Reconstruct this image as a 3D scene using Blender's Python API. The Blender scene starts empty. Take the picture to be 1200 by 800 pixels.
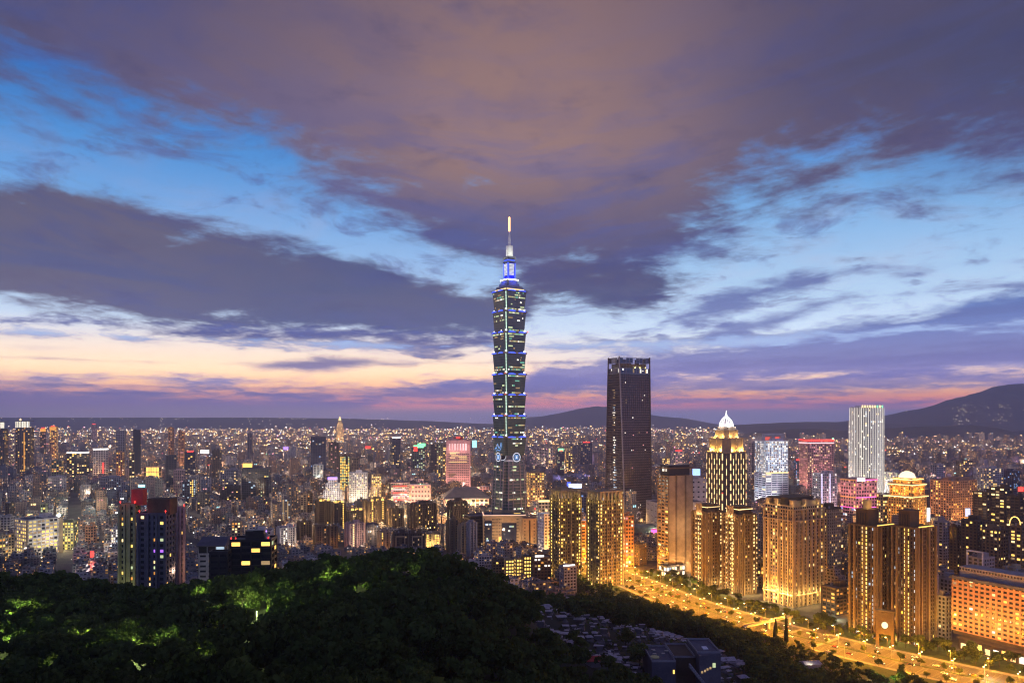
import bpy, math, random
import numpy as np
from mathutils import Vector, Matrix
from mathutils.noise import fractal, noise_vector

# ------------------------------------------------------------------ camera, world, sun, exposure
F, CZ, HY = 884.0, 195.0, 490.0            # focal length in photo pixels, eye height, horizon line
sc = bpy.context.scene
COL = sc.collection
R = math.radians

cam_d = bpy.data.cameras.new('camera')
cam = bpy.data.objects.new('camera', cam_d)
COL.objects.link(cam)
cam.location = (0, 0, CZ)
cam.rotation_euler = (R(90), 0, 0)
cam_d.sensor_width = 36
cam_d.lens = 36 * F / 1200
cam_d.shift_y = (HY - 400) / 1200
cam_d.clip_start = 1
cam_d.clip_end = 60000
sc.camera = cam

vs = sc.view_settings
vs.view_transform = 'Standard'
vs.look = 'None'
vs.gamma = 1
vs.exposure = 0
vs.use_curve_mapping = False
cy = sc.cycles
cy.use_denoising = True
cy.max_bounces = 6
cy.diffuse_bounces = 2
cy.glossy_bounces = 2
cy.transmission_bounces = 2
cy.transparent_max_bounces = 4
cy.volume_bounces = 4
cy.sample_clamp_indirect = 4
cy.sample_clamp_direct = 0
cy.use_light_tree = True
cy.filter_width = 1.15
cy.caustics_reflective = False
cy.caustics_refractive = False


def lin(r, g, b):
    f = lambda c: (c / 255) / 12.92 if c / 255 <= .04045 else ((c / 255 + .055) / 1.055) ** 2.4
    return (f(r), f(g), f(b), 1)


class NB:
    """small helper that writes shader nodes"""
    def __init__(s, nt):
        s.nt = nt

    def n(s, t, **k):
        x = s.nt.nodes.new(t)
        for a, b in k.items():
            setattr(x, a, b)
        return x

    def put(s, sock, v):
        if hasattr(v, 'is_linked') or isinstance(v, bpy.types.NodeSocket):
            s.nt.links.new(v, sock)
        else:
            sock.default_value = v

    def m(s, op, a, b=0.0, c=0.0, clamp=False):
        x = s.n('ShaderNodeMath', operation=op, use_clamp=clamp)
        for i, v in enumerate((a, b, c)):
            s.put(x.inputs[i], v)
        return x.outputs[0]

    def vec(s, a, b, c=0.0):
        x = s.n('ShaderNodeCombineXYZ')
        for i, v in enumerate((a, b, c)):
            s.put(x.inputs[i], v)
        return x.outputs[0]

    def noise(s, v, scale, detail=4, rough=.55, dist=0.0):
        x = s.n('ShaderNodeTexNoise')
        s.put(x.inputs['Vector'], v)
        x.inputs['Scale'].default_value = scale
        x.inputs['Detail'].default_value = detail
        x.inputs['Roughness'].default_value = rough
        x.inputs['Distortion'].default_value = dist
        return x.outputs['Fac']

    def ramp(s, f, pts, interp='LINEAR'):
        x = s.n('ShaderNodeValToRGB')
        s.put(x.inputs[0], f)
        cr = x.color_ramp
        cr.interpolation = interp
        while len(cr.elements) > 1:
            cr.elements.remove(cr.elements[-1])
        for i, (p, c) in enumerate(pts):
            e = cr.elements[0] if i == 0 else cr.elements.new(p)
            e.position = p
            e.color = c
        return x.outputs[0]

    def mix(s, f, a, b, blend='MIX'):
        x = s.n('ShaderNodeMix', data_type='RGBA', blend_type=blend)
        s.put(x.inputs[0], f)
        s.put(x.inputs[6], a)
        s.put(x.inputs[7], b)
        return x.outputs[2]

    def step(s, v, a, b, lo=0.0, hi=1.0):
        x = s.n('ShaderNodeMapRange', interpolation_type='SMOOTHSTEP')
        s.put(x.inputs[0], v)
        for i, q in enumerate((a, b, lo, hi)):
            s.put(x.inputs[i + 1], q)
        return x.outputs[0]

    def curve(s, v, pts):
        x = s.n('ShaderNodeFloatCurve')
        s.put(x.inputs[1], v)
        x.inputs[0].default_value = 1
        c = x.mapping.curves[0]
        pts = sorted(pts)
        if pts[0][0] > 0:
            pts = [(0.0, pts[0][1])] + pts
        if pts[-1][0] < 1:
            pts = pts + [(1.0, pts[-1][1])]
        c.points[0].location = pts[0]
        c.points[1].location = pts[-1]
        for p in pts[1:-1]:
            c.points.new(*p)
        for p in c.points:
            p.handle_type = 'AUTO_CLAMPED'
        x.mapping.update()
        return x.outputs[0]


SUN_EL, SUN_AZ = -1.5, 352.0               # the sun has just set behind the far plain, a little left of the tower
ELS = .7                                   # elevations are normalised by this many radians


def sky_pt(px, py):
    a = math.atan((px - 600) / F)
    e = math.atan((HY - py) / F * math.cos(a))
    return a / 2 + .5, max(0.0, min(1.0, e / ELS))


def build_world():
    w = bpy.data.worlds.new('World')
    sc.world = w
    w.use_nodes = True
    nt = w.node_tree
    nt.nodes.clear()
    b = NB(nt)
    tc = b.n('ShaderNodeTexCoord')
    sp = b.n('ShaderNodeSeparateXYZ')
    nt.links.new(tc.outputs['Generated'], sp.inputs[0])
    x, y, z = sp.outputs
    az0 = b.m('ARCTAN2', x, y)
    a = b.m('MULTIPLY_ADD', az0, .5, .5, clamp=True)
    el = b.m('DIVIDE', b.m('ARCSINE', z), ELS)
    elp = b.m('MAXIMUM', el, 0.0)
    den = b.m('ADD', b.m('MAXIMUM', z, 0.0), .13)
    q = b.vec(b.m('DIVIDE', x, den), b.m('DIVIDE', y, den), 0)
    big = b.noise(q, 1.1, 3, .5)
    fine = b.noise(q, 2.6, 9, .62, .35)
    rough = b.noise(q, 6.5, 8, .66, .2)
    streak = b.noise(b.vec(b.m('MULTIPLY', az0, 3.2), b.m('MULTIPLY', el, 26.0), 3.1), 1.0, 6, .6, .3)
    # long streaks, falling gently to the right on the left side and rising on the right
    tilt = b.m('MULTIPLY', b.m('SUBTRACT', a, .5), 1.0)
    vv = b.m('ADD', b.m('MULTIPLY', el, 1.0), b.m('MULTIPLY', b.m('ABSOLUTE', tilt), -.42))
    stk = b.noise(b.vec(b.m('MULTIPLY', az0, 3.4), b.m('MULTIPLY', vv, 15.0), 7.7), 1.0, 8, .62, .5)
    nn0 = b.m('MULTIPLY', b.m('SUBTRACT', stk, .5), 1.5)
    nn = b.m('MULTIPLY', b.m('SUBTRACT', b.m('ADD', b.m('MULTIPLY', fine, .6), b.m('MULTIPLY', rough, .4)), .5), 2.6)
    nn = b.m('ADD', nn, nn0)

    def C(py, c, px=600):
        return (sky_pt(px, py)[1], lin(*c))

    left = b.ramp(elp, [C(495, (138, 112, 152)), C(484, (150, 118, 152)), C(474, (222, 146, 150)), C(462, (246, 178, 152)), C(448, (252, 206, 162)),
                        C(430, (250, 222, 190)), C(408, (230, 218, 210)), C(385, (186, 204, 226)), C(340, (166, 198, 234)), C(260, (122, 172, 228)),
                        C(200, (90, 150, 216)), C(140, (66, 120, 192)), C(60, (60, 96, 170)), C(0, (54, 82, 148))])
    right = b.ramp(elp, [C(495, (112, 104, 160)), C(482, (128, 108, 160)), C(476, (215, 130, 146)), C(467, (255, 170, 140)), C(456, (255, 204, 160)),
                         C(443, (244, 208, 180)), C(420, (212, 212, 218)), C(390, (192, 212, 234)), C(340, (172, 204, 236)), C(270, (138, 186, 234)),
                         C(220, (108, 164, 224)), C(170, (80, 134, 210)), C(80, (64, 96, 165)), C(0, (54, 78, 140))])
    base = b.mix(b.step(a, .42, .66), left, right)
    ni = b.n('ShaderNodeTexSky', sky_type='NISHITA')
    ni.sun_disc = False
    ni.sun_elevation = R(SUN_EL)
    ni.sun_rotation = R(SUN_AZ)
    base = b.mix(.06, base, ni.outputs[0], 'ADD')
    # thin high veil that breaks the clear blue
    veil = b.m('MULTIPLY', b.step(fine, .42, .72), b.step(el, .06, .3, .0, .35))
    base = b.mix(veil, base, b.mix(b.step(el, .1, .6), lin(214, 216, 232), lin(120, 132, 190)))
    # pink and orange streaks low over the plain
    st = b.m('MULTIPLY', b.step(streak, .50, .68), b.m('MULTIPLY', b.step(el, .0, .02), b.step(el, .15, .075)))
    base = b.mix(b.m('MULTIPLY', st, .75), base, b.mix(b.step(el, .03, .1), lin(138, 112, 154), lin(146, 142, 180)))

    def layer(col, lo, hi, soft, gain, color, opac, grain=None, cut=.5):
        t = None
        if lo:
            t = b.m('DIVIDE', b.m('SUBTRACT', el, b.curve(a, [sky_pt(*p) for p in lo])), soft)
        if hi:
            t2 = b.m('DIVIDE', b.m('SUBTRACT', b.curve(a, [sky_pt(*p) for p in hi]), el), soft)
            t = t2 if t is None else b.m('MINIMUM', t, t2)
        t = b.m('MINIMUM', t, 1.6)
        t = b.m('MULTIPLY_ADD', grain if grain is not None else nn, gain, t)
        f = b.m('MULTIPLY', b.step(t, -cut, cut + .25), opac)
        return b.mix(f, col, color)

    wsp = b.m('MULTIPLY', b.step(b.noise(q, 3.2, 8, .7, .6), .5, .68), b.m('MULTIPLY', b.step(el, .14, .22), b.step(el, .62, .45)))
    base = b.mix(b.m('MULTIPLY', wsp, .62), base, lin(92, 96, 150))
    hz = b.mix(b.step(rough, .3, .7), lin(98, 92, 140), lin(122, 112, 152))
    # upper mass
    k = b.step(big, .3, .72)
    cenr = b.curve(a, [(sky_pt(0, 200)[0], .1), (sky_pt(250, 200)[0], .32), (sky_pt(450, 200)[0], .7), (sky_pt(600, 200)[0], 1), (sky_pt(720, 200)[0], .8),
                       (sky_pt(900, 200)[0], .3), (sky_pt(1050, 200)[0], .12), (sky_pt(1200, 200)[0], .08), (.1, .05), (.95, .05)])
    elr = b.m('MULTIPLY', b.step(el, .3, .5), b.step(el, .95, .5, .35, 1.0))
    glow = b.m('MULTIPLY', cenr, elr)
    upc = b.mix(glow, b.mix(k, lin(76, 78, 112), lin(100, 86, 102)), lin(156, 126, 118))
    upc = b.mix(b.m('MULTIPLY', b.step(el, .42, .2), .8), upc, lin(84, 84, 128))
    upc = b.mix(b.m('MULTIPLY', b.m('MULTIPLY', b.step(a, .6, .74), b.step(el, .3, .5)), .8), upc, b.mix(k, lin(72, 72, 98), lin(102, 86, 92)))
    upc = b.mix(b.m('MULTIPLY', b.step(fine, .46, .68), .34), upc, lin(66, 76, 128))
    upc = b.mix(b.m('MULTIPLY', b.step(stk, .46, .66), b.m('MULTIPLY', b.step(el, .75, .35), .5)), upc, lin(84, 96, 156))
    upc = b.mix(b.m('MULTIPLY', b.step(rough, .52, .7), .22), upc, lin(58, 60, 100))
    col = layer(base, [(-200, 130), (0, 100), (60, 112), (120, 128), (200, 146), (300, 172), (380, 206), (450, 250), (510, 296), (560, 322), (600, 338),
                       (650, 356), (720, 358), (770, 350), (810, 322), (850, 276), (890, 244), (940, 232), (1000, 206), (1100, 208), (1150, 196), (1200, 190), (1400, 180)],
                None, .13, 1.9, upc, .96)
    # blue holes in the upper mass, far left
    hole = b.m('MULTIPLY', b.step(a, .30, .2), b.m('MULTIPLY', b.step(el, .45, .58), b.step(fine, .42, .66)))
    col = b.mix(b.m('MULTIPLY', hole, .55), col, lin(66, 92, 160))
    hole2 = b.m('MULTIPLY', b.step(a, .70, .8), b.m('MULTIPLY', b.step(el, .3, .45), b.step(big, .4, .6)))
    col = b.mix(b.m('MULTIPLY', hole2, .5), col, lin(72, 80, 132))
    # left mass
    lc = b.mix(b.m('MULTIPLY', b.step(big, .3, .7), b.step(el, .12, .34)), lin(70, 78, 116), lin(98, 90, 108))
    lc = b.mix(b.m('MULTIPLY', b.step(a, .36, .2), .55), lc, lin(104, 94, 108))
    lc = b.mix(b.m('MULTIPLY', b.step(fine, .48, .7), .5), lc, lin(74, 80, 128))
    lc = b.mix(b.m('MULTIPLY', b.step(stk, .46, .64), .55), lc, lin(66, 78, 130))
    col = layer(col, [(-200, 360), (0, 366), (100, 374), (170, 392), (240, 396), (320, 398), (400, 396), (480, 406), (560, 408), (600, 395), (660, 360), (720, 372), (790, 340), (830, 300)],
                [(-200, 200), (0, 205), (70, 206), (120, 222), (200, 252), (280, 270), (350, 284), (420, 300), (470, 318), (540, 330), (600, 330), (700, 300), (760, 300), (800, 330), (850, 330)],
                .036, 2.0, lc, .95)
    # dark streaks under it
    sc1 = lin(70, 78, 128)
    col = layer(col, [(80, 378), (200, 398), (300, 404), (420, 402), (520, 418), (570, 410), (600, 400)], [(80, 374), (200, 378), (300, 384), (420, 380), (520, 392), (570, 386), (600, 398)], .02, 1.5, sc1, .9)
    col = layer(col, [(270, 426), (300, 433), (380, 436), (440, 430), (480, 428), (500, 424)], [(270, 427), (300, 426), (360, 418), (420, 417), (460, 424), (500, 425)], .012, 1.0, lin(92, 92, 140), .9, cut=.6)
    # wisps right of the dark tower
    col = layer(col, [(740, 392), (790, 382), (840, 376), (900, 352), (960, 336), (985, 322)], [(740, 388), (790, 364), (840, 342), (900, 328), (960, 316), (985, 320)], .025, 1.7, lin(92, 104, 160), .85)
    col = layer(col, [(800, 410), (860, 398), (920, 380), (960, 362), (1000, 350)], [(800, 400), (860, 376), (920, 366), (960, 352), (1000, 346)], .022, 1.7, lin(88, 100, 158), .8)
    # the long bank on the right
    rc = b.mix(b.step(el, .06, .2), lin(122, 122, 168), lin(88, 112, 170))
    rc = b.mix(b.m('MULTIPLY', b.step(streak, .45, .65), .45), rc, lin(80, 86, 140))
    col = layer(col, [(600, 452), (640, 456), (700, 462), (780, 450), (900, 447), (1000, 445), (1100, 444), (1200, 442), (1400, 440)],
                [(600, 448), (640, 428), (700, 420), (780, 414), (860, 402), (930, 392), (1000, 374), (1080, 362), (1150, 346), (1200, 336), (1400, 318)], .022, 1.6, rc, .93)
    # bright tear in the bank
    tear = layer(col, [(840, 404), (900, 402), (960, 396), (1040, 392), (1200, 384)], [(840, 400), (900, 396), (960, 390), (1040, 384), (1200, 374)], .012, 3.4, lin(168, 190, 226), .8, cut=.7)
    col = tear
    # low slate bands
    col = layer(col, [(-100, 490), (0, 489), (120, 487), (260, 488), (380, 486), (430, 478), (470, 470)], [(-100, 452), (0, 454), (100, 456), (200, 458), (260, 464), (380, 464), (430, 470), (470, 468)], .02, 1.0, lin(106, 108, 156), .85)
    col = layer(col, [(-100, 452), (0, 453), (60, 455), (130, 453)], [(-100, 445), (0, 445), (60, 446), (130, 451)], .01, 1.0, lin(104, 104, 148), .9)
    col = layer(col, [(380, 466), (430, 468), (500, 466), (560, 464), (620, 462), (680, 462)], [(380, 462), (430, 456), (500, 450), (560, 444), (620, 438), (680, 440)], .018, 1.4, lin(104, 106, 158), .85)
    col = layer(col, [(760, 474), (830, 472), (900, 474), (1000, 478), (1060, 478), (1110, 472)], [(760, 471), (830, 466), (900, 469), (1000, 471), (1060, 468), (1110, 466)], .012, 1.2, lin(112, 106, 158), .85)
    col = layer(col, [(1050, 462), (1120, 456), (1200, 452)], [(1050, 460), (1120, 450), (1200, 446)], .012, 1.2, lin(108, 104, 158), .85)
    col = b.mix(b.step(el, .03, .0), col, b.mix(b.step(a, .35, .6), lin(132, 118, 160), lin(110, 110, 166)))
    col = b.mix(b.step(el, .0, -.1), col, lin(70, 60, 84))
    # above the haze the low sky is brighter than it looks from inside
    boost = b.curve(b.m('MULTIPLY', elp, 1.0), [(0, .80), (.02, .90), (.04, 1.0), (.075, .95), (.11, .74), (.16, .64), (.25, .5), (.5, .42), (1, .41)])
    hsv = b.n('ShaderNodeHueSaturation')
    b.put(hsv.inputs['Saturation'], b.m('ADD', b.m('ADD', 1.08, b.step(el, .2, .09, 0.0, .02)), b.step(el, .03, .008, 0.0, -.25)))
    b.put(hsv.inputs['Color'], col)
    b.put(hsv.inputs['Value'], b.m('MULTIPLY', b.m('MULTIPLY', boost, 2.42), b.step(y, .12, -.35, 1.0, BACK_FILL)))
    col = hsv.outputs[0]
    col = b.mix(b.step(y, .1, -.3), col, b.mix(1.0, col, (.86, .94, 1.16, 1), 'MULTIPLY'))  # bluer tint added to the unseen sky behind the camera, for fill and haze
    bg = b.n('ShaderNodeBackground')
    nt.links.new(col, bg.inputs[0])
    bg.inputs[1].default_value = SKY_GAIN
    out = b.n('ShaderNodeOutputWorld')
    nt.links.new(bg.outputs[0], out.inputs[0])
    w.cycles.sampling_method = 'MANUAL'
    w.cycles.sample_map_resolution = 512


SKY_GAIN = 1.0
BACK_FILL = 1.7                                # gain on the unseen sky behind the camera, added to fill facades facing it
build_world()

sun_d = bpy.data.lights.new('sun', 'SUN')
sun_d.energy = .05                         # afterglow only
sun_d.angle = R(12)
sun_d.color = (1, .72, .55)
sun = bpy.data.objects.new('sun', sun_d)
COL.objects.link(sun)
sun.rotation_euler = (R(90 - 3), 0, R(180 - 8))

# ------------------------------------------------------------------ helpers: materials
def new_mat(name):
    m = bpy.data.materials.new(name)
    m.use_nodes = True
    nt = m.node_tree
    nt.nodes.clear()
    b = NB(nt)
    out = b.n('ShaderNodeOutputMaterial')
    m.cycles.emission_sampling = 'NONE'
    return m, b, out


def principled(b, out, col, rough=.7, metal=0.0, spec=.4):
    p = b.n('ShaderNodeBsdfPrincipled')
    b.put(p.inputs['Base Color'], col)
    b.put(p.inputs['Roughness'], rough)
    b.put(p.inputs['Metallic'], metal)
    p.inputs['Specular IOR Level'].default_value = spec
    b.nt.links.new(p.outputs[0], out.inputs[0])
    return p


def surf(name, c, rough=.8, metal=0.0, var=.25, scale=.15, spec=.3, fine=1.2):
    """plain building material, weathered by two sizes of noise"""
    m, b, out = new_mat(name)
    tc = b.n('ShaderNodeTexCoord').outputs['Object']
    n1 = b.noise(tc, scale, 5, .6)
    n2 = b.noise(tc, fine, 3, .6)
    f = b.m('ADD', b.m('MULTIPLY', n1, .7), b.m('MULTIPLY', n2, .3))
    c = (c[0], c[1], c[2], 1)
    dk = tuple(x * (1 - var) for x in c[:3]) + (1,)
    lt = tuple(min(1, x * (1 + var)) for x in c[:3]) + (1,)
    principled(b, out, b.mix(b.step(f, .3, .7), dk, lt), rough, metal, spec)
    return m


def glow(name, c, k, var=.5, sample=False):
    """something that gives off light: a lamp, a lit window, a sign"""
    m, b, out = new_mat(name)
    g = b.n('ShaderNodeNewGeometry')
    tc = b.n('ShaderNodeTexCoord').outputs['Object']
    r = b.n('ShaderNodeObjectInfo').outputs['Random']
    n = b.noise(tc, 1.3, 2, .5)
    n = b.m('MULTIPLY_ADD', n, var, 1 - var * .5)
    n = b.m('MULTIPLY', n, b.m('MULTIPLY_ADD', r, var, 1 - var * .5))
    e = b.n('ShaderNodeEmission')
    e.inputs[0].default_value = (c[0], c[1], c[2], 1)
    b.put(e.inputs[1], b.m('MULTIPLY', n, k))
    b.nt.links.new(e.outputs[0], out.inputs[0])
    if sample:
        m.cycles.emission_sampling = 'AUTO'
    return m


M = {}
M['brown'] = surf('brown_tile', (.145, .105, .06))
M['darkbrown'] = surf('dark_brown_stone', (.075, .054, .036))
M['tan'] = surf('tan_stone', (.34, .26, .155))
M['gold'] = surf('golden_stone', (.46, .26, .08))
M['pale'] = surf('pale_concrete', (.46, .43, .41))
M['grey'] = surf('grey_concrete', (.27, .26, .27))
M['dark'] = surf('dark_panel', (.055, .05, .055), .5)
M['black'] = surf('black_panel', (.02, .018, .022), .4)
M['white'] = surf('white_panel', (.72, .70, .69))
M['pink'] = surf('pink_granite', (.46, .30, .27))
M['orange'] = surf('orange_tile', (.42, .22, .12))
M['umber'] = surf('umber_tile', (.15, .115, .06))
M['olive'] = surf('olive_tile', (.26, .27, .15))
M['slate'] = surf('slate_tile', (.09, .09, .115))
M['red'] = surf('red_paint', (.42, .06, .05))
M['roofing'] = surf('roof_felt', (.12, .115, .12))
M['metal'] = surf('painted_steel', (.3, .3, .32), .4, .6)
M['glass'] = surf('dark_window_glass', (.02, .022, .028), .12, 0, .3, .08, .6)
M['bglass'] = surf('blue_window_glass', (.02, .028, .06), .1, 0, .3, .08, .7)
M['gglass'] = surf('green_window_glass', (.022, .04, .036), .12, 0, .3, .08, .6)
M['tglass'] = surf('teal_tower_glass', (.08, .125, .11), .16, 0, .35, .05, .6)
M['teal'] = surf('teal_spandrel', (.1, .14, .125), .5)
M['asphalt'] = surf('asphalt', (.055, .053, .052), .85, 0, .3, .05)
M['paving'] = surf('paving', (.2, .19, .18), .85, 0, .25, .08)
M['roadpaint'] = surf('worn_road_paint', (.34, .33, .3), .7)
M['paint'] = surf('road_paint', (.75, .73, .68), .6, 0, .15)
M['soil'] = surf('forest_soil', (.022, .024, .014), .95, 0, .5, .06)
M['lawn'] = surf('verge_grass', (.04, .065, .02), .95, 0, .4, .12)
M['bark'] = surf('bark', (.06, .045, .032), .95, 0, .35, .8)
M['tombstone'] = surf('tomb_granite', (.11, .10, .105), .7, 0, .3, .3)
M['tombroof'] = surf('tomb_roof_slab', (.4, .35, .36), .7, 0, .35, .3)
W = {
    'yel': glow('lit_window_yellow', (1, .60, .13), 1.9), 'wrm': glow('lit_window_warm', (1, .70, .3), 1.9), 'wht': glow('lit_window_white', (1, .93, .78), 1.7),
    'org': glow('lit_window_orange', (1, .42, .08), 1.0), 'col': glow('lit_window_cool', (.62, .82, 1), .8), 'grn': glow('lit_window_greenish', (.85, 1, .55), .8),
    'dim': glow('lit_window_dim', (1, .66, .33), .42), 'pur': glow('lit_window_purple', (.42, .14, 1), 1.4), 'blu': glow('lit_window_blue', (.25, .5, 1), .8),
    'sch': glow('lit_classroom', (1, .74, .26), .95), 'teal': glow('lit_window_teal', (.3, .95, .7), .5), 'ring': glow('white_ring_light', (.86, .88, 1), .95, .3), 'pnk': glow('lit_window_pink', (1, .45, .45), .9),
}
L = {
    'white': glow('white_light', (1, .95, .9), 2.6), 'warm': glow('warm_light', (1, .66, .26), 2.6), 'gold': glow('gold_light', (1, .6, .14), 2.2), 'blue': glow('blue_light', (.07, .13, 1), 1.7, .3),
    'red': glow('red_light', (1, .05, .04), 2.6), 'green': glow('green_light', (.25, 1, .45), 1.8), 'pale': glow('pale_green_light', (.72, 1, .82), 1.7, .5), 'cyan': glow('cyan_light', (.4, .9, 1), 2),
    'magenta': glow('magenta_light', (1, .12, .5), 2), 'orange': glow('orange_light', (1, .40, .15), 5, .2), 'lamp': glow('lamp_head', (1, .58, .2), 14, .3), 'lampw': glow('lamp_head_white', (1, .95, .85), 12, .3),
    'pinkl': glow('pink_light', (1, .5, .5), 1.6), 'violet': glow('violet_light', (.42, .25, 1), 2.4), 'head': glow('headlight', (1, .93, .8), 9), 'tail': glow('taillight', (1, .04, .02), 5),
}


# ------------------------------------------------------------------ helpers: meshes and objects
class MB:
    def __init__(s):
        s.v, s.f, s.mi, s.uv = [], [], [], []

    def poly(s, pts, m=0, uv=None):
        i = len(s.v)
        s.v.extend(pts)
        s.f.append(list(range(i, i + len(pts))))
        s.mi.append(m)
        s.uv.extend(uv if uv else [(0, 0)] * len(pts))

    def box(s, x0, x1, y0, y1, z0, z1, m=0, mt=None, bottom=True):
        s.prism([(x0, y0), (x1, y0), (x1, y1), (x0, y1)], z0, z1, m, mt, bottom=bottom)

    def prism(s, p, z0, z1, m=0, mt=None, p2=None, top=True, bottom=False):
        p2 = p2 or p
        n = len(p)
        u = 0.0
        for i in range(n):
            j = (i + 1) % n
            l = math.hypot(p[j][0] - p[i][0], p[j][1] - p[i][1])
            s.poly([(*p[i], z0), (*p[j], z0), (*p2[j], z1), (*p2[i], z1)], m, [(u, z0), (u + l, z0), (u + l, z1), (u, z1)])
            u += l
        if top:
            s.poly([(*q, z1) for q in p2], m if mt is None else mt)
        if bottom:
            s.poly([(*q, z0) for q in reversed(p)], m if mt is None else mt)

    def lathe(s, prof, n=16, m=0, c=(0, 0), cap=True, a0=0.0):
        for (r0, z0), (r1, z1) in zip(prof, prof[1:]):
            for i in range(n):
                a, b_ = a0 + 2 * math.pi * i / n, a0 + 2 * math.pi * (i + 1) / n
                s.poly([(c[0] + r0 * math.cos(a), c[1] + r0 * math.sin(a), z0), (c[0] + r0 * math.cos(b_), c[1] + r0 * math.sin(b_), z0),
                        (c[0] + r1 * math.cos(b_), c[1] + r1 * math.sin(b_), z1), (c[0] + r1 * math.cos(a), c[1] + r1 * math.sin(a), z1)], m)
        if cap:
            r, z = prof[-1]
            s.poly([(c[0] + r * math.cos(a0 + 2 * math.pi * i / n), c[1] + r * math.sin(a0 + 2 * math.pi * i / n), z) for i in range(n)], m)

    def tube(s, a, b_, r, n=5, m=0, r2=None):
        a, b_ = Vector(a), Vector(b_)
        d = (b_ - a).normalized()
        u = d.orthogonal().normalized()
        w = d.cross(u)
        r2 = r if r2 is None else r2
        A = [a + (u * math.cos(t) + w * math.sin(t)) * r for t in [2 * math.pi * i / n for i in range(n)]]
        B = [b_ + (u * math.cos(t) + w * math.sin(t)) * r2 for t in [2 * math.pi * i / n for i in range(n)]]
        for i in range(n):
            j = (i + 1) % n
            s.poly([tuple(A[i]), tuple(A[j]), tuple(B[j]), tuple(B[i])], m)
        s.poly([tuple(p) for p in B], m)
        s.poly([tuple(p) for p in reversed(A)], m)

    def mesh(s, name, mats):
        me = bpy.data.meshes.new(name)
        me.from_pydata(s.v, [], s.f)
        for m in (mats if isinstance(mats, (list, tuple)) else [mats]):
            me.materials.append(m)
        me.polygons.foreach_set('material_index', s.mi)
        ul = me.uv_layers.new(name='UVMap')
        ul.data.foreach_set('uv', np.array(s.uv, dtype=np.float32).ravel())
        me.update()
        return me

    def build(s, name, mats, parent=None, kind=None, label=None):
        if not s.f:
            return None
        return link(name, s.mesh(name, mats), parent, kind, label)


def link(name, me, parent=None, kind=None, label=None):
    o = bpy.data.objects.new(name, me)
    COL.objects.link(o)
    if parent is not None:
        o.parent = parent
    if kind:
        o['kind'] = kind
    if label:
        o['label'] = label
    return o


def tag(o, label, cat, group=None):
    o['label'], o['category'] = label, cat
    if group:
        o['group'] = group
    return o


def thing(name, label, cat, loc=(0, 0, 0), rz=0.0, group=None):
    o = bpy.data.objects.new(name, None)
    o.empty_display_size = 1
    COL.objects.link(o)
    o.location = loc
    o.rotation_euler = (0, 0, rz)
    return tag(o, label, cat, group)


def copy_tree(o, parent=None):
    c = o.copy()
    COL.objects.link(c)
    c.parent = parent
    for ch in [x for x in KIDS(o)]:
        copy_tree(ch, c)
    return c


def KIDS(o):
    return [x for x in COL.objects if x.parent == o]


def lamp(loc, power, color, r=1.0, parent=None, spot=None, aim=None):
    d = bpy.data.lights.new('lamp_light', 'SPOT' if spot else 'POINT')
    d.energy = power
    d.color = color
    d.shadow_soft_size = r
    if spot:
        d.spot_size = R(spot)
        d.spot_blend = .7
    o = bpy.data.objects.new('lamp_light', d)
    COL.objects.link(o)
    o.location = loc
    if aim is not None:
        o.rotation_euler = Vector(aim).to_track_quat('-Z', 'Y').to_euler()
    if parent is not None:
        o.parent = parent
    return o


SODIUM = (1, .37, .02)
WARMW = (1, .70, .36)
COOLW = (.8, .9, 1)


def PX(px, D): return (px - 600) / F * D
def PZ(py, D): return CZ - (py - HY) / F * D
def DG(py, z=0.0): return (CZ - z) * F / (py - HY)


# ------------------------------------------------------------------ terrain: the wooded hill in front
CTRL = []                                   # (x, y, z)


def ct(px, py, D, drop=0.0):
    CTRL.append((PX(px, D), D, PZ(py, D) - drop))


for p in [(-150, 830, 150), (0, 830, 150), (150, 830, 150), (300, 830, 150), (450, 830, 150), (600, 830, 155), (690, 850, 225),
          (-100, 745, 220), (60, 745, 220), (200, 745, 220), (330, 745, 220), (450, 730, 235), (560, 738, 240), (640, 786, 270),
          (-150, 668, 310), (0, 668, 310), (75, 674, 310), (140, 688, 320), (215, 690, 330), (250, 678, 330), (300, 678, 330), (380, 652, 330), (440, 650, 335), (500, 643, 340), (560, 664, 345), (610, 690, 360), (650, 708, 390),
          (650, 696, 560), (700, 704, 480), (760, 714, 540), (820, 727, 560), (870, 748, 560), (920, 768, 560), (980, 790, 550), (700, 694, 700), (745, 702, 720), (800, 714, 690), (850, 727, 650)]:
    ct(*p, drop=11)
for p in [(640, 714, 430), (700, 730, 430), (760, 745, 440), (820, 765, 440), (720, 770, 370), (660, 752, 370), (850, 795, 420), (780, 840, 310), (900, 840, 390), (1010, 840, 470)]:
    ct(*p)
for x, y, z in [(0, 60, 150), (0, 0, 182), (-250, 40, 150), (250, 60, 120), (-500, 150, 120), (-500, 300, 110), (-420, 420, 70), (-180, 450, 62), (-60, 450, 68), (20, 455, 72), (80, 520, 50),
                (-460, 600, 3), (-300, 600, 4), (-150, 600, 5), (0, 600, 10), (60, 640, 10), (60, 720, 3), (-400, 720, -3), (-200, 720, -3), (0, 740, -3), (-600, 500, 10), (-650, 250, 80),
                (137, 862, -1), (190, 770, -1), (233, 696, -1), (284, 608, -1), (320, 545, -2), (345, 490, -2), (380, 420, -2), (420, 300, 10), (400, 150, 40),
                (100, 850, -3), (40, 820, -3), (420, 480, -4), (500, 350, -4), (-600, 760, -5), (300, 760, -5), (300, 900, -6), (-300, 900, -6), (600, 600, -8), (600, 200, 0)]:
    CTRL.append((x, y, z))
_P = np.array(CTRL)
_Pxy = _P[:, :2] / 100


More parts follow.
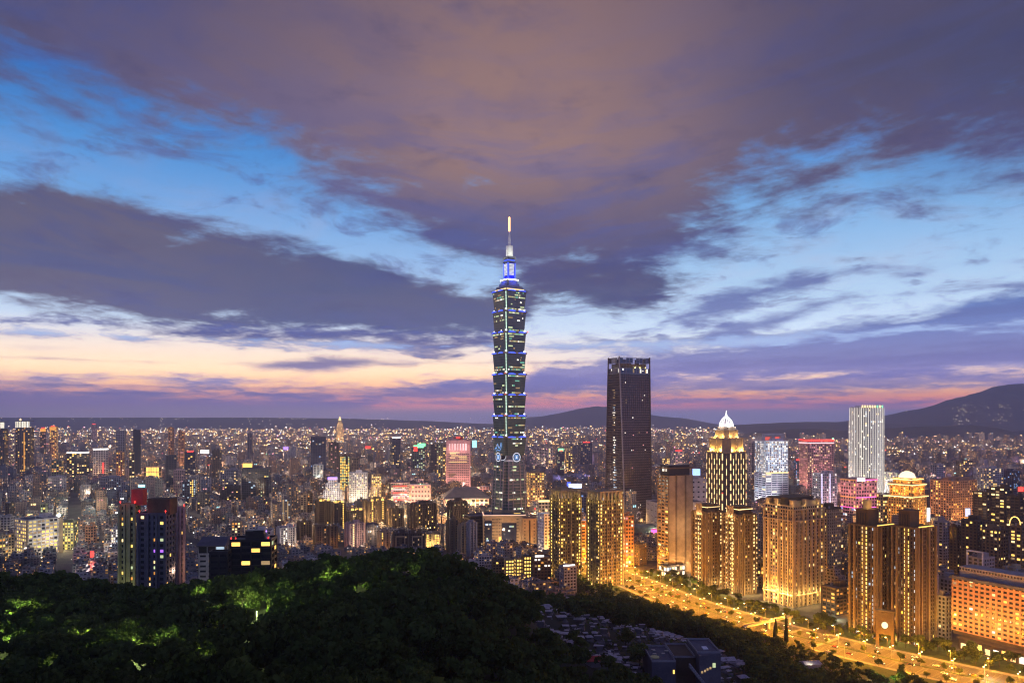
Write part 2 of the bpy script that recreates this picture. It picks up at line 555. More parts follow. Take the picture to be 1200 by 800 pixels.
def _U(r2):
    return np.where(r2 > 1e-12, r2 * np.log(np.maximum(r2, 1e-12)), 0)


def _fit():
    n = len(_P)
    d2 = ((_Pxy[:, None] - _Pxy[None]) ** 2).sum(-1)
    A = np.zeros((n + 3, n + 3))
    A[:n, :n] = _U(d2) + np.eye(n) * .02
    A[:n, n] = 1
    A[:n, n + 1:] = _Pxy
    A[n, :n] = 1
    A[n + 1:, :n] = _Pxy.T
    return np.linalg.solve(A, np.concatenate([_P[:, 2], [0, 0, 0]]))


_WT = _fit()


def terrain(x, y):
    x, y = np.asarray(x, float), np.asarray(y, float)
    q = np.stack([x, y], -1) / 100
    d2 = ((q[..., None, :] - _Pxy) ** 2).sum(-1)
    z = (_U(d2) * _WT[:-3]).sum(-1) + _WT[-3] + q[..., 0] * _WT[-2] + q[..., 1] * _WT[-1]
    # ease out to the plain outside the hill
    out = np.clip((np.abs(x + 60) - 640) / 120, 0, 1) + np.clip((y - 860) / 60, 0, 1)
    z = z * np.clip(1 - out, 0, 1) - 4 * np.clip(out, 0, 1)
    return np.maximum(z, -4.0)


def ground_at(px, py, D0=120, D1=1000):
    D = np.linspace(D0, D1, 900)
    zr = PZ(py, D)
    zt = np.maximum(terrain(PX(px, D), D), 0)
    k = np.argmax(zr <= zt)
    return PX(px, D[k]), float(D[k]), float(zt[k])


def build_terrain():
    xs = np.arange(-780, 661, 8.0)
    ys = np.arange(-40, 921, 8.0)
    X, Y = np.meshgrid(xs, ys)
    Z = terrain(X, Y)
    rr = np.random.RandomState(3)
    Z = np.where(Z > .5, Z + rr.randn(*Z.shape) * .5, Z)
    nx, ny = len(xs), len(ys)
    v = np.stack([X, Y, Z], -1).reshape(-1, 3)
    f = [(j * nx + i, j * nx + i + 1, (j + 1) * nx + i + 1, (j + 1) * nx + i) for j in range(ny - 1) for i in range(nx - 1)]
    me = bpy.data.meshes.new('hill')
    me.from_pydata(v.tolist(), [], f)
    me.materials.append(M['soil'])
    me.polygons.foreach_set('use_smooth', [True] * len(f))
    link('hill', me, kind='structure')


build_terrain()

# the plain, one sheet out to the horizon
g = MB()
for r0, r1 in [((-16000, -2000), (16000, 24000))]:
    g.poly([(r0[0], r0[1], 0), (r1[0], r0[1], 0), (r1[0], r1[1], 0), (r0[0], r1[1], 0)])
_m, _b, _o = new_mat('city_ground')
_t = _b.n('ShaderNodeTexCoord').outputs['Object']
principled(_b, _o, _b.mix(_b.step(_b.noise(_t, .02, 6, .7), .35, .65), (.05, .048, .05, 1), (.12, .11, .1, 1)), .9)
g.build('ground', _m, kind='structure')


# far hills
def ridge(name, pts, D, depth, col, rough=.02, seed=0, base=0.0):
    xs_px = np.array([p[0] for p in pts], float)
    tops = np.array([PZ(p[1], D) for p in pts])
    n, k = 260, 15
    px = np.linspace(xs_px[0], xs_px[-1], n)
    h = np.interp(px, xs_px, tops)
    ker = np.ones(5) / 5
    h = np.convolve(np.pad(h, 2, mode='edge'), ker, 'valid')
    h = h * np.array([1 + rough * 1.6 * fractal(Vector((p / 26 + seed, seed, 0)), .8, 2.0, 5) for p in px])
    v, f = [], []
    for j in range(k):
        t = -1 + 2 * j / (k - 1)
        for i in range(n):
            y = D + t * depth
            prof = math.cos(t * math.pi / 2) ** 1.2
            X = PX(px[i], D) * (1 + .15 * t * depth / D)
            nz = fractal(Vector((X / depth * 2.4 + seed, y / depth * 2.4, seed)), 1.0, 2.0, 6)
            z = h[i] * prof * (1 + rough * 10 * nz * (abs(t) * .9 + .1)) + (h[i] * rough * nz)
            v.append((X, y, max(z, -3) if 0 < j < k - 1 else -3))
    for j in range(k - 1):
        for i in range(n - 1):
            f.append((j * n + i, j * n + i + 1, (j + 1) * n + i + 1, (j + 1) * n + i))
    me = bpy.data.meshes.new(name)
    me.from_pydata(v, [], f)
    me.materials.append(col)
    me.polygons.foreach_set('use_smooth', [True] * len(f))
    return link(name, me, kind='structure')


M['wood'] = surf('distant_forest', (.035, .042, .028), .95, 0, .4, .004)
ridge('plateau', [(-250, 489), (0, 489), (150, 489), (300, 489), (400, 490), (500, 493), (560, 496), (640, 499)], 15500, 2600, M['wood'], .012, 1)
ridge('mountain', [(570, 500), (600, 493), (620, 489), (640, 487), (655, 484), (680, 478), (700, 476), (722, 478), (750, 484), (775, 488), (800, 490), (830, 496), (860, 499)], 17500, 2400, M['wood'], .03, 5)
ridge('mountain', [(960, 498), (1000, 494), (1040, 489), (1075, 481), (1105, 474), (1130, 466), (1150, 460), (1168, 454), (1182, 450), (1196, 452), (1215, 453), (1250, 452), (1300, 451), (1380, 456), (1450, 470)], 12500, 2600, M['wood'], .03, 9)
ridge('hills', [(840, 500), (880, 497), (915, 495), (950, 494), (1000, 495), (1060, 497), (1110, 496), (1200, 494), (1300, 490)], 10500, 1200, M['wood'], .02, 12)
ridge('hills', [(855, 515), (885, 506), (910, 503), (935, 502), (960, 502), (990, 505), (1030, 502), (1070, 500), (1110, 499), (1140, 498), (1160, 500), (1180, 506), (1200, 505), (1260, 498), (1330, 496)], 7000, 700, M['wood'], .02, 15)

# the evening air: one even box of haze round the camera and all of the place
hz = MB()
hz.box(-20500, 20500, -2600, 21000, -5, 900)
_m, _b, _o = new_mat('evening_haze')
_v = _b.n('ShaderNodeVolumePrincipled')
_v.inputs['Color'].default_value = (.74, .78, 1, 1)
_v.inputs['Density'].default_value = 6.2e-5
_v.inputs['Anisotropy'].default_value = .35
_b.nt.links.new(_v.outputs[0], _o.inputs['Volume'])
_h = hz.build('haze', _m, kind='stuff')


# ------------------------------------------------------------------ towers: one builder for the framed, banded and finned blocks
def fit(x0, x1, D, rot, ratio):
    """size and centre of a rectangle turned by rot whose sides as seen from the hill fall between two bearings, its nearest corner at depth D"""
    th = R(rot)
    c, s = math.cos(th), math.sin(th)
    w = (x1 - x0) / F * D * .8
    cx, cyy = PX((x0 + x1) / 2, D), D + w * .5
    for _ in range(40):
        d = w * ratio
        cs = [(cx + sx * w / 2 * c - sy * d / 2 * s, cyy + sx * w / 2 * s + sy * d / 2 * c) for sx in (-1, 1) for sy in (-1, 1)]
        p = [600 + F * q[0] / q[1] for q in cs]
        w *= (x1 - x0) / (max(p) - min(p))
        cx += ((x0 + x1) / 2 - (max(p) + min(p)) / 2) / F * cyy
        cyy += D - min(q[1] for q in cs)
    return cx, cyy, w, w * ratio


FOOT = []                                   # (x, y, radius) of every hand-built block
HEROES = []                                 # (px0, px1, top, D, short name) for neighbours' labels
RNG = random.Random(11)


class Tower:
    def __init__(s, name, label, cat, x0, x1, top, D, rot=30, ratio=1.0, base=0.0, group=None, nick=None):
        s.cx, s.cy, s.w, s.d = fit(x0, x1, D, rot, ratio)
        s.base = base
        s.h = PZ(top, D) - base
        s.rot = R(rot)
        s.D = D
        s.root = thing(name, label, cat, (s.cx, s.cy, base), s.rot, group)
        FOOT.append((s.cx, s.cy, math.hypot(s.w, s.d) / 2 + 6))
        HEROES.append((x0, x1, top, D, nick))
        s.rng = random.Random(int(x0 * 7 + x1 * 13 + top))
        s.lit = []
        s.fr, s.gl = MB(), MB()

    def face(s, k):
        w, d = s.w, s.d
        return {'F': ((-w / 2, -d / 2), (1, 0), (0, -1), w, 0.0), 'R': ((w / 2, -d / 2), (0, 1), (1, 0), d, math.pi / 2),
                'B': ((w / 2, d / 2), (-1, 0), (0, 1), w, math.pi), 'L': ((-w / 2, d / 2), (0, -1), (-1, 0), d, -math.pi / 2)}[k]

    def visible(s, k):
        (o, dr, n, l, a) = s.face(k)
        m = (o[0] + dr[0] * l / 2, o[1] + dr[1] * l / 2)
        c, q = math.cos(s.rot), math.sin(s.rot)
        wx, wy = s.cx + m[0] * c - m[1] * q, s.cy + m[0] * q + m[1] * c
        nx, ny = n[0] * c - n[1] * q, n[0] * q + n[1] * c
        return nx * wx + ny * wy < 0

    def fbox(s, mb, k, a0, a1, z0, z1, p0, p1, m=0):
        (o, dr, n, l, a) = s.face(k)
        P = lambda t, p: (o[0] + dr[0] * t + n[0] * p, o[1] + dr[1] * t + n[1] * p)
        mb.prism([P(a0, p1), P(a1, p1), P(a1, p0), P(a0, p0)], z0, z1, m, bottom=True)

    def facade(s, z0=0.0, z1=None, bay=4.0, fh=3.6, pier=.3, band=.35, proj=.5, lit=.2, pal='yyww', inset=0.0, cols=None, faces='FRBL', core=True, every=1, edge=True, bandproj=.7):
        z1 = s.h if z1 is None else z1
        w0, d0 = s.w, s.d
        s.w, s.d = s.w - 2 * inset - 2 * proj, s.d - 2 * inset - 2 * proj
        if core:
            s.gl.box(-s.w / 2, s.w / 2, -s.d / 2, s.d / 2, z0, z1 - .1)
        nf = max(1, round((z1 - z0) / fh))
        f = (z1 - z0) / nf
        for k in faces:
            (o, dr, n, l, a) = s.face(k)
            nb = max(1, round(l / bay))
            bw = l / nb
            pw = bw * pier
            if pier > 0:
                for i in range(0, nb + 1, every):
                    c = i * bw
                    a0, a1 = max(-proj, c - pw / 2), min(l + proj, c + pw / 2)
                    if i == 0:
                        a0 = -proj
                    if i == nb:
                        a1 = l + proj
                    s.fbox(s.fr, k, a0, a1, z0, z1, -.05, proj)
            if band > 0:
                for j in range(nf + 1):
                    zb = z0 + j * f
                    s.fbox(s.fr, k, 0, l, max(z0, zb - f * band / 2), min(z1, zb + f * band / 2), -.04, proj * bandproj)
            if not s.visible(k):
                continue
            for i in range(nb):
                heat = s.rng.uniform(.5, 1.5)
                for j in range(nf):
                    m = None
                    if cols is not None:
                        m = cols(k, i, nb, j, nf, s.rng)
                    elif s.rng.random() < lit * heat:
                        m = {'y': 'yel', 'w': 'wrm', 'h': 'wht', 'o': 'org', 'c': 'col', 'g': 'grn', 'd': 'dim', 'k': 'pnk', 'b': 'blu'}[s.rng.choice(pal)]
                    if m:
                        ww, wh = bw * (1 - pier) * .96, f * (1 - band) * .94
                        t = (i + .5) * bw
                        x, y = o[0] + dr[0] * t + n[0] * .09, o[1] + dr[1] * t + n[1] * .09
                        s.lit.append((ww, wh, m, x, y, z0 + (j + .5) * f, a))
        s.w, s.d = w0, d0
        return s

    def windows(s, cap=100):
        s.rng.shuffle(s.lit)
        key = {}
        for (ww, wh, m, x, y, z, a) in s.lit[:cap]:
            kk = (round(ww, 2), round(wh, 2), m)
            if kk not in key:
                mb = MB()
                mb.box(-ww / 2, ww / 2, -.04, .02, -wh / 2, wh / 2)
                key[kk] = mb.mesh('window', W[m])
            o = link('window', key[kk], s.root)
            o.location = (x, y, z)
            o.rotation_euler = (0, 0, a)
        rest = s.lit[cap:]
        if rest:
            ms = sorted({r[2] for r in rest})
            mb = MB()
            for (ww, wh, m, x, y, z, a) in rest:
                c, q = math.cos(a), math.sin(a)
                P = lambda u, v, t: (x + u * c - v * q, y + u * q + v * c, z + t)
                mb.poly([P(-ww / 2, -.04, -wh / 2), P(ww / 2, -.04, -wh / 2), P(ww / 2, -.04, wh / 2), P(-ww / 2, -.04, wh / 2)], ms.index(m))
            mb.build('window', [W[m] for m in ms], s.root, kind='stuff')
        s.lit = []

    def roof(s, wall, style='plant', inset=0.0, z=None):
        z = s.h if z is None else z
        w, d = s.w - 2 * inset, s.d - 2 * inset
        r, mb = s.rng, MB()
        t, ph = .35, 1.1
        mb.box(-w / 2 + t, w / 2 - t, -d / 2 + t, d / 2 - t, z - .35, z + .02, 1)
        for (a0, a1, b0, b1) in [(-w / 2, w / 2, -d / 2, -d / 2 + t), (-w / 2, w / 2, d / 2 - t, d / 2), (-w / 2, -w / 2 + t, -d / 2 + t, d / 2 - t), (w / 2 - t, w / 2, -d / 2 + t, d / 2 - t)]:
            mb.box(a0, a1, b0, b1, z - .4, z + ph)
        mb.build('roof', [wall, M['roofing']], s.root)
        if style == 'plant':
            for _ in range(r.choice((1, 2, 2))):
                a, b_, hh = r.uniform(.2, .45) * w, r.uniform(.2, .45) * d, r.uniform(2.5, 6)
                x, y = r.uniform(-.5, .5) * (w - a) * .8, r.uniform(-.5, .5) * (d - b_) * .8
                q = MB()
                q.box(x - a / 2, x + a / 2, y - b_ / 2, y + b_ / 2, z + .02, z + hh)
                q.build('plant_room', wall, s.root)
            q = MB()
            for _ in range(r.randint(1, 3)):
                x, y = r.uniform(-.4, .4) * w, r.uniform(-.4, .4) * d
                q = MB()
                q.lathe([(1.1, z + .4), (1.1, z + 2.6), (.5, z + 3.1)], 8, c=(x, y))
                q.build('water_tank', M['metal'], s.root)
        return s

    def finish(s, wall, glass=None, cap=100):
        s.gl.build('glazing', glass or M['glass'], s.root)
        s.fr.build('wall', wall, s.root)
        s.windows(cap)
        return s

    def wash(s, faces='FL', z=5.0, off=7.0, n=1, power=20000, color=SODIUM, r=1.0):
        """lights without fixtures, added off the named faces at height z to wash them"""
        for k in faces:
            (o, dr, nn, l, a) = s.face(k)
            for i in range(n):
                t = l * (i + .5) / n
                lamp((o[0] + dr[0] * t + nn[0] * off, o[1] + dr[1] * t + nn[1] * off, z), power, color, r, s.root)
        return s

    def bars(s, name, k, a0, a1, z0, z1, p0, p1, mat):
        mb = MB()
        s.fbox(mb, k, a0, a1, z0, z1, p0, p1)
        return mb.build(name, mat, s.root)


def simple(label, cat, x0, x1, top, D, wall, glass='glass', rot=30, ratio=1.0, bay=4.0, fh=3.6, pier=.3, band=.35, proj=.5, lit=.2, pal='yyww', roof='plant', cap=100, base=0.0, name='office_building', nick=None,
           wash=None, cols=None, group=None, every=1):
    t = Tower(name, label, cat, x0, x1, top, D, rot, ratio, base, group, nick)
    t.facade(bay=bay, fh=fh, pier=pier, band=band, proj=proj, lit=lit, pal=pal, cols=cols, every=every)
    if roof:
        t.roof(M[wall], roof)
    t.finish(M[wall], M[glass], cap)
    if wash:
        t.wash(**wash)
    return t


# ------------------------------------------------------------------ the very tall tower of eight flaring tiers
def build_supertall():
    D, rot = 1150, 33
    cx, cyy, w, d = fit(575.5, 618.5, D, rot, 1.0)
    s0 = w                                              # side at the tier tops
    root = thing('skyscraper', 'very tall pagoda like tower of flaring dark glass tiers with blue lit cornices', 'skyscraper', (cx, cyy, 0), R(rot))
    FOOT.append((cx, cyy, 48))
    HEROES.append((570, 622, 248, D, 'the tall tiered tower'))
    S = D / F
    rg = random.Random(5)
    Z = lambda py: PZ(py, D)

    def plan(a, n=4.2):
        """square with cut back corners"""
        h = a / 2
        k = n
        return [(-h + k, -h), (h - k, -h), (h - k, -h + k), (h, -h + k), (h, h - k), (h - k, h - k), (h - k, h), (-h + k, h), (-h + k, h - k), (-h, h - k), (-h, -h + k), (-h + k, -h + k)]

    def rotk(p, k):
        for _ in range(k):
            p = (-p[1], p[0])
        return p

    # trunk, wide at the foot
    zt = Z(541)
    mb = MB()
    a0, a1 = s0 * 1.17, s0 * .91
    mb.prism(plan(a0), 0, zt, 0, p2=plan(a1))
    tr = mb.build('trunk', M['tglass'], root)
    mb = MB()
    nfl = 26
    for j in range(1, nfl):
        t = j / nfl
        z = zt * t
        a = a0 + (a1 - a0) * t + .7
        mb.prism(plan(a), z - .35, z + .35, top=True, bottom=True)
    mb.build('floor_band', M['grey'], root)
    mb = MB()
    for k in range(4):
        for t in (-.36, -.17, .17, .36):
            p0, p1 = [], []
            A = rotk((t * a0, -a0 / 2 - .45), k)
            B = rotk((t * a1, -a1 / 2 - .45), k)
            mb.tube((*A, 0), (*B, zt), .9, 4)
    mb.build('mullion', M['grey'], root)

    def strip(parent, k, frac0, frac1, a_lo, a_hi, z_lo, z_hi, zz, hh, mat, out=.35):
        t = (zz - z_lo) / (z_hi - z_lo)
        a = a_lo + (a_hi - a_lo) * t
        m = MB()
        y = -a / 2 - out
        pts = [rotk((frac0 * a, y), k), rotk((frac1 * a, y), k)]
        y2 = y + .3
        pts2 = [rotk((frac1 * a, y2), k), rotk((frac0 * a, y2), k)]
        m.prism([pts[0], pts[1], pts2[0], pts2[1]], zz, zz + hh, bottom=True)
        m.build('window', mat, parent)

    for k in (0, 3):
        for _ in range(34):
            c = rg.uniform(-.40, .30)
            l = rg.choice((.08, .12, .2))
            j = rg.choice((1, 1, 9, 10, 11, 14, 16, 20, 23, 24))
            strip(tr, k, c, min(.42, c + l), a0, a1, 0, zt, zt * j / nfl + .5, 2.2, rg.choice((W['grn'], W['wht'], W['dim'], W['dim'])))
    # canopy lamp at the foot
    # eight tiers
    edges = [Z(p) for p in (534, 511, 486, 461, 436.5, 411.5, 387, 362, 338)]
    for i in range(8):
        z0, z1 = edges[i], edges[i + 1]
        lo, hi = s0 * .885, s0 * (.985 if i < 7 else 1.0)
        mb = MB()
        zc = z1 - 2.6
        mb.prism(plan(lo), z0, zc, 0, p2=plan(hi))
        tier = mb.build('tier', M['tglass'], root)
        mb = MB()
        for j in range(1, 8):
            t = j / 8
            a = lo + (hi - lo) * t + .35
            mb.prism(plan(a), z0 + (zc - z0) * t - .3, z0 + (zc - z0) * t + .3, bottom=True)
        mb.build('floor_band', M['teal'], tier)
        mb = MB()
        mb.prism(plan(hi + 2.2), zc, z1 - .5, p2=plan(hi + 3.2))
        co = mb.build('cornice', M['grey'], tier)
        # two blue lit scrolls on every face
        for k in range(4):
            for (f0, f1) in ((-.40, -.06), (.06, .40)):
                m = MB()
                n = 7
                y = -(hi + 3.4) / 2
                for q in range(n):
                    u0, u1 = f0 + (f1 - f0) * q / n, f0 + (f1 - f0) * (q + 1) / n
                    hgt = lambda u: 1.5 * math.sin(math.pi * (u - f0) / (f1 - f0)) ** .6 if f0 < u < f1 else 0.0
                    A, B = rotk((u0 * hi, y - .3), k), rotk((u1 * hi, y - .3), k)
                    A2, B2 = rotk((u0 * hi, y + .9), k), rotk((u1 * hi, y + .9), k)
                    za, zb = zc + 1.0 + hgt(u0), zc + 1.0 + hgt(u1)
                    m.poly([(*A, zc + .4), (*B, zc + .4), (*B, zb), (*A, za)])
                    m.poly([(*A, za), (*B, zb), (*B2, zb), (*A2, za)])
                m.build('scroll_light', L['blue'], co)
        # pale light strip in every cut back corner
        for k in range(4):
            m = MB()
            n = 6
            for q in range(n):
                t0, t1 = q / n, (q + .93) / n
                for (t, u) in ((t0, t1),):
                    aa, bb = lo + (hi - lo) * t, lo + (hi - lo) * u
                    zA, zB = z0 + (zc - z0) * t, z0 + (zc - z0) * u
                    pa = [rotk((-aa / 2 + 3.3, -aa / 2 + 2.6), k), rotk((-aa / 2 + 2.6, -aa / 2 + 3.3), k)]
                    pb = [rotk((-bb / 2 + 3.3, -bb / 2 + 2.6), k), rotk((-bb / 2 + 2.6, -bb / 2 + 3.3), k)]
                    m.poly([(*pa[1], zA), (*pa[0], zA), (*pb[0], zB), (*pb[1], zB)])
            if i > 0:
                m.build('corner_light', L['pale'], tier)
                m = MB()
                c = rotk((-lo / 2 + 1.6, -lo / 2 + 1.6), k)
                m.lathe([(.4, z0 + .2), (1.5, z0 + .8), (1.5, z0 + 2.2), (.4, z0 + 2.8)], 8, c=c)
                m.build('corner_lamp', L['white'], tier)
        nwin = (10, 20, 28, 30, 36, 38, 28, 42)[i]
        for k in (0, 3):
            rows = [rg.randint(0, 7) for _ in range(2)]
            for _ in range(nwin if k == 0 else nwin // 2):
                row = rg.choice(rows) if rg.random() < .75 else rg.randint(0, 7)
                c = rg.uniform(-.40, .32)
                l = rg.choice((.04, .07, .12, .2))
                strip(tier, k, c, min(.41, c + l), lo, hi, z0, zc, z0 + (zc - z0) * (row + .22) / 8, 1.9, rg.choice((W['grn'], W['grn'], W['dim'], W['wht'], W['dim'], W['dim'], W['teal'])), .3)
    # coin medallions above the trunk
    zm = Z(536)
    for k in range(4):
        a = s0 * .93
        m = MB()
        n = 24
        P = lambda r, t, y: rotk((r * math.cos(t), y), k) + (zm + r * math.sin(t),)
        y = -a / 2 - 1.4
        for q in range(n):
            t0, t1 = 2 * math.pi * q / n, 2 * math.pi * (q + 1) / n
            m.poly([P(7.2, t0, y), P(7.2, t1, y), P(7.2, t1, y + 2), P(7.2, t0, y + 2)], 1)
            m.poly([P(6.0, t0, y), P(6.0, t1, y), P(7.2, t1, y), P(7.2, t0, y)], 0)
            m.poly([P(0.01, t0, y + .5), P(0.01, t1, y + .5), P(6.1, t1, y + .5), P(6.1, t0, y + .5)], 2)
        md = m.build('coin_medallion', [W['ring'], M['grey'], M['bglass']], root)
        m = MB()
        x0, x1, zz0, zz1 = -1.2, 1.2, zm - 1.8, zm + 1.8
        pts = [rotk((x0, y - .1), k), rotk((x1, y - .1), k), rotk((x1, y + .4), k), rotk((x0, y + .4), k)]
        m.prism(pts, zz0, zz1, bottom=True)
        m.build('square_light', W['ring'], md)
        m = MB()
        pts = [rotk((-3.6, y + .2), k), rotk((3.6, y + .2), k), rotk((3.6, y + .45), k), rotk((-3.6, y + .45), k)]
        m.prism(pts, zm - 4, zm + 4, bottom=True)
        m.build('blue_panel', W['blu'], md)
    # blue light figure on the left face of the lowest tier
    a, k = s0 * .94, 3
    m = MB()
    pth = [(-10, 2), (-8, 6), (-5, 4), (-4, 9), (-2, 12), (0, 8), (3, 5), (6, 9), (8, 14), (9, 9), (7, 4), (3, 1), (-2, 3), (-6, 0)]
    for p, q2 in zip(pth, pth[1:]):
        A, B = rotk((p[0], -a / 2 - .9), k), rotk((q2[0], -a / 2 - .9), k)
        m.tube((*A, edges[0] + 6 + p[1]), (*B, edges[0] + 6 + q2[1]), .55, 4)
    m.build('ribbon_light', W['blu'], root)
    # stepped cap, lantern and spire
    mb = MB()
    z = edges[8]
    for (a, b_, h) in ((.80, .78, Z(333) - z), (.62, .60, Z(329) - Z(333)), (.50, .50, Z(324) - Z(329))):
        mb.prism(plan(s0 * a, 3), z, z + h, p2=plan(s0 * b_, 3))
        z += h
    cap = mb.build('stepped_cap', M['grey'], root)
    for k in range(4):
        m = MB()
        pts = [rotk((-s0 * .38, -s0 * .41), k), rotk((s0 * .38, -s0 * .41), k), rotk((s0 * .38, -s0 * .405), k), rotk((-s0 * .38, -s0 * .405), k)]
        m.prism(pts, edges[8] + .3, edges[8] + 2.0)
        m.build('ledge_light', L['warm'], cap)
        m = MB()
        pts = [rotk((-s0 * .24, -s0 * .262), k), rotk((s0 * .24, -s0 * .262), k), rotk((s0 * .24, -s0 * .255), k), rotk((-s0 * .24, -s0 * .255), k)]
        m.prism(pts, Z(325.4), Z(324))
        m.build('ledge_light', L['white'], cap)
    sl = s0 * .33
    mb = MB()
    mb.prism(plan(sl * .88, 1.2), Z(324), Z(304), p2=plan(sl * 1.0, 1.2))
    ln = mb.build('lantern', surf('blue_lantern_panel', (.02, .03, .5), .4), root)
    for k in range(4):
        for r in range(9):
            m = MB()
            t = (r + .5) / 9
            z0 = Z(319) + (Z(305) - Z(319)) * r / 9
            a = sl * (.89 + .1 * t)
            pts = [rotk((-a * .33, -a / 2 - .5), k), rotk((a * .33, -a / 2 - .5), k), rotk((a * .33, -a / 2 + .2), k), rotk((-a * .33, -a / 2 + .2), k)]
            m.prism(pts, z0, z0 + 1.5, bottom=True)
            m.build('light_bar', W['ring'], ln)
        for sx in (-1, 1):
            m = MB()
            pts = [rotk((sx * sl * .46 - .5, -sl * .52), k), rotk((sx * sl * .46 + .5, -sl * .52), k), rotk((sx * sl * .46 + .5, -sl * .46), k), rotk((sx * sl * .46 - .5, -sl * .46), k)]
            m.prism(pts, Z(322), Z(304))
            m.build('edge_light', L['blue'], ln)
    for k in range(4):
        p = rotk((0, -16), k)
        lamp((*p, Z(322)), 16000, (.05, .1, 1), 1, root)
    mb = MB()
    mb.prism(plan(sl * 1.12, 1.2), Z(304), Z(302.5))
    mb.prism(plan(sl * .9, 1.2), Z(302.5), Z(299))
    mb.prism(plan(sl * 1.1, 1.2), Z(299), Z(296.5))
    co = mb.build('crown_cornice', M['slate'], root)
    m = MB()
    m.prism(plan(sl * .92, 1.2), Z(301.8), Z(300.2), bottom=True)
    m.build('cornice_light', L['blue'], co)
    mb = MB()
    mb.prism(plan(sl * .62, 1), Z(296.5), Z(283))
    bl = mb.build('spire_base', M['white'], root)
    for k in range(4):
        p = rotk((-12, -12), k)
        lamp((*p, Z(295)), 9000, (.9, 1, .75), .6, root)
    mb = MB()
    mb.lathe([(2.6, Z(283)), (1.9, Z(275)), (1.1, Z(266))], 12)
    mb.build('spire', M['white'], root)
    mb = MB()
    mb.lathe([(1.0, Z(266)), (1.5, Z(265)), (1.5, Z(249.5)), (.3, Z(248))], 10)
    mb.build('beacon', L['orange'], root)
    for i in (2, 3, 4, 6):
        m = MB()
        p = rotk((-s0 * .5, -s0 * .5), rg.choice((0, 1)))
        m.lathe([(.2, edges[i] - 1), (.9, edges[i]), (.2, edges[i] + 1)], 8, c=p)
        m.build('warning_lamp', L['red'], root)


build_supertall()


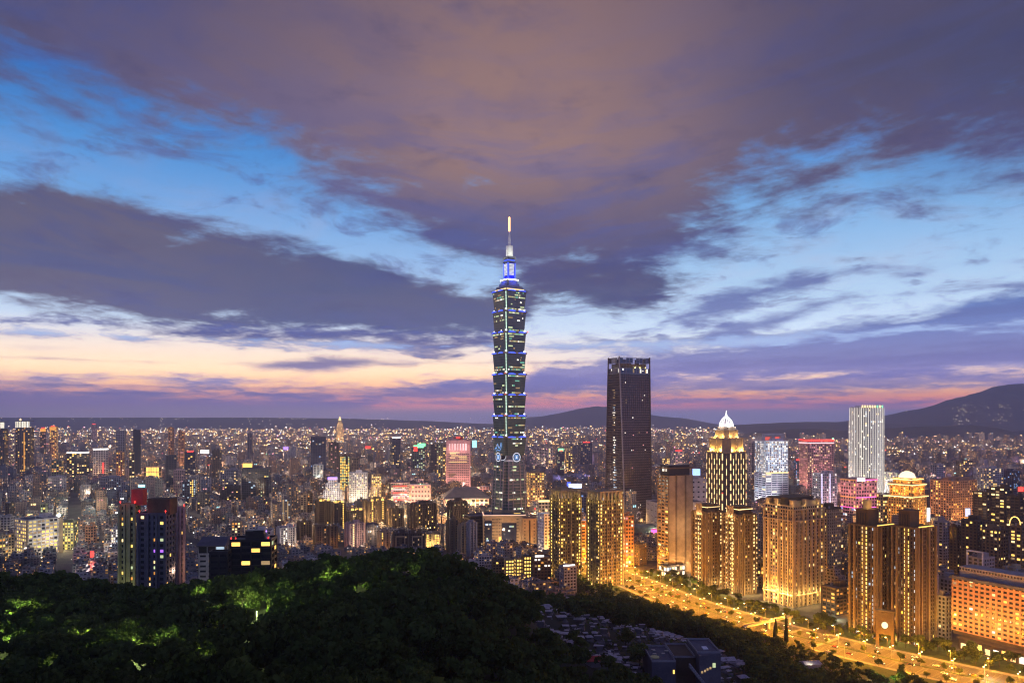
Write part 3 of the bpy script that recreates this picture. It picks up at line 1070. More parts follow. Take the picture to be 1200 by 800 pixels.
# ------------------------------------------------------------------ the dark tapered tower with folded corner
def build_folded():
    D = 1316.0
    S = lambda px, d: (PX(px, d), d)
    zt, zb = PZ(418, D), 0.0
    b = [S(733, D), S(763, 1352), None, S(709.5, 1362)]
    t = [S(726, D + 6), S(760.5, 1348), None, S(713.6, 1350)]
    b[2] = (b[1][0] + b[3][0] - b[0][0], b[1][1] + b[3][1] - b[0][1])
    t[2] = (t[1][0] + t[3][0] - t[0][0], t[1][1] + t[3][1] - t[0][1])
    cx, cyy = sum(p[0] for p in b) / 4, sum(p[1] for p in b) / 4
    b = [(p[0] - cx, p[1] - cyy) for p in b]
    t = [(p[0] - cx, p[1] - cyy) for p in t]
    root = thing('skyscraper', 'tall dark tapered tower with folded corner and open glass screen at its top', 'skyscraper', (cx, cyy, 0))
    FOOT.append((cx, cyy, 50))
    HEROES.append((708, 764, 415, D, 'the dark tapered tower'))
    H1 = zt * .905                                        # solid shaft up to here, glass screen above
    lerp = lambda p, q, u: (p[0] + (q[0] - p[0]) * u, p[1] + (q[1] - p[1]) * u)
    ring = lambda z, grow=1.0: [tuple(v * grow for v in lerp(b[i], t[i], z / zt)) for i in range(4)]
    mb = MB()
    for j in range(62):
        mb.prism(ring(H1 * j / 62), H1 * j / 62, H1 * (j + 1) / 62, p2=ring(H1 * (j + 1) / 62), top=j == 61)
    mb.build('shaft', M['glass'], root)

    def on(face, u, z, out=0.0):
        r = ring(z)
        p, q = r[face], r[(face + 1) % 4]
        n = Vector((q[1] - p[1], -(q[0] - p[0]))).normalized()
        m = lerp(p, q, u)
        return (m[0] + n.x * out, m[1] + n.y * out, z)

    nf = 62
    mb = MB()
    for j in range(1, nf):
        z = H1 * j / nf
        mb.prism(ring(z - 1.1, 1.012), z - 1.1, z + 1.1, p2=ring(z + 1.1, 1.012), bottom=True)
    mb.build('floor_band', surf('plum_panel', (.085, .062, .07), .5), root)
    mb = MB()
    for f in range(4):
        n = 14 if f in (0, 2) else 11
        for i in range(1, n):
            mb.tube(on(f, i / n, 0, .5), on(f, i / n, H1, .5), .38, 4)
    mb.build('mullion', M['dark'], root)
    for i in range(4):
        mb = MB()
        a, c = ring(0, 1.02)[i], ring(zt, 1.03)[i]
        mb.tube((*a, 0), (*c, zt + (1.6 if i in (0, 2) else 1)), 1.5, 4)
        mb.build('corner_post', M['grey'] if i == 0 else M['dark'], root)
    rg = random.Random(8)
    nwin = 0

    def win(f, u0, u1, z0, z1, m):
        q = MB()
        A, B, C, E = on(f, u0, z0, .35), on(f, u1, z0, .35), on(f, u1, z1, .35), on(f, u0, z1, .35)
        q.poly([A, B, C, E])
        q.build('window', W[m], root)

    for j in range(8, 56):                                # white dotted strip on the left face
        if rg.random() < .85:
            z = H1 * (j + .3) / nf
            win(3, .36 + rg.uniform(0, .1), .5 + rg.uniform(0, .1), z, z + 1.9, rg.choice(('wht', 'col', 'dim', 'dim')))
    for _ in range(26):
        j = rg.choice((6, 7, 7, 8, 30, 31, 33, 38, 39, 44, 45, 50, 51, 53)) if rg.random() < .7 else rg.randint(5, 58)
        i = rg.randint(1, 12) if j > 9 else rg.randint(0, 13)
        z = H1 * (j + .3) / nf
        win(0, (i + .2) / 14, (i + rg.choice((.5, .7))) / 14, z, z + 1.7, rg.choice(('dim', 'dim', 'wht', 'pnk')))
    # crown: open screen of glass on a frame, plant inside lit by work lamps
    mb = MB()
    mb.prism(ring(H1, .86), H1, H1 + (zt - H1) * .62, p2=ring(zt, .86))
    pr = mb.build('crown_core', M['brown'], root)
    for i in range(4):
        sc_ = MB()
        n = 9
        for q in range(n + 1):
            sc_.tube(on(i, q / n, H1, .4), on(i, q / n, zt - .4, .4), .22, 4)
        for zz in (H1 + .4, H1 + (zt - H1) * .33, H1 + (zt - H1) * .66, zt - .9, zt - .2):
            sc_.tube(on(i, 0, zz, .4), on(i, 1, zz, .4), .35, 4)
        sc_.build('crown_frame', M['metal'], root)
        m2 = MB()
        z0, z1 = H1, H1 + (zt - H1) * .33
        m2.poly([on(i, 0, z0, .1), on(i, 1, z0, .1), on(i, 1, z1, .1), on(i, 0, z1, .1)])
        for q in range(9):
            if q in (1, 7) or (i == 0 and q == 4):
                continue
            a, c = q / 9 + .004, (q + 1) / 9 - .004
            z2, z3 = H1 + (zt - H1) * .67, zt - 1.2
            m2.poly([on(i, a, z2, .1), on(i, c, z2, .1), on(i, c, z3, .1), on(i, a, z3, .1)])
        m2.build('crown_screen', M['bglass'], root)
    for u in (.55, .72, .92):
        p = on(0, u, H1 + (zt - H1) * .4, -3)
        lamp(p, 2600, (.95, 1, .55), .5, root)
    p = on(3, .5, H1 + 6, -3)
    lamp(p, 2500, (.9, .95, 1), .5, root)
    for k in range(10):
        win(rg.choice((0, 0, 3)), *(lambda u: (u, u + .05))(rg.uniform(.05, .9)), H1 + rg.choice((2, 6)), H1 + rg.choice((4, 8)) + 1, rg.choice(('dim', 'wht')))


build_folded()


# ------------------------------------------------------------------ the residential and hotel towers along the avenue
def lobe_tower(label, x0, x1, top, D, nick, seed):
    """apartment tower with a dark recessed centre, a lit bay at each edge and a lamp lit parapet"""
    t = Tower('apartment_tower', label, 'apartment tower', x0, x1, top, D, 30, .75, group='golden lit twin apartment towers', nick=nick)
    t.rng = random.Random(seed)

    def cols(k, i, n, j, m, r):
        edge = i in (0, n - 1)
        if edge:
            return r.choice(('yel', 'yel', 'wrm')) if r.random() < (.9 if k != 'F' or i == n - 1 else .6) else None
        if r.random() < (.2 if i % 3 else .08):
            return r.choice(('yel', 'yel', 'wrm', 'dim'))
        return None
    t.facade(z1=t.h - 7, bay=3.4, fh=4.0, pier=.36, band=.42, proj=.55, cols=cols, bandproj=1.5)
    # broad vertical ribs and the recessed slots between them
    for k in 'FLR':
        l = t.face(k)[3]
        for q, u in enumerate((.0, .3, .5, .7, 1.0)):
            mb = MB()
            t.fbox(mb, k, max(-.9, u * l - .55), min(l + .9, u * l + .55), 0, t.h - (3 if q in (1, 3) else 6), -.5, .9)
            mb.build('rib', M['tan'] if k == 'F' and q in (2, 4) else M['umber'], t.root)
    t.roof(M['tan'], 'plant', inset=3)
    mb = MB()
    for k in 'FLRB':
        l = t.face(k)[3]
        n = 6
        for q in range(n):
            t.fbox(mb, k, l * q / n + .6, l * (q + .35) / n + .6, t.h - 7, t.h + 2.5, -1.5, -.3)
        t.fbox(mb, k, 0, l, t.h + 1.6, t.h + 3, -1.8, 0)
    mb.build('parapet_frame', M['tan'], t.root)
    for k in 'FL':
        l = t.face(k)[3]
        o, dr, nn, _, _ = t.face(k)
        for u in (.15, .38, .62, .85):
            lamp((o[0] + dr[0] * u * l - nn[0] * 3.4, o[1] + dr[1] * u * l - nn[1] * 3.4, t.h - 4.5), 600, (1, .75, .22), .5, t.root)
            lamp((o[0] + dr[0] * u * l + nn[0] * 2.6, o[1] + dr[1] * u * l + nn[1] * 2.6, t.h - 9), 500, (1, .68, .16), .5, t.root)
    t.finish(M['umber'], M['glass'], 100)
    t.wash('FL', 6, 8, 2, 6000, (1, .6, .16))
    for u in (.08, .92):
        for k in 'FL':
            o, dr, nn, l, _ = t.face(k)
            for zz in (22, 44, 66, 88):
                lamp((o[0] + dr[0] * u * l + nn[0] * 3.4, o[1] + dr[1] * u * l + nn[1] * 3.4, zz), 750, (1, .66, .14), .5, t.root)
    return t


lobe_tower('golden lit apartment tower, the one standing further from the avenue of the pair', 645, 681, 577, 905, 'the golden twin towers', 1)
lobe_tower('golden lit apartment tower rising directly at the near end of the avenue junction', 688, 730, 579, 868, 'the golden twin towers', 2)

# brown slab with a plain tan end and dark balconies
t = Tower('office_tower', 'brown tower with stacked dark balcony floors and a plain glowing tan end wall', 'office tower', 770, 812, 549, 935, 26, .62, nick='the banded brown tower')
t.facade(z1=t.h - 9, bay=6.5, fh=4.2, pier=.12, band=.42, proj=1.1, lit=.16, pal='ydddw', faces='L', bandproj=1)
t.facade(z1=t.h - 9, bay=20, fh=200, pier=1, band=0, proj=1.1, lit=0, faces='FRB', core=False)
mb = MB()
mb.box(-t.w / 2 + 3, t.w / 2 - 3, -t.d / 2 + 3, t.d / 2 - 3, t.h - 9.5, t.h + 4)
mb.build('crown_box', M['black'], t.root)
mb = MB()
t.fbox(mb, 'F', t.w * .28, t.w * .34, 0, t.h - 8, 0, .5)
t.fbox(mb, 'F', t.w * .66, t.w * .72, 0, t.h - 8, 0, .5)
mb.build('rib', M['brown'], t.root)
for i in range(4):
    q = MB()
    t.fbox(q, 'L', t.d * (.3 + .1 * i), t.d * (.36 + .1 * i), t.h - 4, t.h + 1, -2.9, -2.7)
    q.build('window', W['wht' if i != 2 else 'dim'], t.root)
t.roof(M['brown'], None)
t.finish(M['tan'], M['glass'], 90)
t.wash('F', 10, 14, 2, 22000, (1, .58, .24)).wash('F', 60, 18, 1, 15000, (1, .64, .36)).wash('L', 6, 10, 2, 8000, (1, .58, .2))
tb = Tower('podium_block', 'low dark glass podium lit pale inside at the foot of the banded brown tower', 'podium', 772, 803, 664, 926, 26, .5)
tb.facade(bay=4, fh=6, pier=.15, band=.3, lit=.75, pal='hcw').roof(M['dark'], None).finish(M['dark'], M['glass'])


# gold crowned tower with zigzag light strips and a white dome
def gold_tower():
    x0, x1, D = 825, 877.5, 1165
    t = Tower('skyscraper', 'gold crowned dark tower with staggered light strips and a white glowing dome and spire', 'skyscraper', x0, x1, 531, D, 30, 1.0, nick='the gold crowned tower')
    h, w = t.h, t.w
    c = w * .17
    pl = lambda a, cc: [(-a / 2 + cc, -a / 2), (a / 2 - cc, -a / 2), (a / 2, -a / 2 + cc), (a / 2, a / 2 - cc), (a / 2 - cc, a / 2), (-a / 2 + cc, a / 2), (-a / 2, a / 2 - cc), (-a / 2, -a / 2 + cc)]
    w *= 1.02
    P = pl(w, c)
    mb = MB()
    mb.prism(P, 0, h)
    mb.build('shaft', M['dark'], t.root)
    mb = MB()
    for j in range(1, 40):
        z = h * j / 40
        mb.prism(pl(w + .5, c), z - .5, z + .5, bottom=True)
    mb.build('floor_band', M['darkbrown'], t.root)
    n8 = len(P)
    fb, lt = MB(), []
    seg = 15.5
    for e in range(n8):
        a, b_ = Vector(P[e]), Vector(P[(e + 1) % n8])
        l = (b_ - a).length
        dr = (b_ - a) / l
        nn = Vector((dr.y, -dr.x))
        n = max(2, round(l / 5.2))
        for i in range(n + 1):
            p = a + dr * (l * i / n)
            j = 0
            z = 6
            while z < h - 3:
                off = seg / 2 if i % 2 else 0
                zz = z + off
                if zz + seg * .55 < h:
                    q0, q1 = p - dr * .55, p + dr * .55
                    fb.prism([tuple(q0 + nn * 1.0), tuple(q1 + nn * 1.0), tuple(q1), tuple(q0)], zz, zz + seg * .97)
                    lt.append((p, dr, nn, zz, e))
                z += seg
    fb.build('fin', M['tan'], t.root)
    # lit fins: the nearest hundred are parts of their own
    rest = MB()
    k = 0
    cz, sz = math.cos(t.rot), math.sin(t.rot)
    for (p, dr, nn, zz, e) in sorted(lt, key=lambda q: -q[3]):
        wx, wy = t.cx + p.x * cz - p.y * sz, t.cy + p.x * sz + p.y * cz
        if (nn.x * cz - nn.y * sz) * wx + (nn.x * sz + nn.y * cz) * wy > 0:
            continue
        m = MB() if k < 99 else rest
        q0, q1 = p - dr * .5, p + dr * .5
        m.prism([tuple(q0 + nn * 1.3), tuple(q1 + nn * 1.3), tuple(q1 + nn * 1.03), tuple(q0 + nn * 1.03)], zz + .3, zz + seg * .64, bottom=True)
        if k < 99:
            m.build('light_strip', W['wrm'], t.root)
        k += 1
    rest.build('light_strip', W['wrm'], t.root, kind='stuff')
    # crown
    zc = lambda py: PZ(py, D) - 0
    mb = MB()
    mb.prism(pl(w + 1.6, c), h, h + 2)
    mb.prism(pl(w * .86, c), h + 2, zc(515))
    mb.prism(pl(w * .9, c), zc(515), zc(513.5))
    mb.prism(pl(w * .62, c * .7), zc(513.5), zc(505))
    mb.prism(pl(w * .66, c * .7), zc(505), zc(504))
    mb.prism(pl(w * .48, c * .5), zc(504), zc(500))
    cr = mb.build('crown', M['tan'], t.root)
    mb = MB()
    for e in range(n8):
        a, b_ = Vector(pl(w * .86, c)[e]), Vector(pl(w * .86, c)[(e + 1) % n8])
        for u in (.0, .5):
            p = a.lerp(b_, u)
            mb.lathe([(1.3, h + 2), (1.3, zc(513))], 8, c=tuple(p * 1.02))
    mb.build('column', M['tan'], cr)
    for i in range(8):
        a = math.pi / 8 + i * math.pi / 4
        lamp((math.cos(a) * w * .52, math.sin(a) * w * .52, h + 4), 22000, (1, .56, .13), .5, t.root)
        lamp((math.cos(a) * w * .40, math.sin(a) * w * .40, zc(512)), 8000, (1, .62, .2), .5, t.root)
    # dome of glowing ribs
    z0, z1, r0 = zc(500), zc(488), w * .205
    prof = [(r0 * (1.03 - q ** 2.3), z0 + (z1 - z0) * q * 1.1) for q in [i / 8 for i in range(9)]]
    mb = MB()
    mb.lathe(prof, 16)
    dm = mb.build('dome', M['white'], t.root)
    for i in range(16):
        m = MB()
        a = 2 * math.pi * i / 16
        for (ra, za), (rb, zb) in zip(prof, prof[1:]):
            m.tube((math.cos(a) * (ra + .3), math.sin(a) * (ra + .3), za), (math.cos(a) * (rb + .3), math.sin(a) * (rb + .3), zb), .38, 4)
        m.build('rib_light', L['white'], dm)
    m = MB()
    m.lathe([(1.3, z1), (1.7, z1 + 3.0), (.9, zc(485)), (.3, zc(480.5))], 10)
    m.build('spire', L['white'], dm)
    for i in range(6):
        a = i * math.pi / 3
        lamp((math.cos(a) * r0 * 1.5, math.sin(a) * r0 * 1.5, z0 + 2), 5500, (.9, .86, 1), .5, t.root)
    for p in [(-w / 2, -w / 2 + c, h * .56), (-w / 2 + c, -w / 2, h * .1), (w / 2 - c, -w / 2, h * .12), (w / 2, -w / 2 + c, h * .55)]:
        m = MB()
        m.lathe([(.2, p[2] - 1), (1.1, p[2]), (.2, p[2] + 1)], 8, c=(p[0] * 1.04, p[1] * 1.04))
        m.build('warning_lamp', L['red'], t.root)
    t.gl, t.fr = MB(), MB()
    t.wash('F', 8, 16, 1, 30000).wash('L', 8, 16, 1, 30000)


gold_tower()


# pair of brown towers with lit stair columns below it
def stair_tower(label, x0, x1, top, D, lobby, nick):
    t = Tower('apartment_tower', label, 'apartment tower', x0, x1, top + 5, D, 30, .95, group='brown twin towers beside the avenue', nick=nick)

    def cols(k, i, n, j, m, r):
        if k == 'L' and i in lobby:
            return r.choice(('wrm', 'wrm', 'yel')) if r.random() < .92 else None
        if k == 'F' and i == n - 1:
            return 'wrm' if r.random() < .7 else None
        return r.choice(('yel', 'dim', 'wrm', 'dim')) if r.random() < .10 else None
    t.facade(bay=4.0, fh=3.7, pier=.45, band=.4, proj=.7, cols=cols)
    for k in 'FLR':
        l = t.face(k)[3]
        for u in (.02, .25, .75, .98):
            mb = MB()
            t.fbox(mb, k, u * l - .7, u * l + .7, 0, t.h + (2 if u in (.25, .75) else 0), -.5, 1.3)
            mb.build('rib', M['brown'], t.root)
    # ribbed crown block with lit fins
    mb = MB()
    mb.box(-t.w * .36, t.w * .36, -t.d * .36, t.d * .36, t.h, t.h + 9)
    mb.build('crown_box', M['darkbrown'], t.root)
    l = t.face('L')[3]
    for i in range(5):
        m = MB()
        t.fbox(m, 'L', l * (.30 + .085 * i), l * (.35 + .085 * i), t.h - 3, t.h + 10, .2, 1.0)
        m.build('crown_fin', M['tan'], t.root)
    t.roof(M['brown'], 'plant')
    t.finish(M['brown'], M['glass'], 100)
    o, dr, nn, l, _ = t.face('L')
    for u in (.36, .52, .64):
        lamp((o[0] + dr[0] * u * l + nn[0] * 2.6, o[1] + dr[1] * u * l + nn[1] * 2.6, t.h - 2), 900, WARMW, .4, t.root)
    for k in 'FL':
        m = MB()
        ll = t.face(k)[3]
        t.fbox(m, k, ll * .06, ll * .94, t.h + 5.6, t.h + 6.4, -t.d * .135, -t.d * .125)
        m.build('crown_light', W['wrm'], t.root)
    t.wash('FL', 5, 6, 3, 5000, (1, .62, .2))
    # rows of small lamps up the stair piers
    for k, us in (('L', (.30, .56, .70) if lobby[0] == 1 else (.34, .50, .62)), ('F', (.98,))):
        o, dr, nn, ll, _ = t.face(k)
        for u in us:
            for j in range(2, int(t.h / 5.6)):
                m = MB()
                t.fbox(m, k, ll * u - .5, ll * u + .5, j * 5.6, j * 5.6 + 1.5, 1.35, 1.75)
                m.build('pier_lamp', W['wrm'], t.root)
    # lit fin lamps up the piers
    for k, us in (('L', (.25, .75)), ('F', (.25, .98))):
        o, dr, nn, ll, _ = t.face(k)
        for u in us:
            for zz in range(12, int(t.h), 24):
                lamp((o[0] + dr[0] * u * ll + nn[0] * 3.2, o[1] + dr[1] * u * ll + nn[1] * 3.2, zz), 600, (1, .55, .14), .3, t.root)
    return t


stair_tower('brown apartment tower with lit stair columns, the one nearest to the banded brown tower', 811, 847, 596, 862, (2, 4), 'the brown stair towers')
stair_tower('brown apartment tower with lit stair columns and a dark crown, beside the ornate stone tower', 846.5, 886, 599, 828, (1, 3), 'the brown stair towers')


# ornate stone tower washed with light from below
def ornate():
    t = Tower('apartment_tower', 'large ornate stone apartment tower with tall arched bays washed by golden light from below', 'apartment tower', 896, 965, 594, 778, 30, .8, nick='the ornate stone tower')

    def cols(k, i, n, j, m, r):
        p = .42 if (k == 'L' and i in (3, 4)) or (k == 'F' and i == n - 1) else .1
        return r.choice(('yel', 'yel', 'wrm', 'dim')) if r.random() < p else None
    t.facade(bay=3.3, fh=3.6, pier=.34, band=.3, proj=.6, cols=cols)
    for k in 'FLR':
        l = t.face(k)[3]
        n = max(4, round(l / 6.6))
        for i in range(n + 1):
            if k == 'L' and i in (2,):
                continue
            mb = MB()
            a = l * i / n
            t.fbox(mb, k, max(-.6, a - .75), min(l + .6, a + .75), 0, t.h - 4 - 5 * (i % 3 == 1), -.6, 1.5)
            mb.build('pilaster', M['tan'], t.root)
        for zf in (.12, .86, .97):
            mb = MB()
            t.fbox(mb, k, -1.3, l + 1.3, t.h * zf - .6, t.h * zf + .6, -.6, 1.9)
            mb.build('string_course', M['tan'], t.root)
    t.roof(M['tan'], 'plant')
    h = t.h
    mb = MB()
    mb.box(-t.w * .40, t.w * .42, -t.d * .22, t.d * .45, h + .03, h + 7.5)
    mb.box(-t.w * .43, t.w * .45, -t.d * .25, t.d * .48, h + 7.5, h + 8.4)
    mb.build('penthouse', M['darkbrown'], t.root)
    for (u, v) in ((-.44, -.42), (-.05, -.44), (.4, -.42), (-.44, .1), (-.44, .42)):
        mb = MB()
        x, y = u * t.w, v * t.d
        mb.box(x - 2.2, x + 2.2, y - 2.2, y + 2.2, h + 1.1, h + 6)
        mb.box(x - 2.7, x + 2.7, y - 2.7, y + 2.7, h + 6, h + 6.8)
        mb.build('turret', M['tan'], t.root)
        lamp((x - 4.5, y - 3.5, h + 2.5), 900, (1, .66, .24), .3, t.root)
    t.finish(M['tan'], M['glass'], 100)
    for k, n in (('L', 9), ('F', 5)):
        o, dr, nn, l, _ = t.face(k)
        for i in range(n):
            u = (i + .5) / n
            lamp((o[0] + dr[0] * u * l + nn[0] * 3.6, o[1] + dr[1] * u * l + nn[1] * 3.6, t.h * .13), 3600, (1, .64, .2), .3, t.root)
            lamp((o[0] + dr[0] * u * l + nn[0] * 7, o[1] + dr[1] * u * l + nn[1] * 7, 4), 1700, (1, .62, .19), .3, t.root)
    t.wash('L', 55, 26, 2, 14000, (1, .66, .25))
    b = Tower('apartment_tower', 'narrower pale apartment tower joined behind the ornate stone tower, with dark roof box', 'apartment tower', 950, 986, 597, 850, 30, .9, nick='the ornate stone tower')
    b.facade(bay=3.6, fh=3.6, pier=.5, band=.4, proj=.6, lit=.14, pal='yydw').roof(M['darkbrown'], 'plant').finish(M['tan'], M['glass'])
    b.wash('L', 20, 18, 1, 26000)


ornate()


# the two tall dark towers on one plinth with a lit clock arch
def clock_pair():
    for (x0, x1, top, D, lab) in ((996, 1050, 618, 668, 'tall dark brown apartment tower with golden roof lantern, left of the clock arch'),
                                  (1046, 1096, 620, 646, 'tall dark brown apartment tower with a square dark roof block, right of the clock arch')):
        t = Tower('apartment_tower', lab, 'apartment tower', x0, x1, top, D, 30, .85, group='dark brown twin towers on the avenue', nick='the dark brown clock towers')

        def cols(k, i, n, j, m, r):
            if k == 'L' and i in (3, 4):
                return r.choice(('yel', 'wrm', 'yel')) if r.random() < .9 else None
            if k == 'L' and i == 6:
                return 'col' if r.random() < .5 else None
            if k == 'L' and i == 1:
                return r.choice(('col', 'dim')) if r.random() < .3 else None
            if k == 'F' and i == 1:
                return r.choice(('wrm', 'dim', 'dim')) if r.random() < .75 else None
            return r.choice(('dim', 'yel', 'col')) if r.random() < .05 else None
        t.facade(bay=3.2, fh=3.5, pier=.36, band=.34, proj=.7, cols=cols)
        for k in 'FLR':
            l = t.face(k)[3]
            for u in (.01, .2, .58, .99):
                mb = MB()
                t.fbox(mb, k, u * l - .8, u * l + .8, 0, t.h + 1.2, -.6, 1.6)
                mb.build('rib', M['brown'], t.root)
        t.roof(M['brown'], None)
        l = t.d
        mb = MB()
        y1 = t.d / 2
        mb.box(-t.w / 2 + 1, t.w * .05, y1 - .68 * l, y1 - .22 * l, t.h - .3, t.h + 14)
        mb.box(-t.w / 2 + .3, t.w * .08, y1 - .71 * l, y1 - .19 * l, t.h + 14, t.h + 15.2)
        tw = mb.build('roof_block', M['darkbrown'], t.root)
        mb = MB()
        for i in range(4):
            yy = y1 - (.30 + .1 * i) * l
            mb.box(-t.w / 2 + .55, -t.w / 2 + 1.0, yy - .5, yy + .5, t.h + 2, t.h + 12)
        mb.build('louvre', M['black'], tw)
        if x0 < 1000:
            mb = MB()
            mb.box(-t.w * .3, -t.w * .12, y1 - .55 * l, y1 - .35 * l, t.h + 15.2, t.h + 23)
            mb.build('lantern', M['tan'], t.root)
            lamp((-t.w * .4, y1 - .6 * l, t.h + 17.5), 1200, (1, .58, .12), .4, t.root)
            lamp((-t.w * .2, y1 - .72 * l, t.h + 17.5), 1200, (1, .58, .12), .4, t.root)
        for (k, u0, u1) in (('F', .1, .9),):
            m = MB()
            ll = t.face(k)[3]
            t.fbox(m, k, ll * u0, ll * u1, t.h + 1.15, t.h + 1.9, -.4, .3)
            m.build('parapet_light', W['yel'], t.root)
        for u in (.2, .58):
            o, dr, nn, ll, _ = t.face('L')
            lamp((o[0] + dr[0] * u * ll + nn[0] * 5, o[1] + dr[1] * u * ll + nn[1] * 5, 5), 2600, (1, .62, .19), .3, t.root)
        t.finish(M['darkbrown'], M['glass'], 100)
        t.wash('FL', 6, 6, 2, 2200, (1, .62, .19))
        t.wash('L', 40, 40, 1, 10000, (1, .64, .23))
    # the arch with the round clock lamp
    D = 640
    x, y = PX(1037, D), D
    r = thing('clock_gate', 'tall stone gate with a round white glowing clock between the dark twin towers', 'gate', (x, y, 0), R(30 - 60))
    mb = MB()
    zt = PZ(716, D)
    mb.box(-7, -4.6, -2, 2, 0, zt)
    mb.box(4.6, 7, -2, 2, 0, zt)
    mb.box(-4.6, 4.6, -1.8, 1.8, zt - 19, zt - .6)
    mb.box(-7.6, 7.6, -2.6, 2.6, zt, zt + 1.2)
    mb.build('stone_frame', M['darkbrown'], r)
    m = MB()
    n = 24
    zc = PZ(731.5, D)
    for q in range(n):
        a0, a1 = 2 * math.pi * q / n, 2 * math.pi * (q + 1) / n
        m.poly([(0, -2.2, zc), (2.5 * math.cos(a0), -2.2, zc + 2.8 * math.sin(a0)), (2.5 * math.cos(a1), -2.2, zc + 2.8 * math.sin(a1))])
        m.poly([(2.5 * math.cos(a0), -2.2, zc + 2.8 * math.sin(a0)), (2.5 * math.cos(a0), -1.8, zc + 2.8 * math.sin(a0)), (2.5 * math.cos(a1), -1.8, zc + 2.8 * math.sin(a1)), (2.5 * math.cos(a1), -2.2, zc + 2.8 * math.sin(a1))])
    m.build('clock_face', glow('clock_lamp', (1, .88, .55), 1.5, .2), r)
    for sx in (-6.3, 6.3):
        lamp((sx, -4, 2), 500, (1, .7, .3), .3, r)


clock_pair()


# orange tiled hotel at the near right
def hotel():
    th = R(30)
    D = 592
    t = Tower('hotel', 'long orange tiled hotel block with rows of dark windows above the avenue', 'hotel', 1115, 1238, 693, D, 30, 2.6, nick='the orange hotel')
    t.facade(z0=13, bay=4.6, fh=3.75, pier=.38, band=.5, proj=.55, lit=.10, pal='yywhd')
    t.roof(M['orange'], None)
    mb = MB()
    mb.box(-t.w * .36, t.w * .3, -t.d * .47, t.d * .43, t.h + .03, t.h + 9)
    ph = mb.build('penthouse', M['grey'], t.root)
    mb = MB()
    for i in range(26):
        y = -t.d * .46 + t.d * .88 * i / 25
        mb.box(-t.w * .36 - .25, -t.w * .36 - .03, y - .5, y + .5, t.h + 6.2, t.h + 7.8)
    mb.build('vent', M['black'], ph)
    mb = MB()
    t.fbox(mb, 'L', -1, t.d + 1, t.h - 1.6, t.h + .9, .56, 1.6)
    mb.build('eaves', M['slate'], t.root)
    mb = MB()
    mb.box(-t.w / 2 - 7, t.w / 2 - 2, -t.d / 2, t.d / 2 - 10, 0, 9)
    mb.box(-t.w / 2 - 8, t.w / 2, -t.d / 2 - 1, t.d / 2 - 9, 9, 10)
    mb.box(-t.w / 2 + 1, t.w / 2 - 1, -t.d / 2 + 1, t.d / 2 - 1, 10, 13)
    mb.build('podium', M['darkbrown'], t.root)
    for i in range(9):
        m = MB()
        y = t.d / 2 - 14 - i * 6.5
        m.box(-t.w / 2 - 7.25, -t.w / 2 - 7.02, y - 2, y + 2, 1, 5.6 + (i % 3))
        m.build('shopfront', W[('wrm', 'wht', 'yel')[i % 3]], t.root)
    t.finish(M['orange'], M['glass'], 100)
    o, dr, nn, l, _ = t.face('L')
    for i in range(5):
        u = (i + .5) / 5
        lamp((o[0] + dr[0] * u * l + nn[0] * 22, o[1] + dr[1] * u * l + nn[1] * 22, 24), 15000, (1, .5, .16), 1, t.root)
    lamp((o[0] + nn[0] * 8 - dr[0] * 2, o[1] + nn[1] * 8 - dr[1] * 2, 24), 9000, (1, .6, .08), 1, t.root)


hotel()


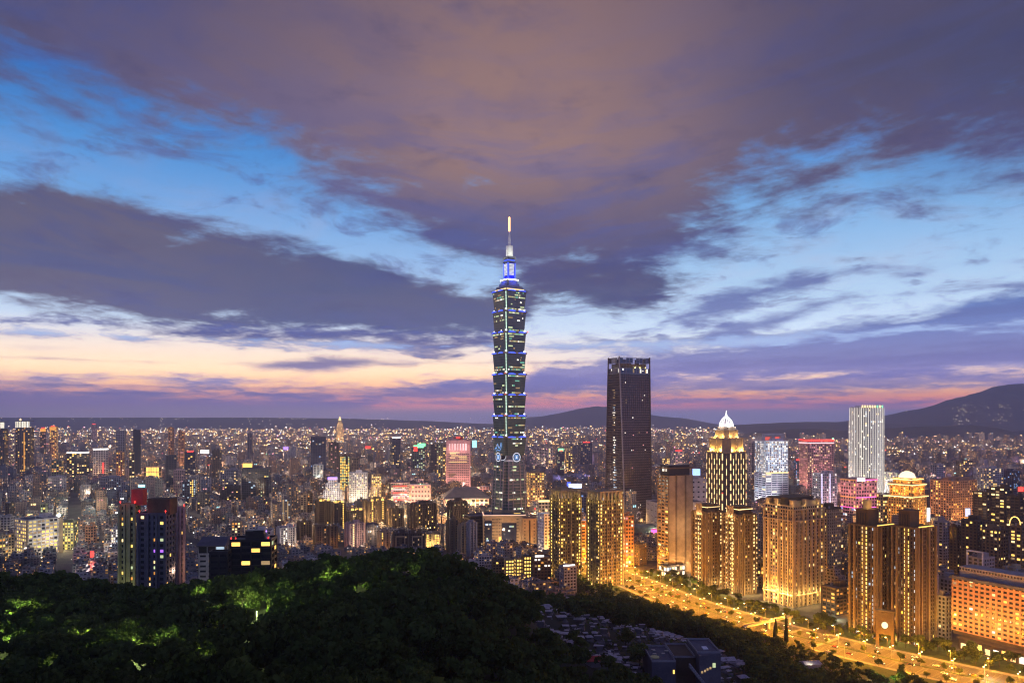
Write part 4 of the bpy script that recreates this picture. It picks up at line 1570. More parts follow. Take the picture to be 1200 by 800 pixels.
# ------------------------------------------------------------------ mall and halls at the foot of the tall tower
def podium():
    D = 1095
    t = Tower('shopping_mall', 'tan stone mall with slanted dark glass fronts and glowing roof edge below the pagoda tower', 'mall', 565.5, 616, 604, D, 4, .7, nick='the tan mall')
    h = t.h
    mb = MB()
    mb.box(-t.w / 2, t.w / 2, -t.d / 2, t.d / 2, 0, h)
    mb.build('wall', M['tan'], t.root)
    for (a0, a1, z0, z1) in ((.03, .2, .08, .86), (.43, .78, .02, .8)):
        m = MB()
        t.fbox(m, 'F', t.w * a0, t.w * a1, h * z0, h * z1, .02, .6)
        gp = m.build('glass_front', M['bglass'], t.root)
        for q in range(9):
            m = MB()
            u0 = a0 + (a1 - a0) * t.rng.uniform(.05, .6)
            z = z0 + (z1 - z0) * (t.rng.choice((.12, .2, .3, .36, .7, .85)))
            t.fbox(m, 'F', t.w * u0, t.w * (u0 + (a1 - a0) * t.rng.uniform(.1, .35)), h * z, h * z + 2.4, .6, .75)
            m.build('window', W[('col', 'wht', 'grn', 'blu', 'col', 'wht', 'dim', 'dim', 'grn')[q]], gp)
    mb = MB()
    for u in (.02, .215, .24, .27, .3, .34, .38, .415, .795, .82, .97):
        for j in range(11):
            t.fbox(mb, 'F', t.w * u - .5, t.w * u + .5, h * (.06 + .082 * j), h * (.06 + .082 * j) + 1.8, .02, .2)
    mb.build('window_slit', M['black'], t.root)
    m = MB()
    t.fbox(m, 'F', t.w * .36, t.w * .42, h * .1, h * .42, .02, .3)
    m.build('window', W['yel'], t.root)
    for k in 'FL':
        m = MB()
        l = t.face(k)[3]
        t.fbox(m, k, 0, l, h + .02, h + .8, -.6, .5)
        m.build('edge_light', glow('mall_edge_light', (1, .6, .45), 1.7), t.root)
    t.roof(M['tan'], 'plant', inset=1.5)
    t.wash('F', 9, 14, 3, 16000, (1, .6, .3)).wash('F', 30, 26, 1, 30000, (1, .62, .35))
    b = Tower('shopping_mall', 'tan stone mall wing with a tall dark slot in its front wall', 'mall', 611, 629, 608, 1085, 4, .8)
    b.facade(bay=6, fh=5, pier=.8, band=.6, proj=.4, lit=0).roof(M['tan'], None, inset=.5)
    m = MB()
    b.fbox(m, 'F', b.w * .46, b.w * .56, 0, b.h * .96, -.3, .45)
    m.build('glass_slot', M['black'], b.root)
    b.finish(M['tan'], M['glass'])
    b.wash('F', 6, 10, 2, 12000, (1, .58, .24))
    s = MB()
    Dd = 1120
    r = thing('rooftop_sign', 'glowing orange rooftop canopy lamp at the foot of the pagoda tower', 'sign', (PX(606, Dd), Dd, PZ(604, 1112)), 0)
    s.box(-5, 5, -1, 1, .4, 2.6)
    s.build('canopy', L['gold'], r)
    s = MB()
    s.box(-5.5, 5.5, -1.4, 1.4, 0, .4)
    s.build('base_slab', M['grey'], r)
    # terraced dark department store on its left
    c = Tower('department_store', 'dark terraced department store left of the tan mall, its floors stepping back', 'store', 540, 578, 606, 1150, 22, .9, nick='the terraced store')
    hh = c.h
    for i, f in enumerate((1.0, .84, .66)):
        c.w, c.d = c.w * (1 if i == 0 else .88), c.d * (1 if i == 0 else .88)
        c.facade(z0=hh * (.0, .55, .8)[i], z1=hh * (.55, .8, 1.0)[i], bay=7, fh=5, pier=.1, band=.5, proj=.6, lit=.12, pal='wddy')
    c.roof(M['dark'], None)
    c.finish(M['darkbrown'], M['glass'], 60)


podium()

# the exhibition hall with hipped roof, the striped atrium and neighbours
t = Tower('exhibition_hall', 'broad exhibition hall with dark hipped roof and warmly lit terraces', 'hall', 519, 573, 585, 1600, 8, .8, nick='the exhibition hall')
t.facade(bay=9, fh=7, pier=.3, band=.35, proj=1.2, lit=.45, pal='wwyko')
mb = MB()
mb.prism([(-t.w * .53, -t.d * .53), (t.w * .53, -t.d * .53), (t.w * .53, t.d * .53), (-t.w * .53, t.d * .53)], t.h, t.h + 2)
mb.prism([(-t.w * .53, -t.d * .53), (t.w * .53, -t.d * .53), (t.w * .53, t.d * .53), (-t.w * .53, t.d * .53)], t.h + 2, t.h + 22, p2=[(-t.w * .25, -t.d * .12), (t.w * .25, -t.d * .12), (t.w * .25, t.d * .12), (-t.w * .25, t.d * .12)])
mb.build('roof', M['slate'], t.root)
t.finish(M['pink'], M['glass'], 80)
t.wash('F', 6, 14, 4, 80000, (1, .66, .34))
t = Tower('arcade_building', 'pink lit building with red and white diagonal bands beside the pink office block', 'building', 458, 480, 566, 1650, 6, .6, nick='the red banded building')
t.facade(bay=5, fh=5, pier=.2, band=.3, lit=.25, pal='kkwd').roof(M['pink'], None)
for i in range(5):
    m = MB()
    z = t.h * (.3 + .14 * i)
    t.fbox(m, 'F', t.w * .1, t.w * (.9 - .1 * (i % 2)), z, z + 2.8, .6, 1.4)
    m.build('sign_band', L['pinkl'] if i % 2 else M['red'], t.root)
t.finish(M['pale'], M['glass'], 60)
t.wash('F', 10, 18, 2, 52000, (1, .45, .4))
t = simple('broad low pink stone building with a row of dark windows behind the brown terraces', 'office', 478, 505, 568, 1660, 'pink', rot=4, ratio=.6, bay=7, fh=9, pier=.5, band=.6, lit=.15, pal='dyw', roof=None, nick='the low pink building',
           wash=dict(faces='F', z=16, off=26, n=2, power=60000, color=(1, .55, .36)))
t = Tower('office_tower', 'pink granite office slab with a band of white lit columns along its top', 'office tower', 523, 551, 516, 2000, 6, .45, nick='the pink granite slab')
t.facade(z1=t.h - 34, bay=5.5, fh=4.6, pier=.18, band=.5, proj=.5, lit=.0, inset=0)
l = t.w
for i in range(7):
    m = MB()
    t.fbox(m, 'F', l * (.10 + .115 * i), l * (.16 + .115 * i), t.h - 26, t.h - 8, -.2, .9)
    m.build('light_column', L['pinkl'], t.root)
mb = MB()
for k in 'FRBL':
    l2 = t.face(k)[3]
    t.fbox(mb, k, 0, l2, t.h - 34, t.h, -1.2, 0)
    t.fbox(mb, k, -.5, 2.6, 0, t.h, -1, .8)
    t.fbox(mb, k, l2 - 2.6, l2 + .5, 0, t.h, -1, .8)
mb.build('granite_frame', M['pink'], t.root)
for (a0, a1, zf) in ((.14, .4, .74), (.5, .86, .68), (.55, .88, .64), (.14, .36, .66), (.1, .86, .58), (.12, .4, .34), (.12, .3, .3), (.55, .8, .2), (.56, .74, .1), (.14, .55, .76), (.2, .5, .7)):
    m = MB()
    t.fbox(m, 'F', l * a0, l * a1, t.h * zf, t.h * zf + 1.6, -.3, .6)
    m.build('window', W['dim' if zf < .5 else 'wrm'], t.root)
t.roof(M['pink'], 'plant')
m = MB()
m.box(-t.w * .2, t.w * .2, -3, 3, t.h + .1, t.h + 9)
pb = m.build('roof_box', M['red'], t.root)
m = MB()
m.box(-5, 5, -3.6, -3.1, t.h + 5, t.h + 10)
m.build('sign_light', L['red'], pb)
t.finish(M['pink'], M['glass'])
t.wash('FL', 20, 34, 2, 110000, (1, .5, .4)).wash('F', t.h - 25, 20, 2, 22000, (1, .5, .5))
simple('low pinkish annex right of the pink granite slab, before the tall tower', 'office', 551, 573, 570, 1960, 'pink', rot=6, ratio=.5, bay=8, fh=6, lit=.3, pal='kwd', roof=None, wash=dict(faces='F', z=10, off=20, n=1, power=50000, color=(1, .5, .35)))

# ------------------------------------------------------------------ right of the tall tower
simple('orange lit grid hotel with a red edge along its roof right of the pagoda tower', 'hotel', 617, 638, 554, 1560, 'tan', rot=18, ratio=.8, bay=5, fh=5, pier=.4, band=.4, lit=.5, pal='ywyo', nick='the orange grid hotel', name='hotel',
       wash=dict(faces='FL', z=14, off=22, n=1, power=70000, color=(1, .5, .2)))
t = Tower('hotel_annex', 'low white lit hall with glowing eaves behind the golden twin towers', 'hall', 628, 650, 588, 1330, 10, .7)
t.facade(bay=6, fh=6, lit=.3, pal='gwh').roof(M['pale'], None).finish(M['pale'], M['gglass'])
m = MB()
t.fbox(m, 'F', 0, t.w, t.h + .3, t.h + 3.2, .5, 1.2)
m.build('eaves_light', L['warm'], t.root)
simple('white slab sided office with a small window grid left of the golden twin towers', 'office', 630, 646, 602, 1010, 'white', rot=30, ratio=1.4, bay=5, fh=4.2, pier=.5, band=.5, lit=.12, pal='wwd', nick='the white slab office', roof=None, wash=dict(faces='FL', z=6, off=10, n=1, power=20000, color=(1, .7, .4)))
simple('orange brick office seen between the golden twin towers', 'office', 676, 692, 610, 1010, 'orange', rot=20, bay=6, fh=4.5, pier=.3, band=.55, lit=.1, pal='dw', roof=None, wash=dict(faces='F', z=7, off=12, n=1, power=36000))
simple('orange brick office with white lit floors right of the golden twin towers', 'office', 729, 743, 605, 985, 'orange', rot=12, bay=4.2, fh=4.8, pier=.3, band=.42, lit=.42, pal='whdk', nick='the orange brick office', roof='plant', wash=dict(faces='F', z=8, off=14, n=2, power=32000))
t = Tower('theatre', 'rounded teal walled hall at the foot of the dark tapered tower', 'hall', 742, 770, 616, 1230, 20, .8)
mb = MB()
mb.lathe([(t.w * .62, 0), (t.w * .60, t.h * .85), (t.w * .5, t.h), (.1, t.h + 1)], 28, cap=False)
mb.build('wall', surf('teal_render', (.14, .2, .18)), t.root)
t.wash('F', 8, 16, 2, 16000, (.6, 1, .8))
t = Tower('arena', 'wide pale windowless department store behind the banded brown tower', 'store', 757, 826, 590, 1240, 12, .6, nick='the pale department store')
t.facade(bay=16, fh=9, pier=.5, band=.9, lit=.02, pal='k').roof(M['pale'], 'plant').finish(M['pale'])
t.wash('F', 12, 26, 3, 42000, (1, .55, .36))
simple('tall pale slab with red signs behind the gold crowned tower', 'store', 800, 828, 562, 1330, 'pale', rot=14, bay=9, fh=9, pier=.6, band=.7, lit=.05, pal='d', wash=dict(faces='F', z=12, off=26, n=1, power=40000, color=(1, .6, .5)))


def billboard(label, px, py, D, w, h, mat, frame='dark', rz=0.0, legs=True, name='billboard', halo=None):
    r = thing(name, label, 'sign', (PX(px, D), D, PZ(py, D) - h / 2 - (4 if legs else 0)), rz)
    z = 4 if legs else 0
    m = MB()
    m.box(-w / 2, w / 2, -.4, -.1, z, z + h)
    m.build('lit_panel', mat, r)
    m = MB()
    m.box(-w / 2 - .5, w / 2 + .5, -.1, .7, z - .5, z + h + .5)
    if legs:
        for s in (-.3, .3):
            m.box(w * s - .4, w * s + .4, 0, .6, 0, z - .5)
    m.build('frame', M[frame], r)
    if halo:
        lamp((0, -8, z + h / 2), halo[0], halo[1], 1, r)
    return r


simple('blue lit low office under the long white rooftop sign', 'office', 654, 688, 580, 1430, 'slate', 'bglass', rot=14, bay=6, fh=5, lit=.08, pal='b', nick='the blue lit office')
billboard('long white rooftop sign glowing blue at its ends behind the golden twin towers', 674, 569, 1410, 24, 8, glow('sign_white_blue', (.55, .65, 1), 3.2), halo=(26000, (.15, .2, 1)))
billboard('round blue rooftop sign left of the long white sign', 666.5, 567, 1412, 7, 7, L['blue'], name='rooftop_sign', halo=(20000, (.1, .15, 1)))
simple('violet lit office below the square blue screen behind the banded brown tower', 'office', 803, 824, 560, 1480, 'slate', 'bglass', rot=10, bay=6, fh=5, lit=.12, pal='b')
billboard('square pale blue screen on a roof left of the gold crowned tower', 816, 553, 1470, 15, 13, glow('screen_blue', (.35, .55, 1), 2.4), halo=(40000, (.12, .18, 1)))
billboard('small red heart shaped neon board beside the banded brown tower', 766.5, 622.5, 1195, 9, 7, L['magenta'], halo=(3000, (1, .1, .3)))

# white banded tower with glazed crown
t = Tower('office_tower', 'white banded office tower with a pale glazed upper half', 'office tower', 884, 924, 517, 1560, 14, .8, nick='the white banded tower')
t.facade(z1=t.h * .55, bay=14, fh=4.4, pier=.08, band=.55, proj=.8, lit=.18, pal='hcw')
t.facade(z0=t.h * .56, bay=4.2, fh=4.2, pier=.3, band=.3, proj=.5, lit=.66, pal='chhcd', inset=.6)
m = MB()
t.fbox(m, 'F', 0, t.w, t.h * .55, t.h * .56 + 1, -.2, .4)
m.build('light_band', W['wrm'], t.root)
t.roof(M['white'], 'plant')
t.finish(M['white'], M['bglass'], 100)
t.wash('FL', 30, 40, 1, 90000, (.85, .88, 1)).wash('F', t.h * .75, 34, 1, 60000, (.85, .9, 1))
t = Tower('office_tower', 'pale frame topped block with two red lit openings behind the white banded tower', 'office tower', 886, 919, 508, 1640, 10, .5)
t.facade(z1=t.h - 26, bay=5, fh=4.5, lit=.2, pal='hd')
mb = MB()
for (a0, a1) in ((0, .14), (.44, .58), (.86, 1)):
    t.fbox(mb, 'F', t.w * a0, t.w * a1, t.h - 26, t.h, -t.d, 0)
t.fbox(mb, 'F', 0, t.w, t.h - 5, t.h + .5, -t.d, .3)
mb.build('top_frame', M['pale'], t.root)
for (a0, a1) in ((.15, .43), (.59, .85)):
    m = MB()
    t.fbox(m, 'F', t.w * a0, t.w * a1, t.h - 24, t.h - 7, -8, -7)
    m.build('red_panel', glow('red_panel_light', (1, .16, .14), .9), t.root)
t.finish(M['pale'], M['glass'], 60)

# pink hotel with a red neon line along the roof
t = Tower('hotel', 'pink lit grid hotel with a red neon line along its flat roof', 'hotel', 936.5, 977, 516, 1760, 8, .6, nick='the red topped hotel')
t.facade(bay=4.6, fh=4.6, pier=.36, band=.36, proj=.6, lit=.4, pal='kkwdk')
for k in 'FL':
    l = t.face(k)[3]
    m = MB()
    t.fbox(m, k, -.5, l + .5, t.h - 1, t.h + 2.4, .1, 1.0)
    m.build('neon_line', L['red'], t.root)
    m = MB()
    t.fbox(m, k, -.5, l + .5, t.h - 7, t.h - 4.4, .7, 1.2)
    m.build('cornice_light', L['pinkl'], t.root)
t.roof(M['pink'], 'plant')
m = MB()
t.fbox(m, 'F', t.w - 3, t.w, t.h + 2.6, t.h + 6, -2, 0)
m.build('corner_lamp', L['green'], t.root)
t.finish(M['pink'], M['glass'], 100)
t.wash('FL', 26, 40, 2, 100000, (1, .42, .36))
# tall white ribbed tower
t = Tower('office_tower', 'tall slim white tower with bright vertical ribs and a green lit roof corner', 'office tower', 996, 1035.5, 477, 1800, 18, .55, nick='the white ribbed tower')
t.facade(bay=5.2, fh=4.6, pier=.3, band=.14, proj=1.0, lit=.1, pal='hhcw')
for k in 'FL':
    l = t.face(k)[3]
    n = round(l / 5.2)
    for i in range(n + 1):
        m = MB()
        t.fbox(m, k, max(-.9, l * i / n - .6), min(l + .9, l * i / n + .6), 2, t.h - 1, 1.02, 1.3)
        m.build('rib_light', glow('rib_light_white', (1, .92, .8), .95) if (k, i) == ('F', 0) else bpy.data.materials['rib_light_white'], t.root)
m = MB()
for i in range(9):
    u = (i + .5) / 9
    m = MB()
    t.fbox(m, 'F', t.w * u - 1.6, t.w * u + 1.6, t.h - 1, t.h + 5, -.6, .6)
    m.build('crown_light', L['green'] if i in (6, 8) else W['wrm'], t.root)
t.roof(M['white'], 'plant', inset=1)
t.finish(M['white'], M['glass'], 80)
t.wash('FL', 30, 40, 2, 110000, (1, .88, .78))
t = Tower('office_tower', 'lower white ribbed shoulder block joined to the left of the tall white tower', 'office tower', 994, 1003, 494, 1840, 18, .8)
t.facade(bay=5, fh=4.6, pier=.34, band=.2, proj=.8, lit=.3, pal='hhc').roof(M['white'], None).finish(M['white'])
t.wash('F', 30, 30, 1, 50000, (1, .95, .92))
# white block with light strips
t = Tower('office_building', 'pale block with two violet white light strips before the red topped hotel', 'office', 952, 981, 555, 1500, 16, .6, nick='the strip lit block')
t.facade(bay=5, fh=5, pier=.3, band=.5, proj=.6, lit=.2, pal='hdk')
for u in (.08, .56):
    m = MB()
    t.fbox(m, 'F', t.w * u - 1, t.w * u + 1, 2, t.h, .65, 1.2)
    m.build('strip_light', glow('strip_violet_white', (.8, .7, 1), 1.5), t.root)
t.roof(M['pale'], 'plant').finish(M['pale'])
t.wash('F', 20, 26, 1, 50000, (1, .6, .7))
# pink department store with lit lower wall
t = Tower('department_store', 'pink lit department store with magenta trim and a bright white roof lamp', 'store', 985, 1028, 562, 1330, 22, .7, nick='the pink store')
t.facade(z0=t.h * .42, bay=6, fh=6, pier=.4, band=.4, lit=.35, pal='kkyd')
t.facade(z1=t.h * .42, bay=5, fh=5, pier=.15, band=.3, lit=.3, pal='cdhb')
for zf in (.42, .63, .98):
    for k in 'FL':
        m = MB()
        t.fbox(m, k, 0, t.face(k)[3], t.h * zf, t.h * zf + 1.2, .2, 1.2)
        m.build('trim_light', L['magenta'] if zf < .6 or k == 'F' else W['org'], t.root)
t.roof(M['pink'], 'plant').finish(M['pink'], M['glass'], 80)
t.wash('FL', t.h * .7, 26, 1, 46000, (1, .35, .4))
billboard('bright pinkish white lamp panel on the roof of the pink store', 1009, 561.5, 1325, 14, 6, glow('panel_pink_white', (1, .75, .85), 4), name='rooftop_sign', halo=(9000, (1, .5, .7)))


# stepped gold building with a white dome
def gold_steps():
    D = 1170
    t = Tower('hotel', 'stepped golden lit building under a white glowing dome', 'hotel', 1040.5, 1086, 603, D, 33, .9, nick='the golden domed building')
    H = lambda py: PZ(py, D)
    w0, d0 = t.w, t.d
    for (f, za, zb, bay) in ((1.0, 0, H(582), 4.2), (.9, H(581), H(568), 4.0), (.74, H(567), H(562), 5)):
        t.w, t.d = w0 * f, d0 * f
        t.h = zb
        t.facade(z0=za, z1=zb, bay=bay, fh=4.4, pier=.45, band=.4, proj=.7, lit=.22, pal='yyow')
        for k in 'FRBL':
            l = t.face(k)[3]
            m = MB()
            t.fbox(m, k, -2.0, l + 2.0, zb - .2, zb + 1.4, -1.5, 2.0)
            m.build('cornice', M['tan'], t.root)
            if k in 'FL':
                m = MB()
                t.fbox(m, k, -2.2, l + 2.2, zb - 1.5, zb - .3, 1.2, 2.2)
                m.build('cornice_light', L['warm'], t.root)
        t.wash('FL', za + 7, 6, 2, 11000 if za > 1 else 26000, (1, .46, .07))
    t.wash('FL', 45, 20, 1, 30000, (1, .52, .12))
    m = MB()
    r = w0 * .27
    z = H(562) + 1.4
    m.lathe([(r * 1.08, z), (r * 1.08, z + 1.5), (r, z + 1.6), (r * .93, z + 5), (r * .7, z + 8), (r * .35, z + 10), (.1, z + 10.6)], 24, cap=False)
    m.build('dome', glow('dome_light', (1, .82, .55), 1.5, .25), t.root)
    t.w, t.d = w0, d0
    t.finish(M['gold'], M['glass'], 100)


gold_steps()
simple('pale arched corner building glowing beside the stepped golden building', 'office', 1027, 1042, 579, 1215, 'tan', rot=20, bay=4, fh=5, lit=.5, pal='ywo', roof=None, wash=dict(faces='F', z=8, off=14, n=1, power=28000, color=(1, .6, .25)))
simple('broad tan hotel block with a regular window grid right of the golden domed building', 'hotel', 1090, 1145, 564, 1235, 'orange', rot=24, ratio=.6, bay=4.4, fh=4.0, pier=.42, band=.42, lit=.16, pal='yyod', nick='the tan grid hotel', name='hotel',
       wash=dict(faces='FL', z=22, off=34, n=2, power=60000, color=(1, .55, .2)))
billboard('white and violet lit screen on the face of the tan grid hotel', 1134, 600, 1215, 8, 13, glow('screen_white_violet', (.75, .72, 1), 1.6), legs=False, halo=(5000, (.8, .75, 1)))
billboard('tall white lit sign in the gap right of the golden domed building', 1088, 603, 1200, 5, 22, glow('sign_white', (.9, .95, 1), 2.6), legs=False, halo=(10000, (.8, .9, 1)))
for (x0, x1, top, D, lab) in ((1140, 1166, 577, 1180, 'dark stepped apartment block with long balcony lines right of the tan grid hotel'), (1160, 1187, 572, 1130, 'dark balcony block with pale stair shaft, between two darker stepped blocks'),
                              (1178, 1204, 583, 1080, 'dark stepped apartment block at the far right edge with unlit balconies')):
    simple(lab, 'apartment block', x0, x1, top, D, 'darkbrown', rot=24, ratio=1.2, bay=6, fh=4.2, pier=.12, band=.4, proj=1.2, lit=.22, pal='ddwy', wash=dict(faces='FL', z=10, off=16, n=1, power=16000, color=(1, .6, .25)), name='apartment_block', nick='the dark balcony blocks')
billboard('small red neon sign among the violet lights at the far right edge', 1196, 573, 1160, 8, 7, L['red'], halo=(4000, (1, .1, .1)))

# darker blocks between the clock towers and the orange hotel
for (x0, x1, top, D, wall, lit, lab) in (
        (1094, 1113, 612, 900, 'grey', .1, 'grey apartment block with pale outlined bays behind the right clock tower'), (1112, 1128, 618, 880, 'darkbrown', .1, 'slim brown apartment block with a lit roof terrace behind the dark lane'),
        (1126, 1158, 611, 850, 'darkbrown', .16, 'dark gabled apartment block with yellow lit upper rooms'), (1150, 1182, 622, 820, 'brown', .14, 'dark ribbed apartment block with a few yellow windows beside the lit arch tower'),
        (1183, 1206, 618, 800, 'brown', .3, 'brown apartment tower with a lit arch crown at the far right'), (1133, 1166, 655, 705, 'grey', .06, 'grey terraced block with white framed openings behind the orange hotel'),
        (1168, 1215, 672, 690, 'tan', .4, 'tan low block with bright yellow windows behind the orange hotel'), (1096, 1130, 680, 720, 'grey', .02, 'low grey school hall with flat roof in the dark lane'),
        (1098, 1116, 700, 660, 'grey', .03, 'small grey house beside the hotel with a pale lit ramp')):
    t = simple(lab, 'apartment block', x0, x1, top, D, wall, rot=28, ratio=.9, bay=4.5, fh=3.6, pier=.36, band=.38, proj=.6, lit=lit, pal='yydw', name='apartment_block', nick='the dark blocks behind the orange hotel', wash=dict(faces='L', z=6, off=8, n=1, power=7000))
    if 'terraced' in lab:
        m = MB()
        for (a0, a1) in ((.02, .07), (.93, .98)):
            t.fbox(m, 'L', t.d * a0, t.d * a1, t.h * .3, t.h + 7, .3, 1.4)
        t.fbox(m, 'L', t.d * .02, t.d * .98, t.h + 5.6, t.h + 7, .3, 1.4)
        m.build('white_frame', M['white'], t.root)
    if 'arch crown' in lab:
        m = MB()
        for i in range(10):
            a0, a1 = math.pi * i / 10, math.pi * (i + 1) / 10
            o, dr, nn, l, _ = t.face('L')
            P = lambda a: (o[0] + dr[0] * (l / 2 + math.cos(a) * 5.5) + nn[0] * 1.2, o[1] + dr[1] * (l / 2 + math.cos(a) * 5.5) + nn[1] * 1.2, t.h + 3 + math.sin(a) * 8)
            m.tube(P(a0), P(a1), .55, 5)
        m.build('arch_light', L['gold'], t.root)
simple('small tan row of shops with amber lit balconies left of the clock towers', 'shop row', 962, 998, 690, 745, 'darkbrown', rot=30, ratio=.7, bay=5, fh=4, pier=.14, band=.4, proj=1.1, lit=.4, pal='yoo', name='shop_row', wash=dict(faces='F', z=5, off=7, n=1, power=9000))
simple('low brown block seen between the stair towers and the ornate stone tower', 'office', 884, 899, 660, 900, 'brown', rot=28, bay=4.5, fh=4, lit=.35, pal='ydo', wash=dict(faces='F', z=6, off=9, n=1, power=15000))
simple('grey banded slab between the two brown stair towers and the gold crowned tower', 'office', 806, 815, 612, 960, 'grey', rot=30, bay=4, fh=3.8, lit=.1, pal='dw')


# ------------------------------------------------------------------ the left half of the city
t = Tower('office_tower', 'brown tower with brightly lit white colonnade crown, cut off at the far left edge', 'office tower', -8, 10, 494, 2500, 10, .8, group='far towers with white lit crowns', nick='the white crowned towers')
t2 = Tower('office_tower', 'brown tower with a wide white lit crown and a small bright lamp on its roof', 'office tower', 18, 40, 493, 2450, 10, .7, group='far towers with white lit crowns', nick='the white crowned towers')
for q in (t, t2):
    q.facade(z1=q.h - 22, bay=6, fh=4.6, pier=.45, band=.3, lit=.14, pal='yyod')
    for i in range(9):
        m = MB()
        q.fbox(m, 'F', q.w * (i + .1) / 9, q.w * (i + .62) / 9, q.h - 21, q.h - 2, -.6, .4)
        m.build('crown_light', glow('crown_white', (1, .9, .7), 1.5) if 'crown_white' not in bpy.data.materials else bpy.data.materials['crown_white'], q.root)
    q.roof(M['brown'], None)
    q.finish(M['brown'], M['glass'], 60)
m = MB()
m.lathe([(1, t2.h), (3, t2.h + 3), (1, t2.h + 8)], 8, c=(-t2.w * .3, 0))
m.build('roof_lamp', L['warm'], t2.root)
m = MB()
t2.fbox(m, 'F', t2.w * .58, t2.w * .64, 10, t2.h * .8, .5, 1.5)
m.build('edge_light', W['org'], t2.root)

